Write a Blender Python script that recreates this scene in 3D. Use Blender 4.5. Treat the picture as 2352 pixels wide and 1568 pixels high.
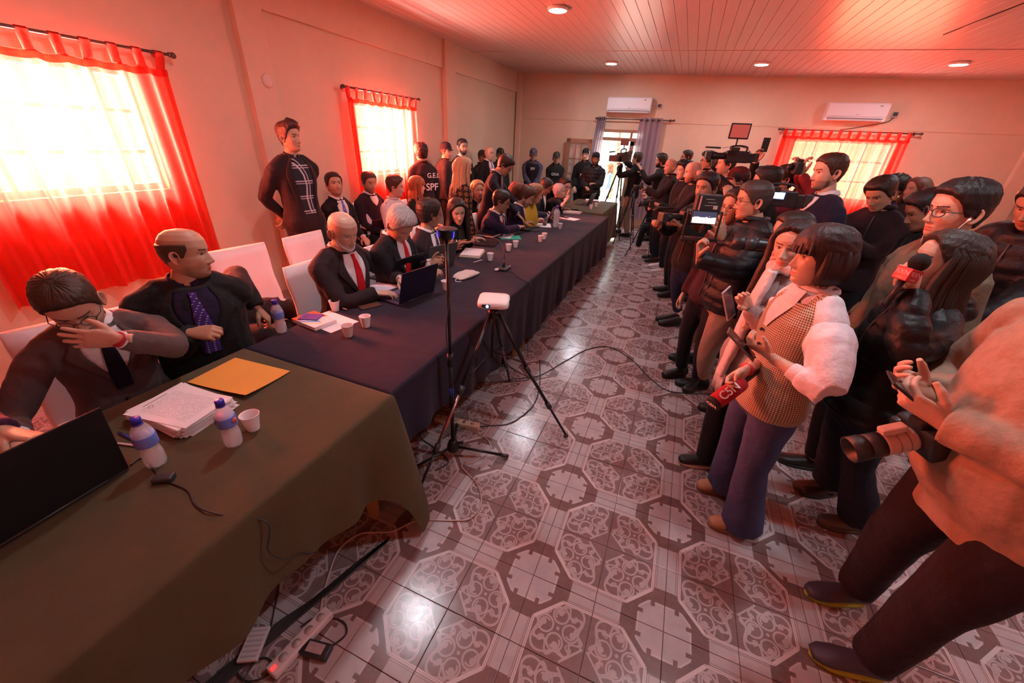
import bpy, bmesh, math, random
import numpy as np
from mathutils import Vector, Matrix, Euler
random.seed(7); np.random.seed(7)
PI = math.pi
EXPOSURE = 0.27
DAY1, DAY2, DAY3 = 1000, 1150, 480      # daylight at the windows, W
LAMP_W = 17; LAMP_EMIT = 45
scene = bpy.context.scene
for o in list(bpy.data.objects): bpy.data.objects.remove(o)
COL = scene.collection
# ---------------------------------------------------------------- camera
CAM_F = 887.4; CAM_H = 1.86
CR = np.array([[0.9222297, 0.38384368, 0.04643721], [-0.32067884, 0.82645248, -0.46275413], [-0.21600339, 0.41187417, 0.88526956]])
cam_data = bpy.data.cameras.new('camera'); cam_data.sensor_width = 36; cam_data.lens = 36 * CAM_F / 2352
cam_data.clip_start = 0.02; cam_data.clip_end = 100
cam = bpy.data.objects.new('camera', cam_data); COL.objects.link(cam)
m3 = Matrix(((CR[0][0], CR[2][0], -CR[1][0]), (CR[0][1], CR[2][1], -CR[1][1]), (CR[0][2], CR[2][2], -CR[1][2])))
cam.matrix_world = Matrix.Translation((0, 0, CAM_H)) @ m3.to_4x4()
scene.camera = cam
# ---------------------------------------------------------------- view, world and daylight
scene.view_settings.view_transform = 'Standard'; scene.view_settings.look = 'None'
scene.view_settings.gamma = 1; scene.view_settings.use_curve_mapping = False
scene.view_settings.exposure = EXPOSURE
world = bpy.data.worlds.new('world'); scene.world = world; world.use_nodes = True
bg = world.node_tree.nodes['Background']; bg.inputs[0].default_value = (0.85, 0.93, 1.0, 1); bg.inputs[1].default_value = 5.0

def area_light(name, loc, rot, sx, sy, power, color):
    l = bpy.data.lights.new(name, 'AREA'); l.shape = 'RECTANGLE'; l.size = sx; l.size_y = sy; l.energy = power; l.color = color
    o = bpy.data.objects.new(name, l); COL.objects.link(o); o.location = loc; o.rotation_euler = rot
    return o
# daylight arriving just outside each window
area_light('daylight_near_window', (-4.62, 1.72, 1.77), (0, -PI / 2, 0), 0.9, 1.15, DAY1, (1.0, 0.93, 0.82))
area_light('daylight_far_window', (-4.62, 5.36, 1.77), (0, -PI / 2, 0), 0.9, 1.2, DAY2, (1.0, 0.93, 0.82))
area_light('daylight_back_window', (2.74, 10.9, 1.6), (-PI / 2, 0, 0), 1.75, 1.1, DAY3, (1.0, 0.95, 0.88))

# ---------------------------------------------------------------- pixel -> place (a pixel's ray met with a real plane)
def ray(px, py):
    v = np.array([(px - 1176) / CAM_F, 1, -(py - 784) / CAM_F]); return CR.T @ v
def onz(px, py, z=0.0):
    d = ray(px, py); t = (z - CAM_H) / d[2]; return np.array([d[0] * t, d[1] * t, z])
def ony(px, py, y):
    d = ray(px, py); t = y / d[1]; return np.array([d[0] * t, y, CAM_H + d[2] * t])
def onx(px, py, x):
    d = ray(px, py); t = x / d[0]; return np.array([x, d[1] * t, CAM_H + d[2] * t])

# ---------------------------------------------------------------- node helpers
class N:
    """tiny expression wrapper for math nodes"""
    def __init__(s, nt, sock): s.nt, s.s = nt, sock
    def _op(s, op, b=None, c=None):
        n = s.nt.nodes.new('ShaderNodeMath'); n.operation = op
        for i, v in enumerate((s, b, c)):
            if v is None: continue
            if isinstance(v, N): s.nt.links.new(v.s, n.inputs[i])
            else: n.inputs[i].default_value = v
        return N(s.nt, n.outputs[0])
    def __add__(s, o): return s._op('ADD', o)
    def __radd__(s, o): return s._op('ADD', o)
    def __sub__(s, o): return s._op('SUBTRACT', o)
    def __rsub__(s, o): return (s * -1.0) + o
    def __mul__(s, o): return s._op('MULTIPLY', o)
    def __rmul__(s, o): return s._op('MULTIPLY', o)
    def __truediv__(s, o): return s._op('DIVIDE', o)
    def gt(s, o): return s._op('GREATER_THAN', o)
    def lt(s, o): return s._op('LESS_THAN', o)
    def mx(s, o): return s._op('MAXIMUM', o)
    def mn(s, o): return s._op('MINIMUM', o)
    def ab(s): return s._op('ABSOLUTE')
    def sq(s): return s._op('SQRT')
    def pp(s, w): return s._op('PINGPONG', w)
    def sin(s): return s._op('SINE')
    def at2(s, o): return s._op('ARCTAN2', o)
    def between(s, a, b): return s.gt(a) * s.lt(b)
def hyp(a, b): return (a * a + b * b).sq()
def mixc(nt, f, a, b):
    n = nt.nodes.new('ShaderNodeMix'); n.data_type = 'RGBA'
    nt.links.new(f.s if isinstance(f, N) else f, n.inputs[0])
    for i, v in ((6, a), (7, b)):
        if isinstance(v, (tuple, list)): n.inputs[i].default_value = (*v[:3], 1)
        else: nt.links.new(v, n.inputs[i])
    return n.outputs[2]
def noise(nt, vec, scale, detail=3, rough=0.5):
    n = nt.nodes.new('ShaderNodeTexNoise'); n.inputs['Scale'].default_value = scale; n.inputs['Detail'].default_value = detail
    n.inputs['Roughness'].default_value = rough
    if vec is not None: nt.links.new(vec, n.inputs['Vector'])
    return n.outputs[0]
def new_mat(name):
    m = bpy.data.materials.new(name); m.use_nodes = True; nt = m.node_tree
    return m, nt, nt.nodes['Principled BSDF']
def pos(nt): return nt.nodes.new('ShaderNodeNewGeometry').outputs['Position']
def objc(nt): return nt.nodes.new('ShaderNodeTexCoord').outputs['Object']
def xyz(nt, v):
    n = nt.nodes.new('ShaderNodeSeparateXYZ'); nt.links.new(v, n.inputs[0]); return [N(nt, n.outputs[i]) for i in range(3)]
def bump(nt, bsdf, h, strength=0.3, dist=0.01):
    b = nt.nodes.new('ShaderNodeBump'); b.inputs['Strength'].default_value = strength; b.inputs['Distance'].default_value = dist
    nt.links.new(h.s if isinstance(h, N) else h, b.inputs['Height']); nt.links.new(b.outputs[0], bsdf.inputs['Normal'])
MC = {}
def mat(col, rough=0.6, metal=0.0, var=0.08, scale=20, bmp=0.0, bs=60, spec=None, trans=0.0, emit=0.0, sheen=0.0, coat=0.0, ior=None, alpha=None):
    """plain procedural material: colour with a little noise variation, optional relief"""
    key = (tuple(col), rough, metal, var, scale, bmp, bs, spec, trans, emit, sheen, coat, ior, alpha)
    if key in MC: return MC[key]
    m, nt, b = new_mat('surface'); L = nt.links.new
    oc = objc(nt)
    if var:
        nz = noise(nt, oc, scale, 4, 0.6)
        c = mixc(nt, nz, tuple(v * (1 - var) for v in col), tuple(min(1, v * (1 + var)) for v in col)); L(c, b.inputs['Base Color'])
    else: b.inputs['Base Color'].default_value = (*col, 1)
    b.inputs['Roughness'].default_value = rough; b.inputs['Metallic'].default_value = metal
    if spec is not None: b.inputs['Specular IOR Level'].default_value = spec
    if trans: b.inputs['Transmission Weight'].default_value = trans
    if ior: b.inputs['IOR'].default_value = ior
    if sheen: b.inputs['Sheen Weight'].default_value = sheen
    if coat: b.inputs['Coat Weight'].default_value = coat
    if alpha is not None: b.inputs['Alpha'].default_value = alpha
    if emit:
        b.inputs['Emission Color'].default_value = (*col, 1); b.inputs['Emission Strength'].default_value = emit
    if bmp: bump(nt, b, noise(nt, oc, bs, 5, 0.6), bmp, 0.01)
    MC[key] = m; return m
def s2l(r, g, b):
    f = lambda c: (c / 255 / 12.92) if c / 255 <= 0.04045 else ((c / 255 + 0.055) / 1.055) ** 2.4
    return (f(r), f(g), f(b))

# ---------------------------------------------------------------- mesh helpers
def me_of(name, v, f, smooth=True):
    me = bpy.data.meshes.new(name); me.from_pydata([tuple(map(float, p)) for p in v], [], [tuple(int(i) for i in q) for q in f]); me.update()
    if smooth: me.polygons.foreach_set('use_smooth', [True] * len(me.polygons))
    return me
def link(name, me, m=None, parent=None, loc=None, rot=None):
    o = bpy.data.objects.new(name, me); COL.objects.link(o)
    if m is not None and me is not None and not me.materials: me.materials.append(m)
    if parent is not None: o.parent = parent
    if loc is not None: o.location = loc
    if rot is not None: o.rotation_euler = rot
    return o
class MB:
    """collects shapes into one mesh"""
    def __init__(s): s.v = []; s.f = []; s.mi = []
    def add(s, v, f, mi=0):
        o = len(s.v); s.v += [tuple(p) for p in v]; s.f += [tuple(i + o for i in q) for q in f]; s.mi += [mi] * len(f); return s
    def box(s, c, d, rz=0, bev=0.0, M=None, mi=0):
        bm = bmesh.new(); bmesh.ops.create_cube(bm, size=1)
        bmesh.ops.scale(bm, vec=d, verts=bm.verts)
        if bev: bmesh.ops.bevel(bm, geom=list(bm.edges), offset=bev, segments=2, affect='EDGES', profile=0.6)
        T = (M if M is not None else Matrix.Rotation(rz, 4, 'Z')); T = Matrix.Translation(c) @ T
        bmesh.ops.transform(bm, matrix=T, verts=bm.verts)
        bm.verts.index_update(); s.add([tuple(v.co) for v in bm.verts], [[v.index for v in f.verts] for f in bm.faces], mi); bm.free(); return s
    def tube(s, pts, rad, n=8, cap=True, mi=0, flat=None):
        pts = [np.array(p, float) for p in pts]; k = len(pts)
        if not hasattr(rad, '__len__'): rad = [rad] * k
        v = []; up = None
        for i, p in enumerate(pts):
            t = pts[min(i + 1, k - 1)] - pts[max(i - 1, 0)]; t = t / (np.linalg.norm(t) + 1e-9)
            if up is None:
                a = np.array([0, 0, 1.]) if abs(t[2]) < .9 else np.array([1., 0, 0]); up = np.cross(t, a); up /= np.linalg.norm(up)
            up = up - t * (up @ t); up /= np.linalg.norm(up) + 1e-9; w = np.cross(t, up)
            for j in range(n):
                a = 2 * PI * j / n; v.append(p + rad[i] * (math.cos(a) * up + (flat or 1) * math.sin(a) * w))
        f = [(i * n + j, i * n + (j + 1) % n, (i + 1) * n + (j + 1) % n, (i + 1) * n + j) for i in range(k - 1) for j in range(n)]
        if cap: f += [tuple(range(n))[::-1], tuple(range((k - 1) * n, k * n))]
        return s.add(v, f, mi)
    def lathe(s, prof, n=20, c=(0, 0, 0), M=None, mi=0):
        v = []
        for r, z in prof:
            for j in range(n):
                a = 2 * PI * j / n; v.append((r * math.cos(a), r * math.sin(a), z))
        k = len(prof)
        f = [(i * n + j, i * n + (j + 1) % n, (i + 1) * n + (j + 1) % n, (i + 1) * n + j) for i in range(k - 1) for j in range(n)]
        if prof[0][0] > 1e-6: f.append(tuple(range(n))[::-1])
        if prof[-1][0] > 1e-6: f.append(tuple(range((k - 1) * n, k * n)))
        T = Matrix.Translation(c) @ (M if M is not None else Matrix.Identity(4))
        return s.add([tuple(T @ Vector(p)) for p in v], f, mi)
    def sphere(s, c, r, n=12, m=8, mi=0):
        r = r if hasattr(r, '__len__') else (r, r, r)
        v = [(c[0] + r[0] * math.sin(PI * i / m) * math.cos(2 * PI * j / n), c[1] + r[1] * math.sin(PI * i / m) * math.sin(2 * PI * j / n), c[2] + r[2] * math.cos(PI * i / m)) for i in range(1, m) for j in range(n)]
        v += [(c[0], c[1], c[2] + r[2]), (c[0], c[1], c[2] - r[2])]; t = len(v) - 2
        f = [(i * n + j, (i + 1) * n + j, (i + 1) * n + (j + 1) % n, i * n + (j + 1) % n) for i in range(m - 2) for j in range(n)]
        f += [(t, j, (j + 1) % n) for j in range(n)] + [(t + 1, (m - 2) * n + (j + 1) % n, (m - 2) * n + j) for j in range(n)]
        return s.add(v, f, mi)
    def mesh(s, name, smooth=True): 
        me = me_of(name, s.v, s.f, smooth)
        if any(s.mi): me.polygons.foreach_set('material_index', s.mi)
        return me
    def obj(s, name, m, parent=None, smooth=True, loc=None, rot=None, auto=False):
        me = s.mesh(name, smooth)
        for q in (m if isinstance(m, (list, tuple)) else [m]): me.materials.append(q)
        o = link(name, me, None, parent, loc, rot)
        if auto: shade_auto(me)
        return o
def shade_auto(me, ang=40):
    bm = bmesh.new(); bm.from_mesh(me); c = math.radians(ang)
    for e in bm.edges:
        if len(e.link_faces) == 2 and e.calc_face_angle(0) > c: e.smooth = False
    bm.to_mesh(me); bm.free()
def tag(o, label, cat, group=None, kind=None):
    if label: o['label'] = label
    if cat: o['category'] = cat
    if group: o['group'] = group
    if kind: o['kind'] = kind
    return o
def empty(name, loc, label, cat, group=None, rz=0):
    o = bpy.data.objects.new(name, None); COL.objects.link(o); o.location = loc; o.rotation_euler = (0, 0, rz); o.empty_display_size = .05
    return tag(o, label, cat, group)
def struct(o): o['kind'] = 'structure'; return o
def text_obj(name, body, size, m, parent=None, extrude=0.001, M=None):
    cu = bpy.data.curves.new(name, 'FONT'); cu.body = body; cu.size = size; cu.extrude = extrude; cu.align_x = 'CENTER'; cu.align_y = 'CENTER'; cu.offset = size * 0.012
    t = bpy.data.objects.new(name, cu); COL.objects.link(t)
    bpy.context.view_layer.update()
    me = bpy.data.meshes.new_from_object(t); COL.objects.unlink(t); bpy.data.objects.remove(t)
    if M is not None: me.transform(M)
    me.materials.clear(); me.materials.append(m)
    return link(name, me, None, parent)
def basis(x, y, z, o=(0, 0, 0)):
    return Matrix(((x[0], y[0], z[0], o[0]), (x[1], y[1], z[1], o[1]), (x[2], y[2], z[2], o[2]), (0, 0, 0, 1)))
def smooth_path(pts, n=8):
    P = [np.array(p, float) for p in pts]; P = [2 * P[0] - P[1]] + P + [2 * P[-1] - P[-2]]; out = []
    for i in range(1, len(P) - 2):
        for k in range(n):
            t = k / n; a, b, c, d = P[i - 1:i + 3]
            out.append(.5 * ((2 * b) + (-a + c) * t + (2 * a - 5 * b + 4 * c - d) * t * t + (-a + 3 * b - 3 * c + d) * t ** 3))
    out.append(P[-2]); return out
# ================================================================ THE SETTING
XL, XR, YB, YF, ZC = -4.28, 5.9, 10.5, -1.6, 3.3
CT = -0.017                                   # the ceiling falls slightly to the right
def zc(x): return ZC + CT * (x - XL)
# ---- wall paint
def wall_mat(col, name):
    m, nt, b = new_mat(name); p = pos(nt)
    n1 = N(nt, noise(nt, p, 0.9, 6, 0.65)); n2 = N(nt, noise(nt, p, 9, 6, 0.7))
    f = (n1 * 0.7 + n2 * 0.3 - 0.35)._op('MULTIPLY', 2.0)
    c = mixc(nt, f, tuple(v * .86 for v in col), tuple(min(1, v * 1.06) for v in col))
    st = N(nt, noise(nt, p, 3.1, 8, 0.8)).gt(0.665) * 0.35
    c = mixc(nt, st, c, tuple(v * .62 for v in col))
    nt.links.new(c, b.inputs['Base Color']); b.inputs['Roughness'].default_value = 0.62
    bump(nt, b, noise(nt, p, 26, 6, 0.6), 0.25, 0.004); return m
M_WALL = wall_mat((0.74, 0.545, 0.395), 'cream_wall_paint')
M_TRIM = wall_mat((0.78, 0.55, 0.40), 'trim_paint')
def wall_with_holes(name, axis, at, u0, u1, holes, z1, thick, sgn, ztop=None):
    """wall slab made of boxes round the openings; axis 'x' means the plane x=at running along y"""
    mb = MB(); us = sorted({u0, u1, *[h[0] for h in holes], *[h[1] for h in holes]})
    for a, b_ in zip(us[:-1], us[1:]):
        hs = [h for h in holes if h[0] <= a + 1e-6 and h[1] >= b_ - 1e-6]
        zs = [0.0]
        segs = []
        if hs:
            h = hs[0]
            if h[2] > 0: segs.append((0, h[2]))
            segs.append((h[3], z1))
        else: segs.append((0, z1))
        for za, zb in segs:
            c = ((a + b_) / 2, (za + zb) / 2)
            if axis == 'x': mb.box((at + sgn * thick / 2, c[0], c[1]), (thick, b_ - a, zb - za))
            else: mb.box((c[0], at + sgn * thick / 2, c[1]), (b_ - a, thick, zb - za))
    return struct(mb.obj(name, M_WALL, smooth=False))
W1 = (1.28, 2.28, 1.25, 2.22); W2 = (4.76, 5.94, 1.30, 2.22); W3 = (1.90, 3.60, 1.05, 2.15)
DR = (-2.20, -1.06, 0.0, 2.18)
W1 = (1.12, 2.28, 1.32, 2.22)
wall_with_holes('wall_left', 'x', XL, YF, YB + .3, [W1, W2], ZC + .1, 0.25, -1)
wall_with_holes('wall_back', 'y', YB, XL, XR + .25, [DR, W3], ZC + .1, 0.25, 1)
wall_with_holes('wall_right', 'x', XR, YF, YB + .3, [], ZC + .1, 0.25, 1)
wall_with_holes('wall_front', 'y', YF, XL, XR, [], ZC + .1, 0.25, -1)
# ---- pilasters, beam bands, corner column and the thin ledge
k = 0
def trim(name, c, d, m=None, bev=.006): return struct(MB().box(c, d, bev=bev).obj(name, m or M_TRIM, smooth=False))
trim('trim_1', (XL + .035, 3.40, 1.65), (.07, .30, 3.3))
trim('trim_2', (XL + .045, 7.16, 1.65), (.09, .34, 3.3))
trim('trim_3', (XL + .02, 1.0, 3.1), (.04, 4.5, .42)); trim('trim_4', (XL + .02, 5.27, 3.1), (.04, 3.44, .42)); trim('trim_5', (XL + .02, 8.86, 3.1), (.04, 3.06, .42))
trim('trim_6', (XL + .09, YB - .06, 1.65), (.12, .12, 3.3)); trim('trim_7', (5.55, YB - .05, 1.6), (.26, .10, 3.2))
trim('trim_8', (0.6, YB - .006, 2.345), (9.8, .012, .012)); trim('trim_9', (XR - .05, 4.5, 1.6), (.10, .3, 3.2))
# ---- ceiling: backing slab and long boards
def board_mat():
    m, nt, b = new_mat('ceiling_board_pvc'); p = pos(nt)
    mp = nt.nodes.new('ShaderNodeMapping'); nt.links.new(p, mp.inputs[0]); mp.inputs['Scale'].default_value = (14, .5, 1)
    c = mixc(nt, noise(nt, mp.outputs[0], 1.6, 5, .6), (0.50, 0.34, 0.31), (0.64, 0.46, 0.42)); nt.links.new(c, b.inputs['Base Color'])  # red cast of the curtained windows' light is put into the board colour
    b.inputs['Roughness'].default_value = 0.32; bump(nt, b, noise(nt, mp.outputs[0], 3, 3), .12, .003); return m
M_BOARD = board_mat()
v = [(x, y, zc(x) + dz) for dz in (.012, .12) for x, y in ((XL - .3, YF - .3), (XR + .3, YF - .3), (XR + .3, YB + .3), (XL - .3, YB + .3))]
ceil = struct(link('ceiling', me_of('ceiling', v, [(0, 1, 2, 3), (7, 6, 5, 4), (0, 4, 5, 1), (1, 5, 6, 2), (2, 6, 7, 3), (3, 7, 4, 0)], False), mat((.25, .2, .18), .8)))
BW = 0.13; y_joint = 8.0
tilt = math.atan(CT)
bmesh_ = {}
for (ya, yb) in ((YF, 2.2), (2.2, y_joint), (y_joint, YB)):
    L_ = yb - ya - .006
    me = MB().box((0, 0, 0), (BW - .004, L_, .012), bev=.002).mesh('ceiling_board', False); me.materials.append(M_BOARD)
    n = int((XR - XL) / BW) + 1
    for i in range(n):
        x = XL + BW * (i + .5)
        if x > XR: continue
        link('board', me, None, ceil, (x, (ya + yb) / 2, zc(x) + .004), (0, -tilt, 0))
struct(MB().tube([(XL, y_joint, zc(XL) - .004), (XR, y_joint, zc(XR) - .004)], .006, 6).obj('trim_10', M_BOARD))
# ---- floor: bed and individually set tiles with the printed octagon pattern
TS = 0.2993; TX0 = -0.5579; TY0 = 0.8202       # (TX0,TY0) is the centre of an octagon
def tile_mat():
    m, nt, b = new_mat('printed_octagon_tile'); p = pos(nt); X, Y, Z = xyz(nt, p)
    a = ((X - TX0) / TS).pp(1.0); c = ((Y - TY0) / TS).pp(1.0)          # 0 at the octagon centre, 1 at the rosette centre
    s = a + c; d = (a - c).ab(); mxv = a.mx(c)
    light = (.5, .45, .46); dark = (.155, .085, .085); mid = (.30, .20, .20)
    mot = N(nt, noise(nt, p, 34, 5, .7)); mot2 = N(nt, noise(nt, p, 11, 4, .6))
    base_dark = mixc(nt, mot, (.105, .064, .066), (.26, .165, .162))
    base_light = mixc(nt, mot2, (.36, .32, .34), (.56, .50, .51))
    inside = mxv.lt(.775) * s.lt(1.20)
    oct_line = (mxv - .80).ab().mx(0.0).lt(.022) * s.lt(1.24) ; oct_line2 = (mxv - .855).ab().lt(.008) * (a.mn(c)).lt(.40)
    diag_line = (s - 1.235).ab().lt(.035) * mxv.lt(.815)
    oct_edge = oct_line.mx(diag_line)
    strip = mxv.gt(.83) * a.mn(c).lt(.385)
    # rosette plate with notches
    u = 1.0 - a; w = 1.0 - c
    plate = (u.mx(w)).lt(.37) * (u + w).lt(.60)
    notch = (u.gt(.305) * (w - .175).ab().lt(.030)).mx(w.gt(.305) * (u - .175).ab().lt(.030))
    plate = plate * (1.0 - notch)
    plate_rim = (((u.mx(w)) - .37).ab().lt(.012) * (u + w).lt(.60)).mx(((u + w) - .60).ab().lt(.016) * (u.mx(w)).lt(.37)) * (1.0 - notch)
    # scroll motif: four rings round the quarter centre, each with a bulb and leaf sprays
    q = .42
    A = (a - q) * .90; C = (c - q) * .90; r45a = (A + C) * .7071; r45b = (A - C) * .7071
    fa = r45a.ab(); fb = r45b.ab()
    ring_c = .118
    dx = fa - ring_c; dy = fb - ring_c; rr = hyp(dx, dy)
    ring = (rr - .100).ab().lt(.0125)
    bulb = hyp(dx - .03, dy - .015).lt(.040) + (rr - .066).ab().lt(.012) * dx.gt(0.0)
    ringdisk = rr.lt(.1)
    ang = A.at2(C)
    R = hyp(A, C)
    petal = ((ang * 8.0).sin() * .055 + R - .275).ab().lt(.020) * R.gt(.2)
    petal2 = ((ang * 4.0 + 1.2).sin() * .07 + R - .33).ab().lt(.016)
    leaf = (hyp(fa - .255, fb * 1.6).lt(.055)).mx(hyp(fb - .255, fa * 1.6).lt(.055)) * (N(nt, noise(nt, p, 120, 2)).gt(.42))
    dots = (hyp(A, C)).lt(.022)
    motif = ring.mx(bulb).mx(petal).mx(petal2).mx(leaf).mx(dots).mn(1.0) * s.gt(.35)
    dia = (s - .33).ab().lt(.020) * d.lt(.27)
    c0 = mixc(nt, inside, base_dark, mixc(nt, mot, (.16, .105, .11), (.29, .20, .20)))
    c0 = mixc(nt, (motif * inside * .90), c0, mixc(nt, mot2, (.40, .33, .34), (.56, .48, .49)))
    c0 = mixc(nt, (dia * inside), c0, base_light)
    c0 = mixc(nt, strip, c0, base_light); c0 = mixc(nt, plate, c0, base_light)
    c0 = mixc(nt, plate_rim * .7, c0, (.62, .57, .60)); c0 = mixc(nt, oct_edge, c0, (.62, .54, .55)); c0 = mixc(nt, oct_line2, c0, (.36, .27, .27))
    c0 = mixc(nt, oct_edge * (mxv - .80).ab().lt(.005), c0, (.42, .33, .34))
    dirt = N(nt, noise(nt, p, 1.7, 6, .7)); c0 = mixc(nt, (dirt - .35).mx(0.0) * .55, c0, (.30, .21, .17))
    nt.links.new(c0, b.inputs['Base Color'])
    rg = (N(nt, noise(nt, p, 60, 4, .7)) * .16 + .13); nt.links.new(rg.s, b.inputs['Roughness'])
    bump(nt, b, noise(nt, p, 26, 4, .6), .10, .003)
    return m
M_TILE = tile_mat()
floor = struct(MB().box(((XL + XR) / 2, (YF + YB) / 2, -.056), (XR - XL + .5, YB - YF + .5, .1)).obj('floor', mat((.26, .17, .14), .9, var=.3), smooth=False))
tile_me = MB().box((0, 0, -.0045), (TS - .0028, TS - .0028, .009), bev=.0014).mesh('tile', False); tile_me.materials.append(M_TILE)
tiles = []
i0 = int((XL - TX0) / TS) - 1; i1 = int((XR - TX0) / TS) + 1; j0 = int((YF - TY0) / TS) - 1; j1 = int((YB - TY0) / TS) + 1
for i in range(i0, i1):
    for j in range(j0, j1):
        x = TX0 + (i + .5) * TS; y = TY0 + (j + .5) * TS
        if x - TS / 2 < XL - .3 or y - TS / 2 < YF - .3: continue
        vv = CR @ np.array([x, y, -CAM_H]); vis = False
        if vv[1] > .2:
            px = 1176 + CAM_F * vv[0] / vv[1]; py = 784 - CAM_F * vv[2] / vv[1]
            vis = -160 < px < 2500 and py < 1720 and x > -1.35 and vv[1] > 0 and x < 2.2
        tiles.append((0 if vis else 1, vv[1], x, y))
tiles.sort()
stuffv = MB()
for n, (a, d_, x, y) in enumerate(tiles):
    dz = random.uniform(-.0006, .0006)
    if n < 300 and a == 0:
        link('tile', tile_me, None, floor, (x, y, dz))
    else:
        h = (TS - .0028) / 2; g = h - .0014
        stuffv.add([(x - h, y - h, -.003 + dz), (x + h, y - h, -.003 + dz), (x + h, y + h, -.003 + dz), (x - h, y + h, -.003 + dz), (x - g, y - g, dz), (x + g, y - g, dz), (x + g, y + g, dz), (x - g, y + g, dz)],
                   [(4, 5, 6, 7), (0, 1, 5, 4), (1, 2, 6, 5), (2, 3, 7, 6), (3, 0, 4, 7)])
st = stuffv.obj('tile', M_TILE, floor, smooth=False); st['kind'] = 'stuff'
# ---- baseboards
M_BASEB = mat((.42, .28, .22), .5, var=.2)
struct(MB().box((XL + .006, (YF + YB) / 2, .04), (.012, YB - YF, .08)).obj('baseboard_left', M_BASEB, smooth=False))
for nm, xa, xb in (('baseboard_back', DR[1] + .1, XR), ('baseboard_back_left', XL, DR[0] - .1)):
    struct(MB().box(((xa + xb) / 2, YB - .006, .04), (xb - xa, .012, .08)).obj(nm, M_BASEB, smooth=False))
struct(MB().box((XR - .006, (YF + YB) / 2, .04), (.012, YB - YF, .08)).obj('baseboard_right', M_BASEB, smooth=False))
# ---- windows: frame, panes, outside bars
M_WFRAME = mat((.55, .42, .30), .5); M_GLASS, gnt, gb = new_mat('window_glass')
gb.inputs['Base Color'].default_value = (1, 1, 1, 1); gb.inputs['Roughness'].default_value = .02; gb.inputs['Alpha'].default_value = .12
M_IRON = mat((.10, .08, .07), .5, .3)
def window(name, axis, at, u0, u1, z0, z1, sgn, cols=4, rows=2):
    fr = MB(); t = .05
    def bx(uc, zc_, du, dz, th=.05, off=.10):
        c = (at + sgn * off, uc, zc_) if axis == 'x' else (uc, at + sgn * off, zc_)
        d = (th, du, dz) if axis == 'x' else (du, th, dz); return c, d
    for uc, zc_, du, dz in (((u0 + u1) / 2, z0 + t / 2, u1 - u0, t), ((u0 + u1) / 2, z1 - t / 2, u1 - u0, t), (u0 + t / 2, (z0 + z1) / 2, t, z1 - z0), (u1 - t / 2, (z0 + z1) / 2, t, z1 - z0)):
        fr.box(*bx(uc, zc_, du, dz))
    for i in range(1, cols): fr.box(*bx(u0 + (u1 - u0) * i / cols, (z0 + z1) / 2, .028, z1 - z0))
    for i in range(1, rows): fr.box(*bx((u0 + u1) / 2, z0 + (z1 - z0) * i / rows, u1 - u0, .028))
    o = struct(fr.obj(name, M_WFRAME, smooth=False))
    for i in range(cols):
        for j in range(rows):
            g = MB(); c, d = bx(u0 + (u1 - u0) * (i + .5) / cols, z0 + (z1 - z0) * (j + .5) / rows, (u1 - u0) / cols - .02, (z1 - z0) / rows - .02, .005)
            g.box(c, d); g.obj('pane', M_GLASS, o, smooth=False)
    for i in range(7):
        u = u0 + (u1 - u0) * (i + .5) / 7
        c1 = (at + sgn * .2, u, z0) if axis == 'x' else (u, at + sgn * .2, z0); c2 = (c1[0], c1[1], z1)
        MB().tube([c1, c2], .007, 6).obj('bar', M_IRON, o)
    return o
window('window_1', 'x', XL, *W1[:2], W1[2], W1[3], -1, 5, 3)
window('window_2', 'x', XL, *W2[:2], W2[2], W2[3], -1, 4, 3)
window('window_3', 'y', YB, *W3[:2], W3[2], W3[3], 1, 4, 3)
# ---- door frame with transom and leaf standing open against the wall
M_DWOOD = mat((.36, .17, .10), .45, var=.2, scale=8, bmp=.1)
fr = MB(); x0, x1, _, z1 = DR; yy = YB + .04; t = .06
fr.box((x0 + t / 2, yy, z1 / 2), (t, .12, z1)); fr.box((x1 - t / 2, yy, z1 / 2), (t, .12, z1)); fr.box(((x0 + x1) / 2, yy, z1 - t / 2), (x1 - x0, .12, t))
fr.box(((x0 + x1) / 2, yy, 1.98), (x1 - x0, .10, .07)); fr.box((-1.36, yy, 2.08), (.05, .08, .2))
door_f = struct(fr.obj('door_1', M_DWOOD, smooth=False))
for xa, xb in ((x0 + .06, -1.39), (-1.33, x1 - .06)): MB().box(((xa + xb) / 2, yy, 2.08), (xb - xa, .005, .16)).obj('pane', M_GLASS, door_f, smooth=False)
def door_leaf(name, w, M, label):
    fr = MB(); h = 1.95; s = .09
    fr.box((s / 2, 0, h / 2), (s, .04, h)); fr.box((w - s / 2, 0, h / 2), (s, .04, h))
    for z in (.45, h - s / 2, s): fr.box((w / 2, 0, z), (w, .04, s if z > .3 else s * 2))
    for i in (1, 2): 
        if w > .5 or i == 1: fr.box((s + (w - 2 * s) * i / (3 if w > .5 else 2), 0, (h + .45) / 2), (.022, .03, h - .45))
    for i in range(1, 4): fr.box((w / 2, 0, .5 + (h - .6) * i / 4), (w - s, .03, .022))
    fr.box((w / 2, 0, .27), (w - s, .025, .3))
    o = struct(fr.obj(name, M_DWOOD, smooth=False)); o.matrix_world = M
    MB().box((w / 2, 0, (h + .45) / 2), (w - 2 * s, .005, h - .5)).obj('pane', M_GLASS, o, smooth=False)
    MB().sphere((w - .05, -.035, 1.0), .022).tube([(w - .05, 0, 1.0), (w - .05, -.035, 1.0)], .01).obj('door_handle', mat((.6, .5, .3), .3, 1), o)
    return o
door_leaf('door_2', .62, Matrix.Translation((-2.86, YB - .12, 0)) @ Matrix.Rotation(math.radians(2), 4, 'Z'), '')
door_leaf('door_3', .34, Matrix.Translation((-1.36, YB + .03, 0)), '')
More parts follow.
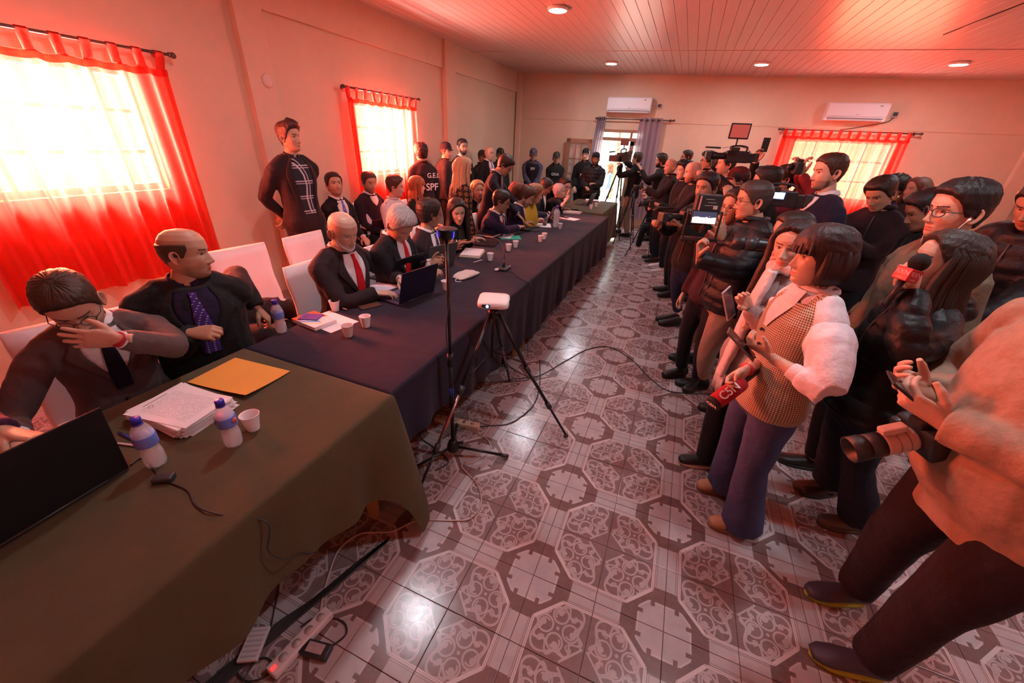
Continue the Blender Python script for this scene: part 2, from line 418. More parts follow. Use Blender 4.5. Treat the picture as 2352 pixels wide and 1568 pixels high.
# ---- beyond the door: sunlit yard, pale wall and greenery
M_YARD = mat((.75, .70, .60), .9, var=.15, scale=3)
struct(MB().box((-1.5, 16, -.08), (14, 10.6, .06)).obj('ground_outside', M_YARD, smooth=False))
yard = MB().box((-1.0, 17.5, 1.1), (13, .2, 2.2)).box((-1.0, 17.45, 2.24), (13.2, .34, .1)).obj('yard_wall', mat((.78, .72, .62), .9), smooth=False)
tag(yard, 'pale sunlit boundary wall of the yard seen through the open doorway', 'wall')
def leafy(name, c, r, n, m, label, cat):
    root = empty(name, (c[0], c[1], 0), label, cat)
    MB().tube([(0, 0, -.05), (.05, 0, c[2] * .6), (0, .02, c[2])], [.09, .07, .04]).obj('trunk', mat((.2, .13, .09), .9), root)
    mb = MB()
    for _ in range(n):
        d = np.random.normal(size=3); d /= np.linalg.norm(d); p = np.array([0, 0, c[2]]) + d * r * random.uniform(.4, 1) * np.array([1, 1, .8])
        a = np.random.normal(size=3); a /= np.linalg.norm(a); b_ = np.cross(a, d); b_ /= np.linalg.norm(b_) + 1e-6; s = random.uniform(.05, .11)
        mb.add([p - a * s, p + b_ * s * .45, p + a * s, p - b_ * s * .45], [(0, 1, 2, 3)])
    f = mb.obj('foliage', m, root, smooth=False); f['kind'] = 'stuff'; return root
M_LEAF = mat((.40, .55, .28), .6, var=.5, scale=2)
leafy('tree', (-3.3, 15.6, 2.1), 1.0, 500, M_LEAF, 'leafy green tree in the yard left of the doorway view', 'tree')
leafy('tree', (-2.6, 16.6, 2.7), .8, 400, M_LEAF, 'leafy green tree against the yard wall, seen through the transom', 'tree')
sun = bpy.data.lights.new('sun', 'SUN'); sun.energy = 30; sun.angle = .01; sun.color = (1, .95, .86)
so = bpy.data.objects.new('sun', sun); COL.objects.link(so); so.rotation_euler = Vector((-.35, -.5, 1.1)).to_track_quat('Z', 'Y').to_euler()
so.rotation_euler = Vector((-.9, -.25, 1.1)).to_track_quat('Z', 'Y').to_euler()
# ---- ceiling lamps
M_LAMP = mat((.93, .96, 1.0), .4, var=0, emit=LAMP_EMIT); M_WHITE = mat((.80, .80, .80), .35, var=.02)
lamp_spots = [(-1.80, 5.56, 'round white ceiling lamp nearest the camera, cut by the top edge of the picture'), (-1.76, 9.0, 'round white ceiling lamp over the door end, left of the three far ones'),
              (0.79, 9.0, 'round white ceiling lamp in the middle of the three far ones'), (3.36, 8.9, 'round white ceiling lamp above the red-curtained back window, rightmost'),
              (-1.8, 2.05, 'round white ceiling lamp above the near end of the tables, overhead'),               (3.28, 5.45, 'round white ceiling lamp over the right-hand side of the hall'), (.8, 1.9, 'round white ceiling lamp overhead of the woman in the vest'), (3.36, 1.9, 'round white ceiling lamp overhead on the right, near the camera')]
for (x, y, lb) in lamp_spots:
    z = zc(x) - .002
    o = empty('ceiling_lamp', (x, y, z), lb, 'lamp', 'round ceiling lamps')
    MB().lathe([(.118, 0), (.125, -.012), (.120, -.03), (.104, -.036), (.104, -.028), (.0, -.028)], 32).obj('lamp_ring', M_WHITE, o)
    MB().lathe([(.102, -.029), (.098, -.036), (0, -.040)], 32).obj('diffuser', M_LAMP, o)
    l = bpy.data.lights.new('lamp_light', 'AREA'); l.shape = 'DISK'; l.size = .2; l.energy = LAMP_W; l.color = (.86, .93, 1.0)
    lo = bpy.data.objects.new('lamp_light', l); COL.objects.link(lo); lo.location = (x, y, z - .046)
# ---- curtains
def curtain_mat(name, dif, tcol, tr, mix_t):
    m, nt, b = new_mat(name); L = nt.links.new; out = nt.nodes['Material Output']; nt.nodes.remove(b)
    p = pos(nt); w = N(nt, noise(nt, p, 150, 2)); 
    dcol = mixc(nt, w, tuple(v * .85 for v in dif), dif)
    d = nt.nodes.new('ShaderNodeBsdfDiffuse'); L(dcol, d.inputs[0]); t = nt.nodes.new('ShaderNodeBsdfTranslucent'); t.inputs[0].default_value = (*tcol, 1)
    tp = nt.nodes.new('ShaderNodeBsdfTransparent'); tp.inputs[0].default_value = (*tr, 1)
    a = nt.nodes.new('ShaderNodeMixShader'); a.inputs[0].default_value = .5; L(d.outputs[0], a.inputs[1]); L(t.outputs[0], a.inputs[2])
    c = nt.nodes.new('ShaderNodeMixShader'); fc = nt.nodes.new('ShaderNodeLayerWeight'); fc.inputs[0].default_value = .45; fm = (1.0 - N(nt, fc.outputs['Facing'])) * (1.0 - N(nt, fc.outputs['Facing'])) * (mix_t * 2.1); L(fm.s, c.inputs[0]); L(a.outputs[0], c.inputs[1]); L(tp.outputs[0], c.inputs[2]); L(c.outputs[0], out.inputs[0]); return m
M_RED = curtain_mat('sheer_red_curtain', (.86, .07, .05), (1.0, .07, .05), (1.0, .18, .10), .30)
M_REDT = curtain_mat('red_curtain_header', (.75, .05, .045), (.9, .06, .04), (1.0, .2, .15), .06)
M_LILAC = curtain_mat('lilac_curtain', (.50, .42, .50), (.6, .48, .55), (.9, .8, .9), .05)
M_ROD = mat((.13, .06, .04), .4, .2)
def fold(u, seed, z, z0, z1):
    t = (z - z0) / (z1 - z0)
    return (.036 * math.sin(u * 27 + seed) + .020 * math.sin(u * 61 + 2.1 * seed + 1.5 * t) + .012 * math.sin(u * 13 + 3 * t + seed)) * (.55 + .6 * (1 - t))
def tab_curtain(name, axis, at, inward, u0, u1, z0, z1, seed, label, splits, taper=0.0):
    """rod, and a cloth with tabs; the sheet hangs from the tabs"""
    def P(u, z, off): 
        return (at + inward * off, u, z) if axis == 'x' else (u, at + inward * off, z)
    root = empty(name, P((u0 + u1) / 2, z1, .1), label, 'curtain', 'red tab-top curtains'); inv = Matrix.Translation([-c for c in root.location])
    n = int((u1 - u0) / .0125); rows = 26; ztab = z1 - .11
    bounds = [u0] + splits + [u1]
    for a, b_ in zip(bounds[:-1], bounds[1:]):
        v = []; f = []; cols = max(8, int((b_ - a) / .012))
        for j in range(rows):
            z = z0 + (ztab - z0) * j / (rows - 1)
            for i in range(cols + 1):
                s = i / cols; u = a + (b_ - a) * s; c = (a + b_) / 2
                u2 = c + (u - c) * (1 - taper * (1 - j / (rows - 1)))
                sag = .012 * abs(math.sin(u * PI / .16 + seed)) * (j / (rows - 1)) ** 6
                v.append(P(u2, z - sag, .10 + fold(u, seed, z, z0, z1)))
        w = cols + 1; f = [(j * w + i, j * w + i + 1, (j + 1) * w + i + 1, (j + 1) * w + i) for j in range(rows - 1) for i in range(cols)]
        me = me_of('cloth_panel', v, f); me.transform(inv); me.materials.append(M_RED); link('cloth_panel', me, None, root)
        v = []; cols2 = cols                                         # doubled hem at the top
        for z in (ztab - .045, ztab + .004):
            for i in range(cols2 + 1):
                u = a + (b_ - a) * i / cols2; sag = .012 * abs(math.sin(u * PI / .16 + seed))
                v.append(P(u, z - sag, .104 + fold(u, seed, z, z0, z1)))
        w = cols2 + 1; me = me_of('top_hem', v, [(i, i + 1, w + i + 1, w + i) for i in range(cols2)]); me.transform(inv); me.materials.append(M_REDT); link('top_hem', me, None, root)
    nt_ = int((u1 - u0) / .16) + 1
    for i in range(nt_):
        u = u0 + .035 + (u1 - u0 - .07) * i / (nt_ - 1); hw = .03; v = []
        for k_, (off, z) in enumerate(((.10 + fold(u, seed, ztab, z0, z1), ztab - .01), (.112, z1 - .03), (.116, z1), (.10, z1 + .016), (.084, z1), (.088, z1 - .03), (.092 + fold(u, seed, ztab, z0, z1), ztab - .01))):
            v += [P(u - hw, z, off), P(u + hw, z, off)]
        me = me_of('tab', v, [(2 * k_, 2 * k_ + 1, 2 * k_ + 3, 2 * k_ + 2) for k_ in range(6)]); me.transform(inv); me.materials.append(M_REDT); link('tab', me, None, root)
    return root
def rod(name, axis, at, inward, u0, u1, z, label):
    def P(u, off): return (at + inward * off, u, z) if axis == 'x' else (u, at + inward * off, z)
    root = empty(name, P((u0 + u1) / 2, .1), label, 'curtain rod'); L_ = (u1 - u0) / 2
    d = (0, 1, 0) if axis == 'x' else (1, 0, 0); dd = np.array(d, float); iv = np.array(P(0, .1)) - np.array(P(0, 0))
    MB().tube([-dd * L_, dd * L_], .011, 8).obj('rod_bar', M_ROD, root)
    for s in (-1, 1):
        MB().sphere(dd * s * (L_ + .012), .024).tube([dd * s * (L_ - .02), dd * s * (L_ - .01)], .019).obj('finial', M_ROD, root)
        MB().tube([dd * s * (L_ - .07), dd * s * (L_ - .07) - iv], .010, 8).lathe([(.028, 0), (.028, .006)], 12, tuple(dd * s * (L_ - .07) - iv), (Matrix.Rotation(PI / 2, 4, 'Y') if axis == 'x' else Matrix.Rotation(PI / 2, 4, 'X'))).obj('bracket', M_ROD, root)
    return root
rod('curtain_rod', 'x', XL, 1, 0.95, 2.56, 2.35, 'dark curtain rod of the near left window, cut by the left picture edge')
tab_curtain('curtain', 'x', XL, 1, 1.02, 2.50, .62, 2.35, 1.3, 'large red sheer curtain on the near left window, brightest at the picture edge', [1.72])
rod('curtain_rod', 'x', XL, 1, 4.50, 6.10, 2.35, 'dark curtain rod above the second left window with the round finials')
tab_curtain('curtain', 'x', XL, 1, 4.52, 6.04, .42, 2.35, 4.1, 'red sheer curtain on the second left window, behind the seated row', [5.32])
rod('curtain_rod', 'y', YB, -1, 1.58, 3.86, 2.30, 'dark curtain rod above the red curtain on the back wall')
tab_curtain('curtain', 'y', YB, -1, 1.66, 3.74, .62, 2.30, 2.2, 'wide red sheer curtain on the back wall window right of the crowd', [2.80])
rod('curtain_rod', 'y', YB, -1, -2.20, -.50, 2.39, 'long dark curtain rod over the back doorway with lilac curtains')
def ring_curtain(x0, x1, x0b, x1b, z0, z1, seed, label):
    root = empty('curtain', ((x0 + x1) / 2, YB - .1, z1), label, 'curtain', 'lilac eyelet curtains'); n = 90; rows = 14; v = []
    for j in range(rows):
        t = j / (rows - 1); z = z0 + (z1 - z0) * t
        for i in range(n + 1):
            s = i / n; x = (x0b + (x1b - x0b) * s) * (1 - t) + (x0 + (x1 - x0) * s) * t
            v.append((x, YB - .10 + (.035 + .01 * (1 - t)) * math.sin(s * 2 * PI * 4 + .5 * math.sin(3 * t + seed)), z))
    w = n + 1; me = me_of('cloth_panel', v, [(j * w + i, j * w + i + 1, (j + 1) * w + i + 1, (j + 1) * w + i) for j in range(rows - 1) for i in range(n)])
    me.transform(Matrix.Translation(-root.location)); me.materials.append(M_LILAC); link('cloth_panel', me, None, root)
    for i in range(8):
        x = x0 + (x1 - x0) * (i + .5) / 8 - root.location.x
        MB().lathe([(.017, -.004), (.028, -.004), (.028, .004), (.017, .004), (.017, -.004)], 14, (x, -.0, -.05), Matrix.Rotation(PI / 2, 4, 'Y') @ Matrix.Rotation(.4, 4, 'X')).obj('eyelet', M_ROD, root)
    return root
ring_curtain(-2.18, -1.98, -2.34, -2.06, .25, 2.43, 0, 'narrow lilac curtain gathered at the left side of the back doorway')
ring_curtain(-1.22, -.72, -1.20, -.66, .25, 2.43, 2, 'wider lilac curtain gathered at the right side of the back doorway')
# ---- air conditioners, sockets, cable, blank cover
M_AC = mat((.78, .76, .80), .25, var=.02, coat=.3); M_DK = mat((.03, .03, .035), .4)
def aircon(x, z, label):
    r = empty('air_conditioner', (x, YB, z), label, 'air conditioner', 'wall air conditioners'); w = .96
    prof = [(0, -.14), (-.15, -.14), (-.19, -.10), (-.205, -.02), (-.20, .10), (-.17, .15), (0, .15)]
    v = [(sx * w / 2, y, z_) for sx in (-1, 1) for y, z_ in prof]; n = len(prof)
    f = [tuple(range(n)), tuple(range(n, 2 * n))[::-1]] + [(i, n + i, n + (i + 1) % n, (i + 1) % n) for i in range(n)]
    link('housing', me_of('housing', v, f, False), M_AC, r)
    MB().box((0, -.206, .03), (w - .02, .008, .2), bev=.003, M=Matrix.Rotation(.03, 4, 'X')).obj('front_panel', M_AC, r, smooth=False)
    MB().box((0, -.175, -.125), (w - .10, .05, .012), M=Matrix.Rotation(.6, 4, 'X')).obj('louvre', mat((.7, .68, .7), .4), r, smooth=False)
    MB().box((0, -.185, -.104), (w - .06, .012, .006), M=Matrix.Rotation(.6, 4, 'X')).obj('outlet_slot', M_DK, r, smooth=False)
    MB().box((.34, -.213, .1), (.05, .002, .025)).obj('sticker', mat((.35, .42, .3), .5), r, smooth=False)
    MB().box((.02, -.213, -.045), (.05, .002, .008)).obj('badge', mat((.3, .3, .32), .4), r, smooth=False)
aircon(-1.50, 2.66, 'white wall air conditioner above the back doorway'); aircon(2.73, 2.62, 'white wall air conditioner above the red back curtain')
def socket(x, z, label):
    r = empty('wall_socket', (x, YB, z), label, 'socket', 'sockets beside the air conditioners')
    MB().box((0, -.012, 0), (.10, .024, .10), bev=.006).obj('back_box', mat((.5, .4, .34), .5), r, smooth=False)
    MB().box((0, -.027, .01), (.066, .012, .06), bev=.003).obj('plug', M_DK, r, smooth=False); return r
socket(-.86, 2.66, 'small dark wall socket right of the doorway air conditioner'); socket(3.38, 2.60, 'small dark wall socket right of the second air conditioner')
c = MB().tube(smooth_path([(3.38, YB - .02, 2.56), (3.30, YB - .02, 2.48), (3.05, YB - .015, 2.42), (2.8, YB - .015, 2.36), (2.62, YB - .03, 2.33)], 6), .007, 6).obj('power_cable', M_DK)
tag(c, 'thin dark cable sagging from the wall socket down to the red curtain rod', 'cable')
c = MB().lathe([(.0, .012), (.05, .012), (.062, .004), (.062, 0)], 28, (XL + .072, 3.45, 2.28), Matrix.Rotation(PI / 2, 4, 'Y')).obj('blank_cover', mat((.74, .56, .5), .5)); tag(c, 'round pale blank cover plate on the pilaster beside the near window', 'cover plate')

a_, b_ = onz(2167, 80, 3.18), onz(2360, 6, 3.17)
struct(MB().tube([(a_[0], a_[1], zc(a_[0]) - .006), (b_[0], b_[1], zc(b_[0]) - .006)], .006, 6).obj('trim_11', M_DK))
# ================================================================ PEOPLE: the builder
V3 = lambda *a: np.array(a, float)
def nrm(v): v = np.asarray(v, float); return v / (np.linalg.norm(v) + 1e-9)
def nz3(P, f, seed=0, n=5):
    r = np.random.RandomState(seed + 11); o = np.zeros(len(P))
    for i in range(n):
        k = r.normal(size=3); k /= np.linalg.norm(k); o += np.sin(P @ k * f * (1 + .35 * i) + r.uniform(0, 6.28)) / (1 + .25 * i)
    return o / n * 1.6
def remesh(v, f, vox, sm=4):
    me = me_of('tmp', v, f); o = bpy.data.objects.new('tmp', me); COL.objects.link(o)
    r = o.modifiers.new('r', 'REMESH'); r.mode = 'VOXEL'; r.voxel_size = vox
    s = o.modifiers.new('s', 'SMOOTH'); s.factor = .5; s.iterations = sm
    dg = bpy.context.evaluated_depsgraph_get(); ev = o.evaluated_get(dg); m2 = ev.to_mesh()
    V = np.empty(len(m2.vertices) * 3); m2.vertices.foreach_get('co', V); V = V.reshape(-1, 3)
    Nn = np.empty(len(m2.vertices) * 3); m2.vertices.foreach_get('normal', Nn); Nn = Nn.reshape(-1, 3)
    F = [tuple(p.vertices) for p in m2.polygons]
    ev.to_mesh_clear(); bpy.data.objects.remove(o); bpy.data.meshes.remove(me)
    return V, F, Nn
class LS:
    """closed lofts gathered for one remesh"""
    def __init__(s): s.v = []; s.f = []
    def loft(s, secs, n=18, e=1.0):
        o = len(s.v)
        for (c, r, fr, a, b) in secs:
            for j in range(n):
                t = 2 * PI * j / n; cs, sn = math.cos(t), math.sin(t)
                cs = math.copysign(abs(cs) ** e, cs); sn = math.copysign(abs(sn) ** e, sn)
                s.v.append(np.asarray(c) + np.asarray(r) * a * cs + np.asarray(fr) * b * sn)
        k = len(secs)
        s.f += [(o + i * n + j, o + i * n + (j + 1) % n, o + (i + 1) * n + (j + 1) % n, o + (i + 1) * n + j) for i in range(k - 1) for j in range(n)]
        s.f += [tuple(range(o, o + n))[::-1], tuple(range(o + (k - 1) * n, o + k * n))]
    def limb(s, pts, rad, n=14, flat=1.0):
        mb = MB(); mb.tube(pts, rad, n, flat=flat); o = len(s.v); s.v += [np.array(p) for p in mb.v]; s.f += [tuple(i + o for i in q) for q in mb.f]
        
    def ball(s, c, r, n=14, m=10):
        mb = MB().sphere(c, r, n, m); o = len(s.v); s.v += [np.array(p) for p in mb.v]; s.f += [tuple(i + o for i in q) for q in mb.f]
def limb_pts(a, b, c, r, k=5):
    """points and radii along a two-bone limb with a softly rounded joint"""
    P = [a + (b - a) * t for t in np.linspace(0, 1, k)][:-1]; Q = [b + (c - b) * t for t in np.linspace(0, 1, k)][1:]
    m = b + (nrm(a - b) + nrm(c - b)) * .012
    R = list(np.interp(np.linspace(0, 1, k), [0, .35, 1], [r[0], r[1], r[2]]))[:-1] + [r[2]] + list(np.interp(np.linspace(0, 1, k), [0, .3, 1], [r[2], r[3], r[4]]))[1:]
    return P + [m] + Q, R
# ---------------------------------------------------------------- hands
HPOSE = {'relax': (.30, .45, .30, .02, .5), 'flat': (.06, .08, .05, .10, .25), 'type': (.45, .55, .30, .05, .45), 'grip': (.95, 1.2, .7, .0, .9), 'phone': (.75, .75, .45, .03, .35), 'spread': (.05, .15, .1, .22, .0), 'curl': (.6, .8, .5, .02, .6)}
HAND_CACHE = {}
def rotx(a): c, s = math.cos(a), math.sin(a); return np.array([[1, 0, 0], [0, c, -s], [0, s, c]])
def rotz(a): c, s = math.cos(a), math.sin(a); return np.array([[c, -s, 0], [s, c, 0], [0, 0, 1]])
def hand_mesh(pose, fine):
    key = (pose, fine)
    if key in HAND_CACHE: return HAND_CACHE[key]
    c1, c2, c3, spr, tc = HPOSE[pose]; ls = LS(); ex, ez = V3(1, 0, 0), V3(0, 0, 1)
    ls.loft([((0, -.05, 0), ex, ez, .026, .020), ((0, -.01, 0), ex, ez, .027, .019), ((-.002, .02, -.002), ex, ez, .036, .017), ((-.002, .055, -.002), ex, ez, .042, .015), ((0, .085, 0), ex, ez, .041, .012), ((0, .095, 0), ex, ez, .036, .008)], 16, .9)
    base = [(-.031, .086), (-.010, .092), (.011, .089), (.030, .079)]; ln = (.070, .078, .072, .056); rr = (.0092, .0095, .009, .0078)
    for i in range(4):
        p = V3(base[i][0], base[i][1] - .012, 0); az = -(i - 1.5) * -spr * .9; ang = 0; pts = [p]; rad = [rr[i] * 1.1]; d = V3(0, 1, 0); p = p + d * .014
        pts.append(p); rad.append(rr[i] * 1.12)
        for k_, (frac, cc) in enumerate(((.46, c1), (.30, c2), (.24, c3))):
            ang += cc * (1 + .08 * (i - 1)); d = rotz(-(i - 1.5) * spr) @ (rotx(-ang) @ V3(0, 1, 0)); L_ = ln[i] * frac
            for t in (.5, 1): pts.append(p + d * L_ * t); rad.append(rr[i] * ((1, .93) if k_ == 0 else (.92, .86) if k_ == 1 else (.84, .62))[0 if t < 1 else 1] * (1.04 if t == 1 and k_ < 2 else 1))
            p = p + d * L_
        ls.limb(pts, rad, 10)
    p = V3(-.020, .012, -.008); pts = [p]; rad = [.015]
    d = nrm(V3(-.75, .85, -.25 - .5 * tc)); 
    for L_, r in ((.040, .0135), (.032, .0115), (.026, .0085)):
        pts.append(p + d * L_ * .5); rad.append(r * 1.03); p = p + d * L_; pts.append(p); rad.append(r); d = nrm(d + V3(.35 * tc + .1, .25, -.35 * tc))
    ls.limb(pts, rad, 10); ls.ball((-.014, .03, -.008), (.020, .030, .014))
    V, F, _ = remesh(ls.v, ls.f, .0034 if fine else .0065, 2 if fine else 1)
    HAND_CACHE[key] = (V, F); return V, F
def place_hand(pose, fine, right, W, fdir, palm, sc=1.0):
    V, F = hand_mesh(pose, fine); V = V.copy() * sc
    if not right: V[:, 0] *= -1; F = [q[::-1] for q in F]
    y = nrm(fdir); z = -np.asarray(palm, float); z = nrm(z - y * (z @ y)); x = np.cross(y, z)
    return V @ np.array([x, y, z]) + W, F
# ---------------------------------------------------------------- heads
ZL = [-.122, -.115, -.105, -.090, -.075, -.060, -.040, -.015, .010, .040, .070, .095, .112, .120]
HW = [.010, .026, .039, .050, .058, .063, .068, .073, .0755, .0765, .0725, .060, .042, .010]
HF = [.050, .066, .078, .086, .087, .088, .089, .089, .090, .094, .088, .073, .050, .010]
HB = [.030, .030, .034, .042, .052, .062, .076, .090, .099, .102, .096, .080, .055, .010]
def hsurf(phi, z, jaw=1.0, off=0.0):
    w = np.interp(z, ZL, HW) * (1 + (jaw - 1) * np.clip((-.005 - np.asarray(z)) / .05, 0, 1)); yf = np.interp(z, ZL, HF); yb = np.interp(z, ZL, HB); s, c = np.sin(phi), np.cos(phi)
    x = (w + off) * np.sign(s) * np.abs(s) ** .86; y = np.where(c > 0, (yf + off) * np.abs(c) ** .9, -(yb + off) * np.abs(c) ** .86)
    return x, y
def head_mesh(M, nzl, fem, skin, hairc, lipc, brow=1.0, stub=0.0, beard=None, scalp=None, seed=0, jaw=1.0, nose=1.0, eyes_closed=False, mouth=0.0):
    r = np.random.RandomState(seed + 5); s = np.linspace(-PI, PI, M, endpoint=False); phi = s - .45 * np.sin(s)
    tz = np.linspace(0, 1, nzl); Z = -.121 + .2405 * (tz + .07 * np.sin(2 * PI * tz)); Z[0] = -.1215; Z[-1] = .1195
    PH, ZZ = np.meshgrid(phi, Z); X, Y = hsurf(PH, ZZ, jaw * (.92 if fem else 1.03)); top = (ZZ - .07).clip(0) 
    ax = np.abs(X); fr = (np.cos(PH) > 0) * np.clip(np.cos(PH) * 2.2, 0, 1)
    g = lambda cx, cz, rx, rz: np.exp(-(((ax - cx) / rx) ** 2 + ((ZZ - cz) / rz) ** 2))
    hn = np.interp(ZZ, [-.056, -.049, -.041, -.033, -.010, .008, .022], [0, .006, .020, .025, .013, .005, 0]) * nose; wn = np.interp(ZZ, [-.05, -.038, -.01, .02], [.0125, .0115, .0085, .008])
    D = hn * np.exp(-(X / wn) ** 2) + .008 * g(.0125, -.040, .006, .006) - .0085 * g(.031, .004, .016, .011) + (.002 if fem else .005) * g(.026, .024, .024, .008)
    D += .004 * g(.047, -.026, .018, .018) + .0050 * g(0, -.0625, .020, .0045) + .0065 * g(0, -.0735, .017, .0055) - .0045 * g(0, -.0678, .023, .0022) + .006 * g(0, -.100, .016, .012) - .003 * g(0, -.084, .02, .006) - .004 * g(.045, -.065, .02, .02)
    D += .0035 * g(.031, .0135, .017, .0035) + .0015 * g(.031, -.0065, .015, .003)
    Y = Y + D * fr
    V = np.stack([X.ravel(), Y.ravel(), ZZ.ravel()], 1)
    C = np.tile(np.array(skin), (len(V), 1)); xx, zz, pp = ax.ravel(), ZZ.ravel(), np.abs(PH).ravel(); f1 = fr.ravel() > .25
    def blend(mask, col): nonlocal C; mask = np.clip(mask, 0, 1)[:, None]; C = C * (1 - mask) + np.array(col) * mask
    blend(.22 * np.exp(-(((xx - .045) / .022) ** 2 + ((zz + .03) / .02) ** 2)) * f1, (skin[0], skin[1] * .6, skin[2] * .55))
    blend(.25 * np.exp(-((xx / .014) ** 2 + ((zz + .036) / .014) ** 2)) * f1, (skin[0], skin[1] * .65, skin[2] * .6))
    blend((1 - ((xx / .025) ** 2 + ((zz + .068) / .0098) ** 2)) * 2.5 * f1 * .85, lipc)
    bz = .0245 + .1 * (xx - .015) - 2.2 * (xx - .03) ** 2 * 10 * .1; blend((1 - np.abs(zz - bz) / (.0048 if not fem else .0034)) * 2.0 * (xx > .011) * (xx < .050) * f1 * brow, hairc)
    blend((1 - ((xx - .031) / .019) ** 2 - ((zz - .0095) / .0028) ** 2) * 1.4 * f1 * (.7 if fem else .3), (.02, .012, .01))
    jm = np.clip((-.043 - zz) / .012, 0, 1) * np.clip((1.75 - pp) * 3, 0, 1) * (1 - np.exp(-((xx / .024) ** 2 + ((zz + .067) / .010) ** 2) * 1.2) * 1.0)
    jm = jm + np.clip((pp - 1.12) * 4, 0, 1) * np.clip((1.6 - pp) * 5, 0, 1) * np.clip((.0 - zz) / .02, 0, 1) * .8
    bc = beard if beard is not None else hairc
    if stub: blend(jm * stub, bc)
    if scalp is not None:
        hl = np.interp(np.degrees(pp), *zip(*HLINE['short'])); blend(np.clip((zz - hl) / .012, 0, 1) * scalp, hairc)
    F = []; 
    for i in range(nzl - 1):
        for j in range(M): F.append((i * M + j, i * M + (j + 1) % M, (i + 1) * M + (j + 1) % M, (i + 1) * M + j))
    F.append(tuple(range(M))[::-1]); F.append(tuple(range((nzl - 1) * M, nzl * M)))
    vv = [V]; cc = [C]; ff = list(F); off = len(V)
    for sx in (-1, 1):                                     # eyes
        k = np.argmin((V[:, 0] - sx * .031) ** 2 + (V[:, 2] - .004) ** 2 + (V[:, 1] < 0) * 1.0); ys = V[k, 1]
        mb = MB().sphere((0, 0, 0), 1, 16, 12); E = np.array(mb.v)[:, [0, 2, 1]]; rz_ = .0066 if not eyes_closed else .0052
        P = E * np.array([.0140, .0105, rz_]) + np.array([sx * .0315, ys - .0078, .0035])
        rad = np.hypot((P[:, 0] - sx * .0315) / .0055, (P[:, 2] - .0035) / .0058); ec = np.where((rad < 1)[:, None], np.array([.035, .018, .010]), np.array([.62, .55, .50]))
        if eyes_closed: ec[:] = np.array(skin) * .9
        vv.append(P); cc.append(ec); ff += [tuple(i + off for i in q)[::-1] for q in mb.f]; off += len(P)
    for sx in (-1, 1):                                     # ears
        n = 16; pts = []; col = []
        for (rf, outw) in ((.70, -.004), (1.0, .004), (1.02, .011), (.90, .013), (.72, .008), (.45, .004), (.12, .005)):
            for j in range(n):
                a = 2 * PI * j / n; u = rf * .0175 * math.cos(a) * (1 + .22 * math.sin(a)); w_ = rf * .032 * math.sin(a)
                back = max(0, -u) / .0175
                pts.append((sx * (.071 * (1.0 if not fem else .98) + outw + .012 * back), -.010 + u - w_ * .15, -.010 + w_)); col.append(np.array(skin) * np.array([1.02, .82, .78]))
        ff += [(tuple((off + k_ * n + j, off + k_ * n + (j + 1) % n, off + (k_ + 1) * n + (j + 1) % n, off + (k_ + 1) * n + j))[::(1 if sx > 0 else -1)]) for k_ in range(6) for j in range(n)]
        ff.append(tuple(off + 6 * n + j for j in range(n))[::(1 if sx > 0 else -1)])
        vv.append(np.array(pts)); cc.append(np.array(col)); off += len(pts)
    return np.concatenate(vv), ff, np.clip(np.concatenate(cc), 0, 1)
HLINE = {'short': [(0, .072), (30, .068), (50, .052), (62, .030), (70, .004), (80, -.020), (92, -.012), (100, -.045), (130, -.070), (180, -.078)],
         'reced': [(0, .098), (20, .102), (45, .085), (60, .045), (70, .006), (80, -.018), (92, -.012), (100, -.045), (130, -.070), (180, -.078)],
         'woman': [(0, .084), (25, .074), (45, .052), (62, .020), (74, -.030), (90, -.070), (180, -.085)],
         'bangs': [(0, .030), (25, .028), (45, .015), (60, -.010), (70, -.060), (90, -.075), (180, -.085)],
         'fringe': [(0, .2), (60, .2), (68, .02), (80, -.018), (92, -.010), (100, -.045), (130, -.070), (180, -.078)],
         'cap': [(0, .062), (60, .05), (90, .035), (180, .0)]}
def hair_cap(M, nzl, line, th, seed, topz=None, rough=1.0, front_lift=0.0, flat_top=0.0):
    s = np.linspace(-PI, PI, M, endpoint=False); phi = s; Z = np.linspace(-.1, .1196, nzl)
    PH, ZZ = np.meshgrid(phi, Z); hl = np.interp(np.degrees(np.abs(PH)), *zip(*HLINE[line]))
    r = nz3(np.stack([PH.ravel() * 3, ZZ.ravel() * 40, PH.ravel() * 0], 1), 1.0, seed).reshape(PH.shape)
    m = np.clip((ZZ - hl - .003 * r) / .010, 0, 1)
    if topz is not None: m *= np.clip((topz - ZZ - .006 * r) / .012, 0, 1)
    top = np.clip((ZZ - .02) / .07, 0, 1); frn = np.clip(np.cos(PH), 0, 1)
    T = th[0] * (1 - top) + th[1] * top + front_lift * frn * top
    strand = nz3(np.stack([np.cos(PH).ravel() * 1, np.sin(PH).ravel(), ZZ.ravel() * 8], 1), 26, seed + 3, 6).reshape(PH.shape)
    strand2 = nz3(np.stack([np.cos(PH).ravel() * 1, np.sin(PH).ravel(), ZZ.ravel() * (3 if rough < 1.5 else 22)], 1), 60, seed + 8, 6).reshape(PH.shape)
    O = m * (T * (1 + .17 * rough * strand) + .0015 * strand2 * rough) - (1 - m) * .006
    X, Y = hsurf(PH, ZZ, .97, 0.0); n = np.stack([X, Y + .0, (ZZ - .01) * np.where(ZZ > .01, 1.0, .15)], -1); n /= np.linalg.norm(n, axis=-1, keepdims=True)
    V = np.stack([X, Y, ZZ], -1) + n * O[..., None]
    V = V.reshape(-1, 3); F = [(i * M + j, i * M + (j + 1) % M, (i + 1) * M + (j + 1) % M, (i + 1) * M + j) for i in range(nzl - 1) for j in range(M)]
    F.append(tuple(range((nzl - 1) * M, nzl * M))); F.append(tuple(range(M))[::-1])
    return V, F
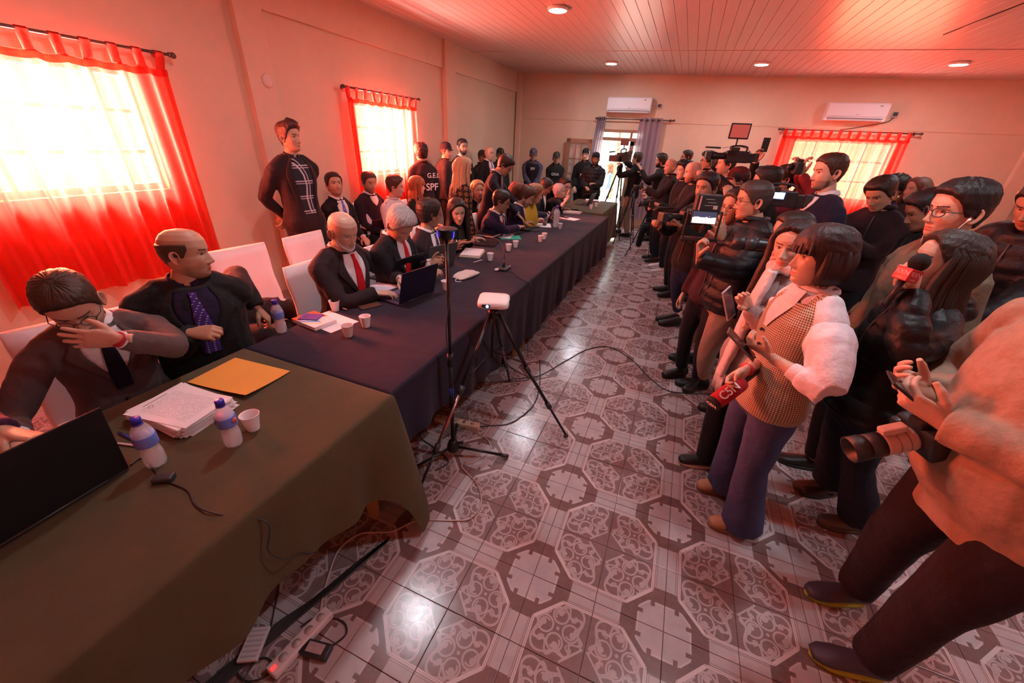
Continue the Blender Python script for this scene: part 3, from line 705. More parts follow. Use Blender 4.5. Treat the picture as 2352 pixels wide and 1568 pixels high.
def hair_locks(n, phi0, phi1, L, seed, grav, zs=.100, rad=.011, off=.016, wave=.01, spread=.03, curl=0.0, fwd=0.0, side=None):
    """strands of hair laid over the head and falling; head space, grav = unit vector of gravity there"""
    rs = np.random.RandomState(seed); mb = MB(); grav = np.asarray(grav)
    for i in range(n):
        a = math.radians(phi0 + (phi1 - phi0) * (i + rs.uniform(.1, .9)) / n); sg = side if side else (1 if i % 2 else -1)
        if n > 6 and not side: a = math.radians(phi0 + (phi1 - phi0) * rs.uniform(0, 1))
        ph = sg * a; pts = []; l = L * rs.uniform(.86, 1.04); o = off * rs.uniform(.6, 1.25)
        for iz, z in enumerate(np.linspace(zs, -.055, 7)):
            x, y = hsurf(ph * (1 - .25 * max(0, (z - .05) / .05)), z, 1, o * min(1, .1 + iz * .3) + .010 * max(0, -z) / .05); pts.append(V3(x, y, z + (.006 if z > .09 else 0)))
        p = pts[-1]; out = nrm(V3(p[0], p[1], 0)); k = 9; w1, w2 = rs.uniform(0, 6), rs.uniform(3, 7)
        for t in np.linspace(0, 1, k + 1)[1:]:
            q = p + grav * l * t + out * spread * math.sin(t * PI * .5) * (1 if l > .1 else -.3) + V3(0, fwd * t, 0) + V3(math.sin(w1 + w2 * t), math.cos(w1 * 2 + w2 * t), 0) * wave * t - out * curl * t * t
            pts.append(q)
        m = len(pts); R = [rad * (.6 + .5 * math.sin(PI * min(1, j / (m - 1) * 1.15))) * (1 if j < m - 3 else (.75, .5, .2)[j - (m - 3)]) for j in range(m)]
        mb.tube(pts, R, 6, flat=1.7)
    return np.array(mb.v), mb.f
# ---------------------------------------------------------------- materials worn
def vc_mat(name, rough, bmp):
    m, nt, b = new_mat(name); a = nt.nodes.new('ShaderNodeAttribute'); a.attribute_name = 'Col'; nz = noise(nt, objc(nt), 90, 4, .6)
    mm = nt.nodes.new('ShaderNodeMix'); mm.data_type = 'RGBA'; mm.blend_type = 'MULTIPLY'; mm.inputs[0].default_value = .35; nt.links.new(a.outputs[0], mm.inputs[6])
    g = nt.nodes.new('ShaderNodeValToRGB'); g.color_ramp.elements[0].color = (.6, .5, .48, 1); g.color_ramp.elements[1].color = (1.25, 1.25, 1.25, 1); nt.links.new(nz, g.inputs[0]); nt.links.new(g.outputs[0], mm.inputs[7])
    nt.links.new(mm.outputs[2], b.inputs['Base Color']); b.inputs['Roughness'].default_value = rough; b.inputs['Subsurface Weight'].default_value = 0
    bump(nt, b, noise(nt, objc(nt), 260, 3), bmp, .002); return m
M_SKIN = vc_mat('skin', .48, .15)
def hair_mat(col):
    key = ('hair', tuple(col))
    if key in MC: return MC[key]
    m, nt, b = new_mat('hair'); mp = nt.nodes.new('ShaderNodeMapping'); mp.inputs['Scale'].default_value = (190, 190, 16); nt.links.new(objc(nt), mp.inputs[0])
    nz = noise(nt, mp.outputs[0], 1, 4, .6); c = mixc(nt, nz, tuple(v * .35 for v in col), tuple(min(1, v * 1.7) for v in col)); nt.links.new(c, b.inputs['Base Color'])
    b.inputs['Roughness'].default_value = .42; b.inputs['Specular IOR Level'].default_value = .35; bump(nt, b, nz, .6, .004); MC[key] = m; return m
def cloth_mat(col, kind='wool'):
    key = ('cloth', tuple(col), kind)
    if key in MC: return MC[key]
    m, nt, b = new_mat('cloth_' + kind); oc = objc(nt); X, Y, Z = xyz(nt, oc)
    if kind == 'check':
        s = 1 / .0045; cx = (X.at2(Y) * .155 * s).pp(1.0).gt(.5); cz = (Z * s).pp(1.0).gt(.5); f = (cx + cz) * .5
        c = mixc(nt, f, (.09, .05, .03), (.62, .47, .34)); nt.links.new(c, b.inputs['Base Color'])
    elif kind == 'plaid':
        U = X * .77 - Y * .64
        l1 = ((U / .055).pp(1.0)).lt(.08).mx(((U / .055) + .35).pp(1.0).lt(.05)); l2 = ((Z / .07).pp(1.0)).lt(.07).mx(((Z / .07) + .3).pp(1.0).lt(.05))
        c = mixc(nt, l1.mx(l2), (.02, .02, .03), (.45, .42, .46)); nt.links.new(c, b.inputs['Base Color'])
    elif kind == 'denim':
        nz = noise(nt, oc, 6, 5, .7); c = mixc(nt, nz, tuple(v * .55 for v in col), tuple(v * 1.35 for v in col)); nt.links.new(c, b.inputs['Base Color'])
    elif kind == 'monogram':
        u = (X * .8 + Y * .6) / .062; w = Z / .062; a = u.pp(1.0) - .5; d = (w + (u._op('FLOOR') * 1.0)).pp(1.0) - .5
        r_ = hyp(a, d); th = a.at2(d); fl = (r_ - ((th * 4.0).sin() * .10 + .24)).ab().lt(.05).mx(r_.lt(.07)); c = mixc(nt, fl, (.02, .014, .012), (.36, .20, .10)); nt.links.new(c, b.inputs['Base Color'])
    elif kind == 'dots':
        a = (X / .012).pp(1.0) - .5; d = (Z / .012).pp(1.0) - .5; c = mixc(nt, hyp(a, d).lt(.16), col, (.5, .45, .6)); nt.links.new(c, b.inputs['Base Color'])
    elif kind == 'camo':
        nz = N(nt, noise(nt, oc, 9, 2)); c = mixc(nt, nz.gt(.5), col, tuple(v * .45 for v in col)); nt.links.new(c, b.inputs['Base Color'])
    else:
        col = tuple(v * .78 if max(col) < .1 else v for v in col)
        nz = noise(nt, oc, 45, 5, .7); c = mixc(nt, nz, tuple(v * .72 for v in col), tuple(min(1, v * 1.22) for v in col)); nt.links.new(c, b.inputs['Base Color'])
    b.inputs['Specular IOR Level'].default_value = .25
    b.inputs['Roughness'].default_value = {'puffer': .42, 'leather': .4}.get(kind, .82)
    if kind in ('wool', 'check', 'knit'): b.inputs['Sheen Weight'].default_value = .04
    f1 = N(nt, noise(nt, oc, 11, 4, .55)); f2 = N(nt, noise(nt, oc, 420, 2)); h = f1 * 1.0 + f2 * .06
    bump(nt, b, h, .45, .03); MC[key] = m; return m
SK = {'light': (.56, .35, .26), 'mid': (.46, .27, .18), 'tan': (.38, .20, .125), 'dark': (.27, .14, .085)}
def rgb(c): return np.array(c, float)
class Person: pass
def ik(S, W, l1, l2, pole):
    d = W - S; D = np.linalg.norm(d); mx = (l1 + l2) * .995
    if D > mx: W = S + d / D * mx; d = W - S; D = mx
    a = (l1 * l1 - l2 * l2 + D * D) / (2 * D); h = math.sqrt(max(0, l1 * l1 - a * a)); u = d / D; pole = np.asarray(pole, float); pl = nrm(pole - u * (pole @ u))
    return S + u * a + pl * h, W
def person(label, head, face, look=(0, 0, 0), mode='stand', s=None, build=1.0, fem=False, skin='mid', lod=1, lean=0.0, slouch=0.0, belly=0.0,
           hands=(None, None), hpose=('relax', 'relax'), hdir=(None, None), hpalm=(None, None), poles=(None, None), sleeve=1.0,
           top='suit', topc=(.012, .012, .016), shirt=(.75, .72, .74), tie=None, pants=(.012, .012, .018), pkind='wool', shoes=(.02, .015, .015), sole=None,
           hair='short', hairc=(.02, .013, .01), hth=None, stub=0.0, beard=None, brow=1.0, jaw=1.0, nose=1.0, glasses=None, cap=None, long=None, seed=None,
           feet=None, flare=0.0, hem=None, seat=.46, group=None, openv=None, legs=True, hipyaw=None, eyes_closed=False, cat='person', bald_patch=None, hipoff=None, collar=None):
    global PSEED
    PSEED += 1; seed = seed or PSEED; Hc = V3(*head); fa = math.radians(face); F = V3(math.cos(fa), math.sin(fa), 0); Rt = V3(F[1], -F[0], 0); U = V3(0, 0, 1)
    sk = rgb(SK[skin]) * np.random.RandomState(seed).uniform(.93, 1.07); hairc = tuple(hairc)
    st = Hc[2] + .12 if mode == 'stand' else 1.72 * (s or 1)
    sc = s or st / 1.75; p = Person(); hs = (.97 if fem else 1.02) * (1.05 if mode == 'sit' else 1)
    hy = fa + math.radians(look[0]); pit = math.radians(look[1]); rol = math.radians(look[2])
    HR = np.array(Matrix.Rotation(hy - PI / 2, 3, 'Z') @ Matrix.Rotation(-pit, 3, 'X') @ Matrix.Rotation(rol, 3, 'Y'))
    hup = HR[:, 2]; hf = HR[:, 1]
    Nk = Hc - hup * .120 * sc - hf * .034 - U * .032 * sc                               # base of the neck
    if mode == 'stand':
        zh = (hem if False else .525) * st - (.02 if lean else 0); dz = Nk[2] - zh; ln = math.radians(lean)
        P = V3(Nk[0], Nk[1], zh) - F * math.tan(ln) * dz + F * .02
    else:
        zh = seat + .09; dz = Nk[2] - zh; Lt = .50 * sc; P = V3(Nk[0], Nk[1], zh) - F * max(.03, math.sqrt(max(0, Lt * Lt - dz * dz)) if dz < Lt else .03)
    if hipoff is not None: P = P + V3(*hipoff)
    T = Nk - P; u = nrm(T); f = nrm(F - u * (F @ u)); r = np.cross(f, u)
    hr = Rt if hipyaw is None else V3(math.sin(math.radians(hipyaw)), -math.cos(math.radians(hipyaw)), 0); hfw = V3(-hr[1], hr[0], 0)
    b = build * sc; fw = .90 if fem else 1.0
    tt = [-.16, -.05, .05, .22, .40, .60, .76, .88, .95, 1.03]; A = [.150, .168, .166, .150, .146, .164, .170, .138, .092, .064]; B = [.100, .116, .118, .106, .104, .116, .112, .096, .080, .066]
    if fem: A = [.155, .172, .166, .140, .130, .146, .154, .130, .082, .056]; B = [.104, .118, .112, .096, .095, .118, .108, .086, .070, .055]
    belf = [0, .3, .7, 1, .9, .4, .1, 0, 0, 0]
    def sec(t, inf=0.0, ax=None):
        a = np.interp(t, tt, A) * b + inf; bb = np.interp(t, tt, B) * b; bl = np.interp(t, tt, belf) * belly; w = min(1, max(0, (t + .1) / .6))
        c = P + T * t - f * slouch * math.sin(PI * min(1, max(0, t))) + f * (bl * .5); rr = nrm(hr * (1 - w) + r * w); ff = nrm(hfw * (1 - w) + f * w)
        return (c, rr, ff, a + bl * .3, bb + inf + bl * .5)
    sw = .172 * b * (.90 if fem else 1); SH = [P + T * .81 - r * sw, P + T * .81 + r * sw]                # left, right
    l1, l2 = .285 * sc, .250 * sc; elbows = []; wr = []
    for i, sg in enumerate((-1, 1)):
        W = hands[i]
        if W is None: W = SH[i] + V3(0, 0, -.515 * sc) + r * sg * .07 + F * .06 if mode == 'stand' else P + hfw * .30 + hr * sg * .10 + V3(0, 0, .12)
        W = np.asarray(W, float); pole = poles[i] if poles[i] is not None else (-F * .9 + r * sg * .55 - U * .8)
        E, W = ik(SH[i], W, l1, l2, pole); elbows.append(E); wr.append(W)
    HJ = [P - hr * .088 * b, P + hr * .088 * b]; K = []; An = []; FD = []
    for i, sg in enumerate((-1, 1)):
        if feet is not None: fx, fy, fyaw = feet[i]; A_ = V3(fx, fy, .085); fd = V3(math.cos(math.radians(fyaw)), math.sin(math.radians(fyaw)), 0)
        elif mode == 'stand': A_ = V3(P[0], P[1], .085) + hr * sg * .105 * sc - hfw * .03; fd = nrm(hfw + hr * sg * .22)
        else: A_ = V3(P[0], P[1], .085) + hfw * .46 * sc + hr * sg * .13; fd = hfw
        k_, A_ = ik(HJ[i], A_, (zh - .085) * .51 if mode == 'stand' else .43 * sc, (zh - .085) * .50 if mode == 'stand' else .42 * sc, hfw + U * (.9 if mode == 'sit' else 0) + hr * sg * .1)
        K.append(k_); An.append(A_); FD.append(fd)
    vox = {0: .022, 1: .015, 2: .0095}[lod]; meshes = []
    # --- body: one skin from neck to feet, head and hands on it
    ls = LS(); ls.loft([sec(t, -.018) for t in (-.12, 0, .2, .4, .6, .8, .9, .98)], 14)
    nr = (.048 if fem else .057) * (1 + .12 * max(0, build - 1) * 5 * .5)
    Hn = Hc - hup * .075 - hf * .012; ls.limb([Nk - T * .06, Nk + (Hn - Nk) * .45, Hn, Hn + (Hc - Hn) * .5], [nr * 1.25, nr, nr * .98, nr * .7], 16)
    for i in (0, 1):
        q, rad = limb_pts(SH[i], elbows[i], wr[i], [x * sc for x in (.045, .043, .036, .036, .024)]); ls.limb(q, rad, 12)
        if legs and mode == 'stand' or legs: q, rad = limb_pts(HJ[i], K[i], An[i], [x * b for x in (.075, .072, .050, .048, .035)]); ls.limb(q, rad, 12)
    V, Fc, _ = remesh(ls.v, ls.f, max(vox, .013) if lod < 2 else .012, 3); VV = [V]; FF = list(Fc); CC = [np.tile(sk, (len(V), 1))]; off = len(V)
    hm = {0: (44, 40), 1: (60, 54), 2: (96, 84)}[lod]; lipc = sk * np.array([.95, .50, .50]) if not fem else sk * np.array([.95, .38, .38])
    scalp = {'bald': .0, 'fringe': 0.0, 'buzz': .85}.get(hair, None)
    hv, hfc, hc = head_mesh(hm[0], hm[1], fem, sk, hairc, lipc, brow, stub, beard, scalp, seed, jaw, nose, eyes_closed)
    hv = (hv * hs) @ HR.T + Hc; VV.append(hv); FF += [tuple(i + off for i in q) for q in hfc]; CC.append(hc); off += len(hv)
    for i, sg in enumerate((-1, 1)):
        if hpose[i] is None: continue
        fd = hdir[i] if hdir[i] is not None else nrm(wr[i] - elbows[i]) + (V3(0, 0, -.15) if hands[i] is None and mode == 'stand' else 0)
        pm = hpalm[i] if hpalm[i] is not None else ((-r * sg if mode == 'stand' else V3(0, 0, -1)) if hands[i] is None else V3(0, 0, -1))
        v_, f_ = place_hand(hpose[i], lod == 2, i == 1, wr[i] + nrm(fd) * .012, fd, pm, (.92 if fem else 1.04) * min(1.05, sc))
        VV.append(v_); FF += [tuple(k_ + off for k_ in q) for q in f_]; CC.append(np.tile(sk, (len(v_), 1))); off += len(v_)
    V = np.concatenate(VV); C = np.concatenate(CC); base = V3(P[0], P[1], 0)
    def finish(name, V, Fq, m, parent=None, C=None, loc=None):
        me = me_of(name, np.asarray(V) - base, Fq)
        if C is not None:
            a = me.color_attributes.new('Col', 'FLOAT_COLOR', 'POINT'); a.data.foreach_set('color', np.concatenate([C, np.ones((len(C), 1))], 1).ravel())
        me.materials.append(m); o = link(name, me, None, parent, loc); return o
    root = finish('person', V, FF, M_SKIN, None, C, tuple(base)); tag(root, label, cat, group)
    p.root = root; p.base = base; p.sec = sec; p.P, p.N, p.r, p.f, p.u, p.F = P, Nk, r, f, u, F; p.wr, p.el, p.HR, p.Hc, p.hs, p.SH, p.An, p.K = wr, elbows, HR, Hc, hs, SH, An, K
    def part(name, mb_or_v, f_, m, parent=root, **kw): return finish(name, mb_or_v, f_, m, parent, **kw)
    def hp(V): return (np.asarray(V, float) * hs) @ HR.T + Hc
    p.part = part; p.hp = hp
    # --- top
    inf = {'suit': .012, 'coat': .022, 'sweater': .010, 'puffer': .034, 'vestp': .030, 'hoodie': .026, 'tshirt': .006, 'shirt': .008, 'jacket': .018, 'tactical': .030}.get(top, .012)
    low = {'suit': -.30, 'coat': -.5, 'puffer': -.14, 'vestp': -.16, 'hoodie': -.16, 'tactical': -.08, 'sweater': -.10, 'jacket': -.16}.get(top, -.10) if hem is None else hem
    if mode == 'sit': low = max(low, -.14)
    ls = LS(); tl = [t for t in (low, low * .6, -.05, .05, .22, .40, .60, .76, .88, .95, 1.0)]
    S_ = [sec(t, inf + (.012 if top in ('suit', 'coat') and t < .1 else 0)) for t in tl]; ls.loft(S_, 26, .92)
    mtop = cloth_mat(topc, {'puffer': 'puffer', 'vestp': 'puffer'}.get(top, {'check': 'check', 'monogram': 'monogram'}.get(openv, 'wool')))
    for i in (0, 1):
        ar = [x * sc for x in (.062, .058, .050, .046, .037)]; ar = [x * (.86 if fem else 1) * (1 + .5 * (build - 1)) + inf * .55 for x in ar]
        E_, W_ = elbows[i], elbows[i] + (wr[i] - elbows[i]) * sleeve
        if top == 'nosleeve': continue
        q, rad = limb_pts(SH[i] - r * (0), E_, W_, ar); ls.limb([Nk - u * .035 + r * sg2(i) * .02, (Nk + SH[i]) * .5 + u * .012, SH[i] + u * .0], [x * b for x in (.055 + inf * .3, .058 + inf * .4, .056 + inf * .5)], 12)
        
        if sleeve < .5: q = q[:7]; rad = rad[:7]
        ls.limb(q, rad, 14); ls.ball(SH[i] - r * sg2(i) * .006, (.060 * b * (.9 if fem else 1) + inf * .4,) * 3)
    if top in ('hoodie', 'puffer') or collar == 'hood':
        ls.ball(Nk - f * .075 - u * .01, (.085, .06, .06)) ; ls.limb([Nk + f * .03 + r * a * .08 - f * abs(a) * 0 for a in (-1, -.5, 0, .5, 1)], .02, 8)
    V, Fc, Nn = remesh(ls.v, ls.f, vox, 3); amp = {0: .003, 1: .004, 2: .0045}[lod]
    rel = (V - P) @ u
    w = nz3(V * np.array([1, 1, .55]), 38, seed); w = np.sign(w) * np.abs(w) ** .7
    V = V + Nn * (w * amp + nz3(V, 90, seed + 3) * amp * .35)[:, None]
    if top in ('puffer', 'vestp'): 
        th = rel / .075 * PI; V = V + Nn * (np.abs(np.sin(th)) ** .6 * .010 - .005)[:, None]
    p.top = part('jacket' if top in ('suit', 'coat', 'jacket', 'puffer', 'tactical') else 'padded_vest' if top == 'vestp' else top if top in ('sweater', 'hoodie', 'shirt') else 'shirt', V, Fc, mtop)
    # --- collar, shirt front, tie, lapels on the chest
    def chest(t, ph, o): c, rr, ff, a, bb = sec(t, inf); e = .92; cs, sn = math.cos(ph), math.sin(ph); return c + rr * (a + o) * math.copysign(abs(sn) ** e, sn) + ff * (bb + o) * abs(cs) ** e
    def strip(name, fl, fr_, t0, t1, o0, m, n=10, cols=6, parent=root, edge=.006):
        v = []
        for k_ in range(n + 1):
            t = t0 + (t1 - t0) * k_ / n; a, c = fl(t), fr_(t)
            for j in range(cols + 1): v.append(chest(t, a + (c - a) * j / cols, o0))
            v.append(chest(t, c, o0 - edge)); v.append(chest(t, a, o0 - edge))
        w_ = cols + 3; return part(name, v, [(k_ * w_ + j, k_ * w_ + (j + 1) % w_, (k_ + 1) * w_ + (j + 1) % w_, (k_ + 1) * w_ + j) for k_ in range(n) for j in range(w_)], m)
    if top in ('suit', 'coat') or openv == 'v' or openv == 'open':
        tb = .42 if top == 'suit' else .45; te = .985
        if openv == 'v': tb = .78
        if openv == 'open': tb = .0
        wv = .62 if openv != 'open' else .42
        hwf = lambda t: max(.02, wv * ((t - tb) / (te - tb)) ** .9) if openv != 'open' else .30 + .25 * t
        ms = cloth_mat(shirt, 'plaid' if openv == 'open' else 'cotton')
        strip('shirt', lambda t: -hwf(t), hwf, tb, te, .004 if lod else .006, ms, 12, 8)
        if tie is not None:
            tw = lambda t: np.interp(t, [tb - .1, tb + .1, .9, .94, .975], [.16, .17, .085, .075, .12]) * .9
            strip('tie', lambda t: -tw(t), tw, tb - .06, .975, .012, cloth_mat(tie, 'dots' if tie[2] > .15 and tie[0] > .04 else 'silk'), 12, 4)
        if top in ('suit', 'coat'):
            for sg in (-1, 1):
                lw = lambda t: np.interp(t, [tb, tb + .25, .80, .84, te], [.06, .22, .34, .22, .16])
                a_ = (lambda t: hwf(t) - .02) if sg > 0 else (lambda t: -hwf(t) - lw(t)); c_ = (lambda t: hwf(t) + lw(t)) if sg > 0 else (lambda t: -hwf(t) + .02)
                strip('lapel', a_, c_, tb, te, .010, mtop, 12, 4)
            for k_ in range(2): part('button', *_bt(MB().sphere(chest(tb - .07 - .11 * k_, .06, .006), .008, 8, 6)), M_DK)
        # collars
        mbc = MB(); pts = []
        for j in range(13):
            a = -2.4 + 4.8 * j / 12; pts.append(Nk + u * (.020 + .02 * math.cos(a) * -1) + f * (nr + .014) * math.cos(a + PI) * -1 * -1 + r * (nr + .012) * math.sin(a))
        pts = [Nk + u * (.028 - .030 * max(0, math.cos(a))) + f * (nr + .016) * math.cos(a) + r * (nr + .010) * math.sin(a) for a in np.linspace(.25, 2 * PI - .25, 15)]
        mbc.tube(pts, .0062, 8, flat=3.2); part('collar', mbc.v, mbc.f, ms)
        if openv not in ('v',):
            mbc = MB(); pts = [Nk + u * (.008 - .035 * max(0, math.cos(a))) + f * (nr + .028) * math.cos(a) + r * (nr + .026) * math.sin(a) for a in np.linspace(.7, 2 * PI - .7, 15)]
            mbc.tube(pts, .0085, 8, flat=2.6); part('jacket_collar', mbc.v, mbc.f, mtop)
    elif top in ('sweater', 'jacket', 'tactical', 'vestp', 'puffer', 'tshirt', 'shirt', 'hoodie'):
        mbc = MB(); pts = [Nk + u * (.016 + (.02 if top in ('jacket', 'puffer', 'tactical', 'vestp') else 0)) + f * (nr + .014) * math.cos(a) + r * (nr + .012) * math.sin(a) for a in np.linspace(0, 2 * PI, 17)]
        mbc.tube(pts, .013 if top in ('sweater', 'tshirt', 'shirt') else .020, 6); part('collar', mbc.v, mbc.f, mtop if collar in (None, 'hood') else cloth_mat(collar, 'cotton'))
        if top in ('jacket', 'puffer', 'vestp', 'tactical') and lod: strip('zip', lambda t: -.02, lambda t: .02, .0, .93, .006, M_DK, 10, 1)
    # cuffs
    if top == 'suit' or (top == 'sweater' and openv == 'v'):
        for i in (0, 1):
            if hpose[i] is None: continue
            d = nrm(wr[i] - elbows[i]); mbc = MB().tube([wr[i] - d * .03, wr[i] - d * .002, wr[i] + d * .006, wr[i] + d * .004], [.037 * sc, .0365 * sc, .035 * sc, .030 * sc], 14); part('shirt_cuff', mbc.v, mbc.f, cloth_mat(shirt, 'cotton'))
    # --- trousers and shoes
    if legs:
        ls = LS(); ls.loft([sec(t, -.002) for t in (-.14, -.05, .04, .12)], 20)
        ls.ball(P - V3(0, 0, .05), (.12 * b, .11 * b, .10 * b))
        for i in (0, 1):
            a0 = An[i] + V3(0, 0, .0 if flare else .02); q, rad = limb_pts(HJ[i], K[i], a0 - (V3(0, 0, .045) if flare else 0), [x * b for x in (.096, .092, .068, .064 + flare * .3, .056 + flare)]); ls.limb(q, rad, 16)
        V, Fc, Nn = remesh(ls.v, ls.f, max(.012, vox), 3); V = V + Nn * (nz3(V * np.array([1, 1, .45]), 42, seed + 9) * .0045)[:, None]
        p.trousers = part('trousers', V, Fc, cloth_mat(pants, pkind))
        if lod > 0 or mode == 'stand':
            for i in (0, 1): make_shoe(p, An[i], FD[i], shoes, sole, .93 if fem else 1.05)
    # --- hair
    hm_ = {0: (48, 26), 1: (72, 36), 2: (120, 60)}[lod]; mh = hair_mat(hairc); th = hth or (.007, .016)
    grav = HR.T @ V3(0, 0, -1)
    if hair in ('short', 'quiff', 'curly', 'reced'):
        line = 'reced' if hair == 'reced' else 'short'; v_, f_ = hair_cap(*hm_, line, th if hair != 'curly' else (.022, .034), seed, rough=2.2 if hair == 'curly' else 1.0, front_lift=.022 if hair == 'quiff' else 0)
        part('hair', hp(v_), f_, mh)
    elif hair == 'fringe': v_, f_ = hair_cap(*hm_, 'fringe', (.005, .004), seed, topz=.062); part('hair', hp(v_), f_, mh)
    elif hair in ('long', 'bob', 'bangs'):
        line = 'bangs' if hair in ('bob', 'bangs') else 'woman'; v_, f_ = hair_cap(*hm_, line, (.016, .020), seed, rough=.7); V_ = [hp(v_)]; F_ = list(f_); o_ = len(v_)
        L_ = long or (.10 if hair == 'bob' else .34); nl = {0: 26, 1: 44, 2: 90}[lod]; ph0 = 66 if hair != 'long' else 70
        v2, f2 = hair_locks(nl, ph0, 180, L_, seed, grav, rad=.016 if lod < 2 else .011, off=.014, spread=.035 if hair != 'bob' else .02, curl=.03 if hair == 'bob' else 0, wave=.012 if hair != 'bob' else .004, zs=.100 if hair != 'bob' else .062)
        V_.append(hp(v2)); F_ += [tuple(k_ + o_ for k_ in q) for q in f2]; o_ += len(v2)
        if hair == 'bob' or hair == 'bangs':
            v3, f3 = hair_locks(16, 0, 50, -.0, seed + 1, grav, zs=.11, rad=.007, off=.016, spread=0, wave=0); v3 = np.array(v3); v3 = v3.copy(); bad = v3[:, 2] < .022; v3[bad] = v3[bad] * 0 + np.where(True, v3[bad], 0); v3[:, 2] = np.maximum(v3[:, 2], .020 + .0 * v3[:, 0])
            V_.append(hp(v3)); F_ += [tuple(k_ + o_ for k_ in q) for q in f3]
        part('hair', np.concatenate(V_), F_, mh)
    if beard is not None and stub > .7:                                   # a trimmed beard with some depth
        Mb, nb = hm_; ss = np.linspace(-1.5, 1.5, 40); zz = np.linspace(-.118, -.02, 22); PH, ZZ = np.meshgrid(ss, zz); X, Y = hsurf(PH, ZZ, jaw * 1.03)
        lim = np.interp(np.abs(PH), [0, .5, .9, 1.2, 1.5], [-.078, -.070, -.055, -.02, .0]); m_ = np.clip((lim - ZZ) / .008, 0, 1) * np.clip((1.5 - np.abs(PH)) * 6, 0, 1); m_ = np.maximum(m_, np.exp(-(((np.abs(X)) - .014) / .014) ** 2 - ((ZZ + .0555) / .004) ** 2) * (np.abs(PH) < .6))
        nn = np.stack([X, Y, 0 * X + .0], -1); nn /= np.linalg.norm(nn, axis=-1, keepdims=True); rn = nz3(np.stack([PH.ravel() * 20, ZZ.ravel() * 300, PH.ravel()], 1), 1, seed).reshape(PH.shape)
        O = m_ * (.006 + .002 * rn) - (1 - m_) * .010 + .006 * (np.exp(-(X / .02) ** 2 - ((ZZ + .100) / .014) ** 2)) + .004 * np.exp(-(X / .02) ** 2 - ((ZZ + .058) / .006) ** 2); Vb = np.stack([X, Y, ZZ], -1) + nn * O[..., None]; Wd = 40
        part('beard', hp(Vb.reshape(-1, 3)), [(i * Wd + j, i * Wd + j + 1, (i + 1) * Wd + j + 1, (i + 1) * Wd + j) for i in range(21) for j in range(39)], hair_mat(beard))
    if glasses: 
        mb = MB(); gc = M_DK
        for sx in (-1, 1):
            rim = [(sx * .033 + .0225 * math.cos(a) * (1 if glasses != 'square' else (1 + .1 * abs(math.sin(2 * a)))), .104 - .02 * (abs(sx * .033 + .0225 * math.cos(a)) / .06) ** 2, .001 + .0185 * math.sin(a)) for a in np.linspace(0, 2 * PI, 21)]
            mb.tube(rim, .0017 if glasses != 'thick' else .0026, 6); mb.tube([(sx * .055, .096, .006), (sx * .074, .07, .006), (sx * .078, .0, .004), (sx * .077, -.015, -.006)], .0017, 5)
        mb.tube([(-.011, .104, .004), (0, .108, .007), (.011, .104, .004)], .0016, 5); part('glasses', hp(mb.v), mb.f, gc)
    if cap:
        ck, cc = cap; mk = cloth_mat(cc, 'cotton')
        zs = [.035, .045, .07, .10, .128, .145, .15] if ck == 'cap' else [.032, .045, .07, .10, .126, .140, .146]; kk = []
        for z in zs:
            t = (z - zs[0]) / (zs[-1] - zs[0]); R_ = math.sqrt(max(.0, 1 - t ** 3.2))
            for j in range(24):
                a = 2 * PI * j / 24; kk.append((.086 * R_ * math.sin(a), -.005 + .106 * R_ * math.cos(a), z + (.012 if ck == 'cap' else .01) * math.cos(a) * (1 - t)))
        nf = len(zs); f_ = [(i * 24 + j, i * 24 + (j + 1) % 24, (i + 1) * 24 + (j + 1) % 24, (i + 1) * 24 + j) for i in range(nf - 1) for j in range(24)] + [tuple(range((nf - 1) * 24, nf * 24))]
        f_ = [q[::-1] for q in f_]; co = part('cap', hp(kk), f_, mk)
        if ck == 'cap':
            vs = [(.072 * math.sin(a) * (1 + .0 * k_), .080 * math.cos(a) + .0 + k_ * .055 * max(0, math.cos(a)) ** .7, .044 - k_ * .022 + dz) for dz in (0, .005) for k_ in (0, .5, 1) for a in np.linspace(-1.15, 1.15, 11)]
            ff_ = [(d * 33 + k_ * 11 + j, d * 33 + k_ * 11 + j + 1, d * 33 + (k_ + 1) * 11 + j + 1, d * 33 + (k_ + 1) * 11 + j) for d in (0, 1) for k_ in (0, 1) for j in range(10)]
            finish('visor', hp(vs), ff_, mk, root)
            mbb = MB().lathe([(0, .004), (.012, .003), (.014, 0)], 8, (0, 0, 0)); v_ = np.array(mbb.v)[:, [0, 2, 1]] + V3(0, .098, .092); part('cap_badge', hp(v_), mbb.f, mat((.45, .38, .25), .4, .5))
    return p
PSEED = 100
sg2 = lambda i: (-1, 1)[i]
def _bt(mb): return mb.v, mb.f
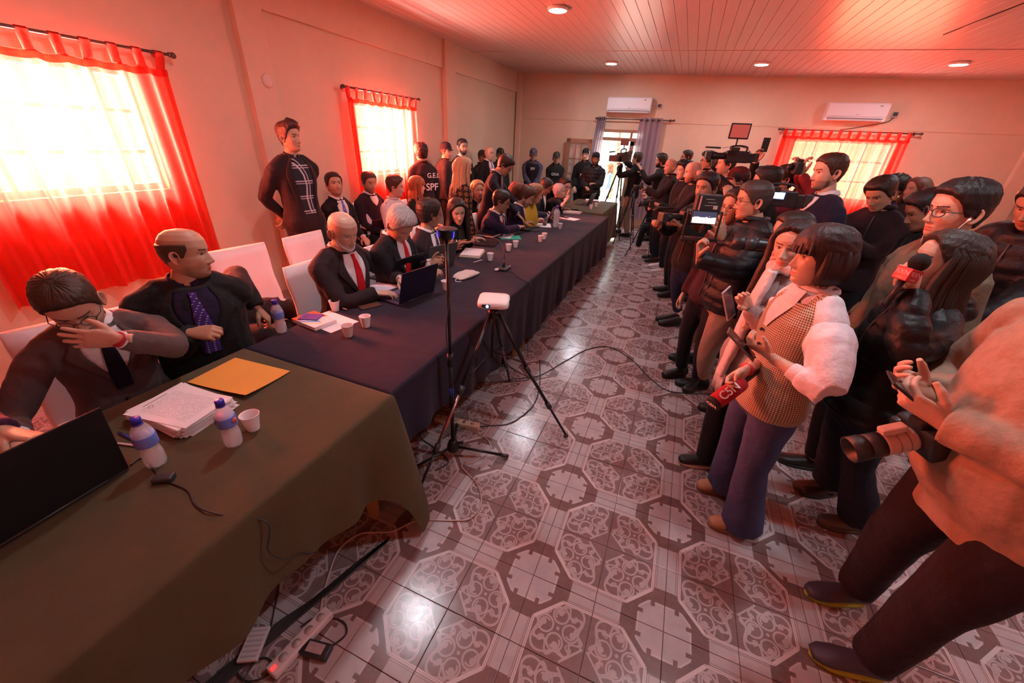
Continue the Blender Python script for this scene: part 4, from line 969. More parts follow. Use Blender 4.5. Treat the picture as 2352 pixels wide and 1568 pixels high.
def make_shoe(p, A, fd, col, sole, sc):
    r = np.cross(fd, V3(0, 0, 1)); secs = []; L = .27 * sc
    for t, w, h in ((-.30, .022, .055), (-.26, .031, .075), (-.14, .036, .088), (0.0, .037, .078), (.2, .042, .058), (.42, .047, .042), (.58, .042, .032), (.67, .026, .022)):
        c = V3(A[0], A[1], 0) + fd * t * L + V3(0, 0, .018 + h * .5); secs.append((c, r, V3(0, 0, 1), w * sc, h * .5 + .006))
    ls = LS(); ls.loft(secs, 14, .85); V, F, _ = remesh(ls.v, ls.f, .009, 2); V[:, 2] = np.maximum(V[:, 2], .014)
    sh = p.part('shoe', V, F, mat(col, .45, bmp=.1, spec=.4))
    pts = []; n = 20
    for z, k_ in ((0.0005, 1.0), (.022, 1.03)):
        for j in range(n):
            a = 2 * PI * j / n; t = .185 + .485 * math.cos(a); w = np.interp(t, [-.3, -.2, 0, .2, .42, .6, .67], [.022, .034, .036, .040, .047, .040, .028]) * 1.05 * math.copysign(abs(math.sin(a)) ** .7, math.sin(a))
            pts.append(V3(A[0], A[1], z) + fd * t * L * k_ + r * w * sc * k_)
    f_ = [(j, (j + 1) % n, n + (j + 1) % n, n + j) for j in range(n)] + [tuple(range(n))[::-1], tuple(range(n, 2 * n))]
    p.part('sole', pts, f_, mat(sole or tuple(v * .6 for v in col), .6))
    return sh
def chest_text(p, body, size, t, back=False, m=None, off=.05, name='lettering', shift=0.0):
    c, rr, ff, a, bb = p.sec(t, off); sg = -1 if back else 1; pos_ = c + ff * bb * sg + rr * shift; x = rr * -1 if not back else rr
    x = np.cross(p.u, ff * sg); M = basis(x, p.u, ff * sg, pos_ - p.base)
    return text_obj(name, body, size, m or mat((.75, .75, .75), .7), p.root, .001, M)
def HP(px, py, y): return tuple(ony(px, py, y))
# ================================================================ PEOPLE: who is where
def rel(h, face, f, s, z):
    a = math.radians(face); return V3(h[0] + f * math.cos(a) + s * math.sin(a), h[1] + f * math.sin(a) - s * math.cos(a), z)
def HZ(px, py, z): return tuple(onz(px, py, z))
BLK = (.010, .009, .011); CHAR = (.020, .018, .024); NAVY = (.012, .014, .045); BRN = (.02, .012, .009); WHT = (.72, .68, .70)
GUEST = 'people seated along the table'
# ---- at the tables, from the camera outward
h = (-2.30, .02, 1.22)
person('person in a dark purple sweater cut by the left edge, only hands in view', h, 0, look=(0, 25, 0), mode='sit', lod=2, top='sweater', topc=(.055, .012, .05), skin='mid',
       hands=(onz(70, 1008, .93), onz(-25, 1068, .86)), hpose=('grip', 'type'), hdir=((.75, .35, -.25), (.8, .3, -.1)), hpalm=((.1, -.5, -.8), (0, 0, -1)))
h = HZ(168, 700, 1.16)
P2 = person('man in a grey-brown suit and round glasses, hand held over his mouth', h, -12, look=(-14, 30, 7), mode='sit', lod=2, top='suit', topc=(.105, .070, .068), tie=(.012, .008, .03), skin='light', hair='short', hairc=(.045, .022, .014), hth=(.006, .020),
       glasses='round', stub=.35, hands=(onx(278, 780, -1.97), HZ(40, 1000, .80)), hpose=('flat', 'relax'), hdir=((-.70, -.66, .16), (.7, -.2, -.2)), hpalm=((-.75, .55, .05), None), poles=((.35, .9, -.75), None), build=1.08, slouch=.05)
h = HZ(425, 583, 1.25)
P3 = person('heavy balding man in a black overcoat and purple shirt, turned to his left', h, -22, look=(62, 2, -6), mode='sit', lod=2, top='coat', topc=(.013, .010, .012), shirt=(.020, .012, .045), tie=(.045, .02, .16), skin='mid', hair='fringe', hairc=(.05, .03, .022), build=1.28, belly=.05,
       hands=(HZ(590, 705, .83), onx(440, 765, -2.16)), hpose=('curl', 'grip'), hdir=((.3, .35, -.9), (.55, .25, .05)), hpalm=((-.6, -.6, -.2), (-.5, .3, -.6)), stub=.25, nose=1.15, jaw=1.1, pants=(.015, .012, .03), openv='v2')
h = HZ(787, 532, 1.235)
P4 = person('bald man with a white goatee, dark suit and red tie, typing on the dark laptop', h, 0, look=(-8, 18, 2), mode='sit', lod=2, top='suit', topc=(.030, .014, .018), tie=(.55, .008, .018), skin='light', hair='bald', hairc=(.25, .2, .18), beard=(.50, .44, .40), stub=.78, brow=.6, build=1.22, belly=.03,
       hands=(HZ(918, 640, .825), HZ(862, 672, .815)), hpose=('type', 'type'), hdir=((.75, -.25, -.12), (.7, .45, -.05)), poles=((-.2, .9, -.6), (-.1, -.9, -.5)))
h = HZ(918, 517, 1.215)
P5 = person('man with thick silver-grey hair, dark suit and bright red tie, looking down', h, 2, look=(-12, 38, 0), mode='sit', lod=2, top='suit', topc=(.016, .010, .014), tie=(.62, .010, .02), skin='mid', hair='short', hairc=(.34, .30, .29), hth=(.014, .030), build=1.12, brow=.8,
       hands=(HZ(990, 603, .87), HZ(975, 625, .84)), hpose=('phone', 'curl'), hdir=((.8, .2, .25), (.8, .3, .1)), hpalm=((-.2, -.9, .3), (0, .3, -.9)))
h = HZ(985, 492, 1.21)
P6 = person('dark-haired man in a brown suit turned towards the woman beside him, hands open', h, 8, look=(58, 5, 0), mode='sit', lod=2, top='suit', topc=(.045, .022, .026), tie=(.09, .04, .06), skin='tan', hair='short', hairc=(.025, .014, .012), hth=(.012, .02), glasses='round',
       hands=(HZ(1050, 558, .86), HZ(1025, 575, .86)), hpose=('spread', 'spread'), hdir=((.85, .5, .1), (.8, .5, .35)), hpalm=((-.3, .1, .9), (-.2, .8, .5)))
h = HZ(1050, 487, 1.16)
person('woman with long dark hair and a black jacket, face turned towards the camera', h, -5, look=(-38, 10, 4), mode='sit', lod=2, fem=True, top='suit', topc=BLK, shirt=(.05, .045, .03), skin='light', hair='long', hairc=(.022, .012, .010), long=.30, hands=(HZ(1085, 548, .80), HZ(1060, 560, .80)))
h = HZ(1150, 463, 1.17)
person('man in a navy suit and glasses leaning over the table beside the black headset', h, 5, look=(18, 16, 0), mode='sit', lod=1, top='suit', topc=(.020, .012, .050), tie=(.30, .02, .05), skin='tan', hair='short', hairc=BRN, glasses='round', build=1.12,
       hands=(HZ(1202, 512, .845), HZ(1190, 522, .84)), hpose=('curl', 'curl'), poles=((0, .8, -.5), (0, -.9, -.4)))
h = HZ(1207, 452, 1.17)
person('young man with brown hair in a blue-grey suit at the laptop by the bottle', h, 5, look=(10, 26, 0), mode='sit', lod=1, top='suit', topc=(.035, .030, .065), tie=(.02, .02, .05), skin='light', hair='short', hairc=(.06, .028, .016), hth=(.014, .028), stub=.5,
       hands=(HZ(1258, 495, .85), HZ(1228, 507, .83)), hpose=('type', 'type'))
h = HZ(1252, 429, 1.18)
person('man with glasses and a white shirt collar looking down at the papers', h, 5, look=(5, 28, 0), mode='sit', lod=1, top='suit', topc=BLK, shirt=WHT, skin='tan', hair='short', hairc=BRN, glasses='round', hands=(HZ(1290, 478, .80), HZ(1262, 490, .80)), hpose=('relax', 'curl'))
h = HZ(1297, 428, 1.155)
person('young man with glasses and dark fringe, both hands raised, seated at the far end', h, 0, look=(-28, 6, 0), mode='sit', lod=1, top='suit', topc=BLK, shirt=WHT, skin='light', hair='short', hairc=BRN, hth=(.016, .03), glasses='round', hands=(HZ(1306, 462, 1.0), HZ(1298, 474, .93)), hpose=('spread', 'spread'), hdir=((.2, .1, .95), (.4, .3, .8)))
# ---- people behind the seated row
h = (-3.58, 3.05, 1.775)
P8 = person('man standing by the left wall, black jacket over plaid shirt, hands behind back', h, -8, look=(16, -4, 0), lod=2, top='suit', topc=(.022, .012, .014), openv='open', hem=-.22, skin='mid', hair='quiff', hairc=(.045, .020, .016), hth=(.008, .022),
       hands=((-3.78, 3.02, 1.02), (-3.78, 2.98, 1.04)), hpose=('curl', 'curl'), hpalm=((-1, 0, 0), (-1, 0, 0)), poles=((-.5, .9, 0), (-.5, -.9, 0)), pants=(.018, .012, .016), build=1.05)
h = HZ(768, 425, 1.27)
person('dark-haired man in a dark suit and blue tie sitting against the wall, looking up', h, -5, look=(-20, -14, 0), mode='sit', lod=1, top='suit', topc=BLK, tie=(.10, .16, .50), skin='mid', hair='short', hairc=BRN, stub=.35, hth=(.01, .02), hands=(None, HZ(835, 525, .70)))
h = HZ(848, 420, 1.26)
person('bearded man in a dark sweater and white collar sitting below the far left window', h, -5, look=(-15, 5, 0), mode='sit', lod=1, top='sweater', topc=(.028, .016, .026), openv='v', skin='mid', hair='short', hairc=(.05, .025, .02), stub=.5, build=1.1)
h = HZ(907, 430, 1.23)
P11 = person('young man with a fade haircut in a white football shirt with black panels', h, 0, look=(32, 4, 0), mode='sit', lod=1, top='tshirt', topc=(.66, .60, .62), sleeve=.42, skin='light', hair='short', hairc=(.06, .03, .02), hth=(.003, .026))
h = HZ(958, 427, 1.20)
person('woman with straight copper-red hair and a fringe in a dark jacket, in profile', h, 10, look=(28, 0, 0), mode='sit', lod=1, fem=True, top='suit', topc=BLK, shirt=(.3, .22, .2), skin='light', hair='bangs', hairc=(.30, .085, .035), long=.18)
h = HP(967, 352, 5.7)
P13 = person('officer seen from behind with white back lettering beside the far left window', h, 150, look=(0, 0, 0), lod=1, top='jacket', topc=(.022, .014, .018), skin='tan', hair='curly', hairc=(.02, .012, .012), build=1.05)
h = HP(1024, 348, 6.3)
P14 = person('officer in a dark cap and tactical vest by the pilaster, facing away', h, 40, look=(-35, 0, 0), lod=1, top='tactical', topc=(.022, .016, .024), skin='light', hair='short', hairc=BRN, hth=(.004, .01), cap=('cap', (.02, .018, .035)), stub=.3, build=1.25)
h = HP(1062, 338, 6.75)
person('dark-bearded man in a dark suit standing with his back to the left wall', h, -20, look=(-8, 0, 0), lod=1, top='suit', topc=(.02, .013, .016), tie=(.05, .02, .03), skin='mid', hair='short', hairc=(.018, .012, .012), stub=.8, beard=(.03, .02, .018), hth=(.006, .018))
h = HP(1064, 388, 4.35)
P19 = person('woman with very long pale blonde hair and a brown patterned sweater, back to the camera', h, 62, look=(-16, 6, 0), lod=1, fem=True, top='sweater', openv='monogram', topc=(.02, .014, .012), skin='light', hair='long', hairc=(.46, .27, .15), long=.40, collar=None, hem=-.2)
h = HZ(1097, 437, 1.20)
person('woman with loose blonde hair and a white scarf seated behind the table, facing the camera', h, -20, look=(-20, 0, 0), mode='sit', lod=1, fem=True, top='suit', topc=BLK, shirt=(.62, .58, .56), skin='light', hair='long', hairc=(.42, .24, .12), long=.20)
h = HP(1108, 362, 8.1)
person('officer in a grey-green uniform and cap half hidden behind the bald man', h, -30, look=(0, 0, 0), lod=0, top='jacket', topc=(.03, .028, .026), skin='tan', hair='short', hairc=BRN, cap=('cap', (.04, .04, .035)))
h = HP(1124, 352, 7.7)
person('tall bald man in a dark suit standing among the officers near the corner', h, -15, look=(-5, 6, 0), lod=1, top='suit', topc=(.015, .010, .014), tie=(.3, .2, .22), skin='light', hair='bald', hairc=(.1, .06, .05), brow=.7)
h = HP(1149, 356, 8.9)
person('officer with a badge cap behind the leaning man, face half hidden', h, -40, look=(0, 0, 0), lod=0, top='jacket', topc=(.03, .028, .026), skin='tan', hair='short', hairc=BRN, cap=('cap', (.05, .048, .045)))
h = HP(1159, 380, 5.15)
person('man in a dark suit and striped tie standing bent over the seated navy-suited man', h, 12, look=(8, 38, 0), lod=1, top='suit', topc=(.018, .013, .022), tie=(.10, .11, .14), shirt=(.42, .40, .48), skin='mid', hair='short', hairc=BRN, hth=(.01, .022), glasses='round', lean=16, hands=(rel(h, 12, .26, -.14, .98), rel(h, 12, .24, .14, .96)))
h = HZ(1188, 440, 1.20)
person('woman with auburn hair partly hidden behind the young man with brown hair', h, 0, look=(20, 10, 0), mode='sit', lod=0, fem=True, top='sweater', topc=(.03, .012, .016), skin='light', hair='long', hairc=(.16, .04, .025), long=.12)
h = HZ(1229, 445, 1.20)
person('woman with light brown hair in a yellow top seated between two men in suits', h, 0, look=(25, 12, 0), mode='sit', lod=0, fem=True, top='sweater', topc=(.62, .50, .04), skin='light', hair='long', hairc=(.22, .12, .06), long=.14)
h = HZ(1284, 440, 1.07)
person('grey-haired person mostly hidden behind the young man with raised hands', h, 0, look=(10, 0, 0), mode='sit', lod=0, top='sweater', topc=BLK, skin='light', hair='short', hairc=(.45, .38, .36))
h = HP(1225, 356, 9.4)
P27 = person('officer in a blue-grey shirt and black vest lettered SPF, standing at the back wall', h, -68, look=(0, 6, 0), lod=1, top='jacket', topc=(.075, .070, .125), skin='tan', hair='short', hairc=BRN, cap=('cap', (.10, .10, .16)), build=1.1, hands=(rel(h, -68, .22, -.05, .93), rel(h, -68, .22, .05, .95)), glasses='round')
h = HP(1278, 364, 9.8)
P28 = person('officer in a dark uniform lettered GNA with a camouflage cap at the back wall', h, -72, look=(0, 2, 0), lod=1, top='tactical', topc=(.020, .020, .018), skin='tan', hair='short', hairc=BRN, cap=('cap', (.075, .065, .05)), hands=(rel(h, -72, .22, -.03, .92), rel(h, -72, .22, .05, .94)))
h = HP(1345, 356, 9.7)
P29 = person('officer in a black beret and black uniform left of the doorway', h, -80, look=(-10, 0, 0), lod=1, top='tactical', topc=BLK, skin='light', hair='short', hairc=BRN, cap=('beret', (.018, .018, .022)), hands=(rel(h, -80, .25, -.04, 1.2), rel(h, -80, .2, .16, .95)), hpose=('grip', 'curl'))
h = HP(1368, 366, 9.2)
person('bearded man in a black woollen hat and bulky black jacket beside the doorway', h, -85, look=(10, 2, 0), lod=1, top='puffer', topc=(.022, .020, .024), skin='tan', hair='short', hairc=BRN, cap=('beanie', (.012, .012, .014)), stub=.9, beard=(.03, .02, .018), build=1.1, hands=(rel(h, -85, .28, -.08, 1.1), rel(h, -85, .25, .1, 1.02)))
h = HP(1399, 384, 12.6)
person('person in a blue and white top standing outside in the sunlit doorway', h, 190, look=(0, 10, 0), lod=0, top='sweater', topc=(.10, .16, .48), skin='light', hair='long', hairc=(.20, .08, .04), fem=True, long=.15, pants=(.3, .3, .36))
# ---- the press crowd, far to near
h = HP(1463, 365, 9.45)
P33 = person('cameraman in a black top with a pouch, operating the tall tripod camera at the doorway', h, 165, look=(0, 0, 0), lod=1, top='jacket', topc=BLK, skin='light', hair='reced', hairc=(.05, .03, .02), pants=(.26, .18, .13), hands=(rel(h, 165, .30, -.18, 1.45), rel(h, 165, .42, .12, 1.62)), hpose=('grip', 'grip'), build=1.12, feet=((-.95, 9.35, 170), (-1.20, 9.62, 190)))
h = HP(1518, 370, 9.3)
person('bearded dark-haired man in a black jacket holding up a phone by the lilac curtain', h, 185, look=(0, 5, 0), lod=0, top='jacket', topc=BLK, skin='mid', hair='curly', hairc=BRN, stub=.8, beard=(.02, .012, .01), hands=(rel(h, 185, .35, -.06, 1.42), rel(h, 185, .3, .05, 1.3)))
h = HP(1577, 362, 9.0)
person('man with glasses and neat dark hair in the back row by the wall', h, 190, look=(0, 0, 0), lod=0, top='jacket', topc=(.03, .02, .02), skin='mid', hair='short', hairc=BRN, glasses='round')
h = HP(1541, 383, 7.5)
P35 = person('bald heavy man in a black jacket with folded hands, first of the press line', h, 195, look=(8, 2, 0), lod=1, top='jacket', topc=(.012, .010, .014), skin='mid', hair='bald', hairc=(.08, .05, .04), stub=.2, build=1.2, belly=.03, hands=(rel(h, 195, .32, .02, 1.22), rel(h, 195, .30, .06, 1.18)), hpose=('curl', 'curl'), poles=(None, None))
h = HP(1480, 470, 8.2)
person('photographer in black crouching low beside the tripod legs', (h[0] + .28, h[1], .98), 185, look=(0, 5, 0), mode='sit', seat=.28, s=.98, lod=0, top='jacket', topc=BLK, skin='mid', hair='short', hairc=BRN, hands=(rel(h, 185, .0, -.06, .98), rel(h, 185, .0, .06, .98)))
h = HP(1570, 392, 6.7)
person('young man with tousled black hair and white trainers looking towards the tables', h, 205, look=(12, 4, 0), lod=1, top='jacket', topc=BLK, skin='light', hair='curly', hairc=(.012, .010, .012), shoes=(.62, .56, .56), sole=(.7, .66, .66), feet=((-.10, 7.15, 200), (-.02, 6.75, 205)))
h = HP(1592, 396, 5.7)
P38 = person('bald bearded man in profile in a dark jacket holding a small camera at his chest', h, 198, look=(0, 8, 0), lod=1, top='jacket', topc=(.014, .010, .012), skin='light', hair='bald', hairc=(.10, .05, .03), stub=.6, beard=(.14, .07, .05), hands=(rel(h, 198, .34, -.04, 1.20), rel(h, 198, .32, .08, 1.16)), hpose=('phone', 'phone'))
h = HP(1625, 370, 7.6)
person('tall man with thick curly dark hair and glasses in the second row', h, 192, look=(0, 2, 0), lod=1, top='jacket', topc=BLK, skin='mid', hair='curly', hairc=BRN, glasses='round')
h = HP(1648, 382, 7.0)
person('dark-haired person with the back of the head turned, left of the big shoulder camera', h, 100, look=(0, 5, 0), lod=0, top='jacket', topc=BLK, skin='mid', hair='curly', hairc=(.012, .010, .012))
h = HP(1668, 378, 5.7)
person('man in a grey jacket looking left, his face beside the shoulder camera', h, 190, look=(0, 0, 0), lod=1, top='suit', topc=(.05, .035, .035), shirt=(.5, .42, .42), skin='light', hair='short', hairc=(.05, .025, .018), hth=(.008, .02))
h = HP(1622, 432, 4.15)
P39 = person('man with short black hair behind a large video camera, face towards us', h, 225, look=(10, 4, 0), lod=1, top='jacket', topc=BLK, skin='tan', hair='short', hairc=(.012, .010, .012), hth=(.008, .02), hands=(rel(h, 225, .32, -.12, 1.25), rel(h, 225, .36, .1, 1.22)), hpose=('grip', 'grip'), pants=(.03, .04, .09), pkind='denim', feet=((.20, 5.0, 200), (.27, 4.65, 205)))
h = HP(1692, 418, 4.9)
person('cameraman in a dark red cap shouldering a video camera in the crowd', h, 190, look=(0, 0, 0), lod=1, top='jacket', topc=BLK, skin='mid', hair='short', hairc=BRN, cap=('cap', (.10, .015, .02)), hands=(rel(h, 190, .25, -.2, 1.62), rel(h, 190, .30, .15, 1.60)), hpose=('grip', 'grip'))
h = HP(1745, 400, 5.6)
person('person in black reaching an arm high to film with a phone above the crowd', (h[0], h[1], h[2] - .05), 185, look=(0, -5, 0), lod=1, top='jacket', topc=BLK, skin='light', hair='short', hairc=BRN, hands=(rel(h, 185, .3, -.1, 1.5), ony(1737, 358, 5.45)), hpose=('grip', 'phone'), hdir=(None, (.1, .0, 1)), hpalm=(None, (-.3, -1, 0)), poles=(None, (-.2, .3, -1)))
h = HP(1758, 422, 4.1)
person('dark-haired cameraman seen from behind with a professional camera at his shoulder', h, 175, look=(0, 4, 0), lod=1, top='jacket', topc=BLK, skin='light', hair='short', hairc=(.016, .012, .012), hth=(.010, .022), hands=(rel(h, 175, .25, -.15, 1.5), rel(h, 175, .1, .22, 1.45)))
h = HP(1688, 478, 3.3)
person('woman with glasses half hidden by the raised hand of the man in the padded vest', h, 225, look=(0, 0, 0), lod=1, fem=True, top='jacket', topc=(.05, .012, .02), skin='mid', hair='long', hairc=BRN, long=.2, glasses='round')
h = HP(1730, 462, 3.15)
P46 = person('man in black padded vest and tan cargo trousers filming with a phone rig', h, 200, look=(-12, 6, 0), lod=2, top='vestp', topc=(.016, .013, .017), skin='mid', hair='short', hairc=(.05, .032, .028), hth=(.007, .012), glasses='round', build=1.2, pants=(.34, .24, .19), pkind='camo2',
             hands=(HZ(1606, 592, 1.24), HZ(1662, 548, 1.31)), hpose=('grip', 'spread'), hdir=((-.2, -.1, .95), (-.45, -.25, .8)), hpalm=((.8, -.3, 0), (-.6, .7, .1)), shoes=(.012, .012, .014), feet=((.50, 3.28, 190), (.42, 3.85, 185)))
h = HP(1803, 412, 4.75)
person('person in a dark red sweater raising a small camera in front of the back window', h, 175, look=(0, -6, 0), lod=1, top='sweater', topc=(.22, .018, .025), skin='mid', hair='short', hairc=BRN, hands=(ony(1842, 402, 4.55), ony(1834, 398, 4.65)), hpose=('phone', 'phone'), hdir=((-.2, 0, 1), (-.2, 0, 1)), poles=((1, -.3, -.6), (.6, .3, -1)), hpalm=((1, 0, 0), (-1, 0, 0)))
h = HP(1888, 412, 5.4)
person('person with dark hair just behind the bearded man in the navy sweater', h, 185, look=(0, 0, 0), lod=0, top='jacket', topc=(.05, .012, .018), skin='mid', hair='short', hairc=BRN)
h = HP(1903, 396, 3.75)
P49 = person('tall man with light beard in a navy sweater and white collar, in profile', h, 196, look=(0, 6, 0), lod=2, top='sweater', topc=(.018, .013, .038), openv='v', skin='light', hair='short', hairc=(.050, .020, .012), hth=(.006, .012), stub=.55, beard=(.10, .04, .025), build=1.05)
h = HP(1816, 538, 2.85)
P50 = person('photographer hidden behind the scarfed woman, holding a camera with a long black lens', h, 196, look=(0, 4, 0), lod=1, top='jacket', topc=BLK, skin='light', hair='short', hairc=BRN, hands=(HZ(1770, 602, 1.36), HZ(1785, 578, 1.40)), hpose=('grip', 'grip'), hdir=((.2, -.3, .9), (.3, .1, .9)))
h = HP(1820, 568, 2.30)
P51 = person('young woman with long dark hair and white scarf looking at the camera', h, 200, look=(38, 2, 4), lod=2, fem=True, top='coat', topc=(.30, .24, .24), hem=-.35, shirt=(.5, .45, .46), skin='light', hair='long', hairc=(.020, .010, .010), long=.42, pants=(.008, .008, .010), flare=.02,
             hands=(HZ(1722, 708, 1.17), HZ(1745, 720, 1.13)), hpose=('curl', 'grip'), hdir=((-.5, -.2, .55), (-.5, -.3, -.35)), hpalm=((.2, -.8, .1), (.2, -.4, -.5)), shoes=(.010, .010, .012), sole=(.62, .52, .46), feet=((.78, 2.35, 190), (.53, 2.27, 194)))
h = HP(1886, 592, 1.90)
P52 = person('woman with a dark bob, houndstooth waistcoat, white puffed sleeves and blue flared jeans', h, 196, look=(-4, 2, 2), lod=2, fem=True, top='shirt', topc=(.70, .62, .66), skin='light', hair='bob', hairc=(.028, .012, .012), long=.055, pants=(.055, .065, .15), pkind='denim', flare=.045, shoes=(.42, .22, .12), sleeve=.62,
             hands=(HZ(1768, 818, 1.12), HZ(1716, 848, 1.00)), hpose=('phone', 'grip'), hdir=((-.8, .0, .35), (-.5, -.3, -.6)), hpalm=((-.1, .4, .8), (-.2, -.3, -.3)), poles=((.4, -.9, -.6), (.5, .5, -.8)), feet=((.70, 1.83, 195), (.64, 2.10, 200)), build=1.12)
h = HP(2022, 447, 4.2)
person('man in a dark jacket looking down at a phone held in both hands', h, 235, look=(-12, 26, 8), lod=1, top='jacket', topc=(.030, .012, .018), skin='mid', hair='short', hairc=BRN, hth=(.012, .026), hands=(rel(h, 235, .30, -.05, 1.26), rel(h, 235, .30, .07, 1.25)), hpose=('phone', 'phone'))
h = HP(2053, 432, 6.0)
person('person in a blue jacket with yellow hood behind the man looking at his phone', h, 200, look=(0, 0, 0), lod=0, top='jacket', topc=(.03, .04, .14), skin='mid', hair='curly', hairc=BRN, collar=(.5, .42, .10))
h = HP(2104, 436, 5.8)
person('woman with long brown hair at the back right, turned to the left', h, 195, look=(0, 0, 0), lod=0, fem=True, top='jacket', topc=(.05, .03, .03), skin='light', hair='long', hairc=(.14, .06, .035), long=.22)
h = HP(2128, 484, 3.5)
person('dark-haired man in black bending down beside the man with earphones', h, 190, look=(-10, 28, 0), lod=1, top='jacket', topc=BLK, skin='tan', hair='short', hairc=(.012, .010, .012), hth=(.010, .022), lean=12)
h = HP(2198, 486, 2.45)
P57 = person('man with thick black glasses and white wired earphones in an olive hooded jacket', h, 196, look=(-2, 4, 0), lod=2, top='hoodie', topc=(.150, .115, .075), skin='light', hair='short', hairc=(.014, .010, .010), hth=(.010, .022), glasses='thick', nose=1.25)
h = HP(2165, 610, 1.98)
P58 = person('woman with long dark hair in a black padded jacket holding a red microphone', h, 186, look=(-2, -7, 0), lod=2, fem=True, top='puffer', topc=(.010, .009, .011), skin='light', hair='long', hairc=(.030, .018, .014), long=.32, pants=(.010, .014, .032), pkind='denim', flare=.05, shoes=(.10, .07, .055),
             hands=(tuple(ray(2088, 672) * 1.40 + V3(0, 0, CAM_H)), rel(h, 186, .22, .05, 1.12)), hpose=('grip', 'curl'), hdir=((-.3, .1, .8), (-.4, -.6, .2)), hpalm=((-.2, -.9, .2), None), poles=((.2, -.6, -.9), (.5, .5, -.8)), feet=((1.32, 2.12, 190), (1.25, 2.38, 190)), hem=-.06)
h = HP(2392, 470, 3.0)
person('dark-clad person at the right picture edge bending over the side table', h, 215, look=(0, 25, 0), lod=1, top='puffer', topc=BLK, skin='tan', hair='short', hairc=BRN, lean=14, build=1.2, hands=(rel(h, 215, .42, -.1, .95), rel(h, 215, .42, .12, .92)))
h = (1.06, 1.38, 1.68)
P60 = person('photographer in a peach hooded sweatshirt at the right edge, typing on a phone', h, 197, look=(0, 25, 0), lod=2, top='hoodie', topc=(.32, .205, .145), skin='light', hair='short', hairc=(.10, .05, .03), pants=(.020, .012, .018), build=1.25, belly=.09, hem=-.27,
             hands=(HZ(2172, 975, 1.17), HZ(2130, 905, 1.17)), hpose=('phone', 'phone'), hdir=((-.85, .28, .38), (-.85, -.05, .35)), hpalm=((.1, .75, .6), (-.1, -.55, .6)), poles=((.3, -.7, -.7), (.4, .8, -.5)), shoes=(.055, .045, .065), sole=(.36, .42, .03), feet=((1.10, 1.30, 186), (1.14, 1.62, 196)), hipoff=(.04, 0, 0))
# ================================================================ TABLES AND CLOTHS
TZ = .755
def fabric(col, kind):
    m, nt, b = new_mat('tablecloth_' + kind); p = pos(nt); w = noise(nt, p, 7, 5, .65); wv = noise(nt, p, 420, 2)
    c = mixc(nt, w, tuple(v * .72 for v in col), tuple(v * 1.3 for v in col)); c = mixc(nt, N(nt, wv) * .35, c, tuple(v * 2.0 for v in col)); nt.links.new(c, b.inputs['Base Color'])
    b.inputs['Roughness'].default_value = .85; b.inputs['Sheen Weight'].default_value = .08; b.inputs['Specular IOR Level'].default_value = .25
    h = N(nt, noise(nt, p, 3.2, 4, .5)) * 1.0 + N(nt, wv) * .05; bump(nt, b, h, .35, .04); return m
M_NAVY = fabric((.011, .006, .017), 'navy'); M_OLIVE = fabric((.066, .048, .022), 'olive'); M_BLACKCL = fabric((.012, .010, .014), 'black')
M_TWOOD = mat((.42, .24, .10), .5, var=.2, scale=6)
def table(x0, x1, y0, y1, z, label):
    r = empty('folding_table', ((x0 + x1) / 2, (y0 + y1) / 2, 0), label, 'table'); w, d = (x1 - x0) / 2, (y1 - y0) / 2
    MB().box((0, 0, z - .02), (2 * w - .02, 2 * d - .02, .03), bev=.004).obj('tabletop', M_TWOOD, r, smooth=False)
    for sx in (-1, 1):
        for sy in (-1, 1): MB().box((sx * (w - .07), sy * (d - .07), (z - .035) / 2), (.045, .045, z - .035), bev=.004).obj('leg', M_TWOOD, r, smooth=False)
    for sy in (-1, 1): MB().box((0, sy * (d - .07), z - .08), (2 * w - .2, .02, .07)).obj('apron', M_TWOOD, r, smooth=False)
    return r
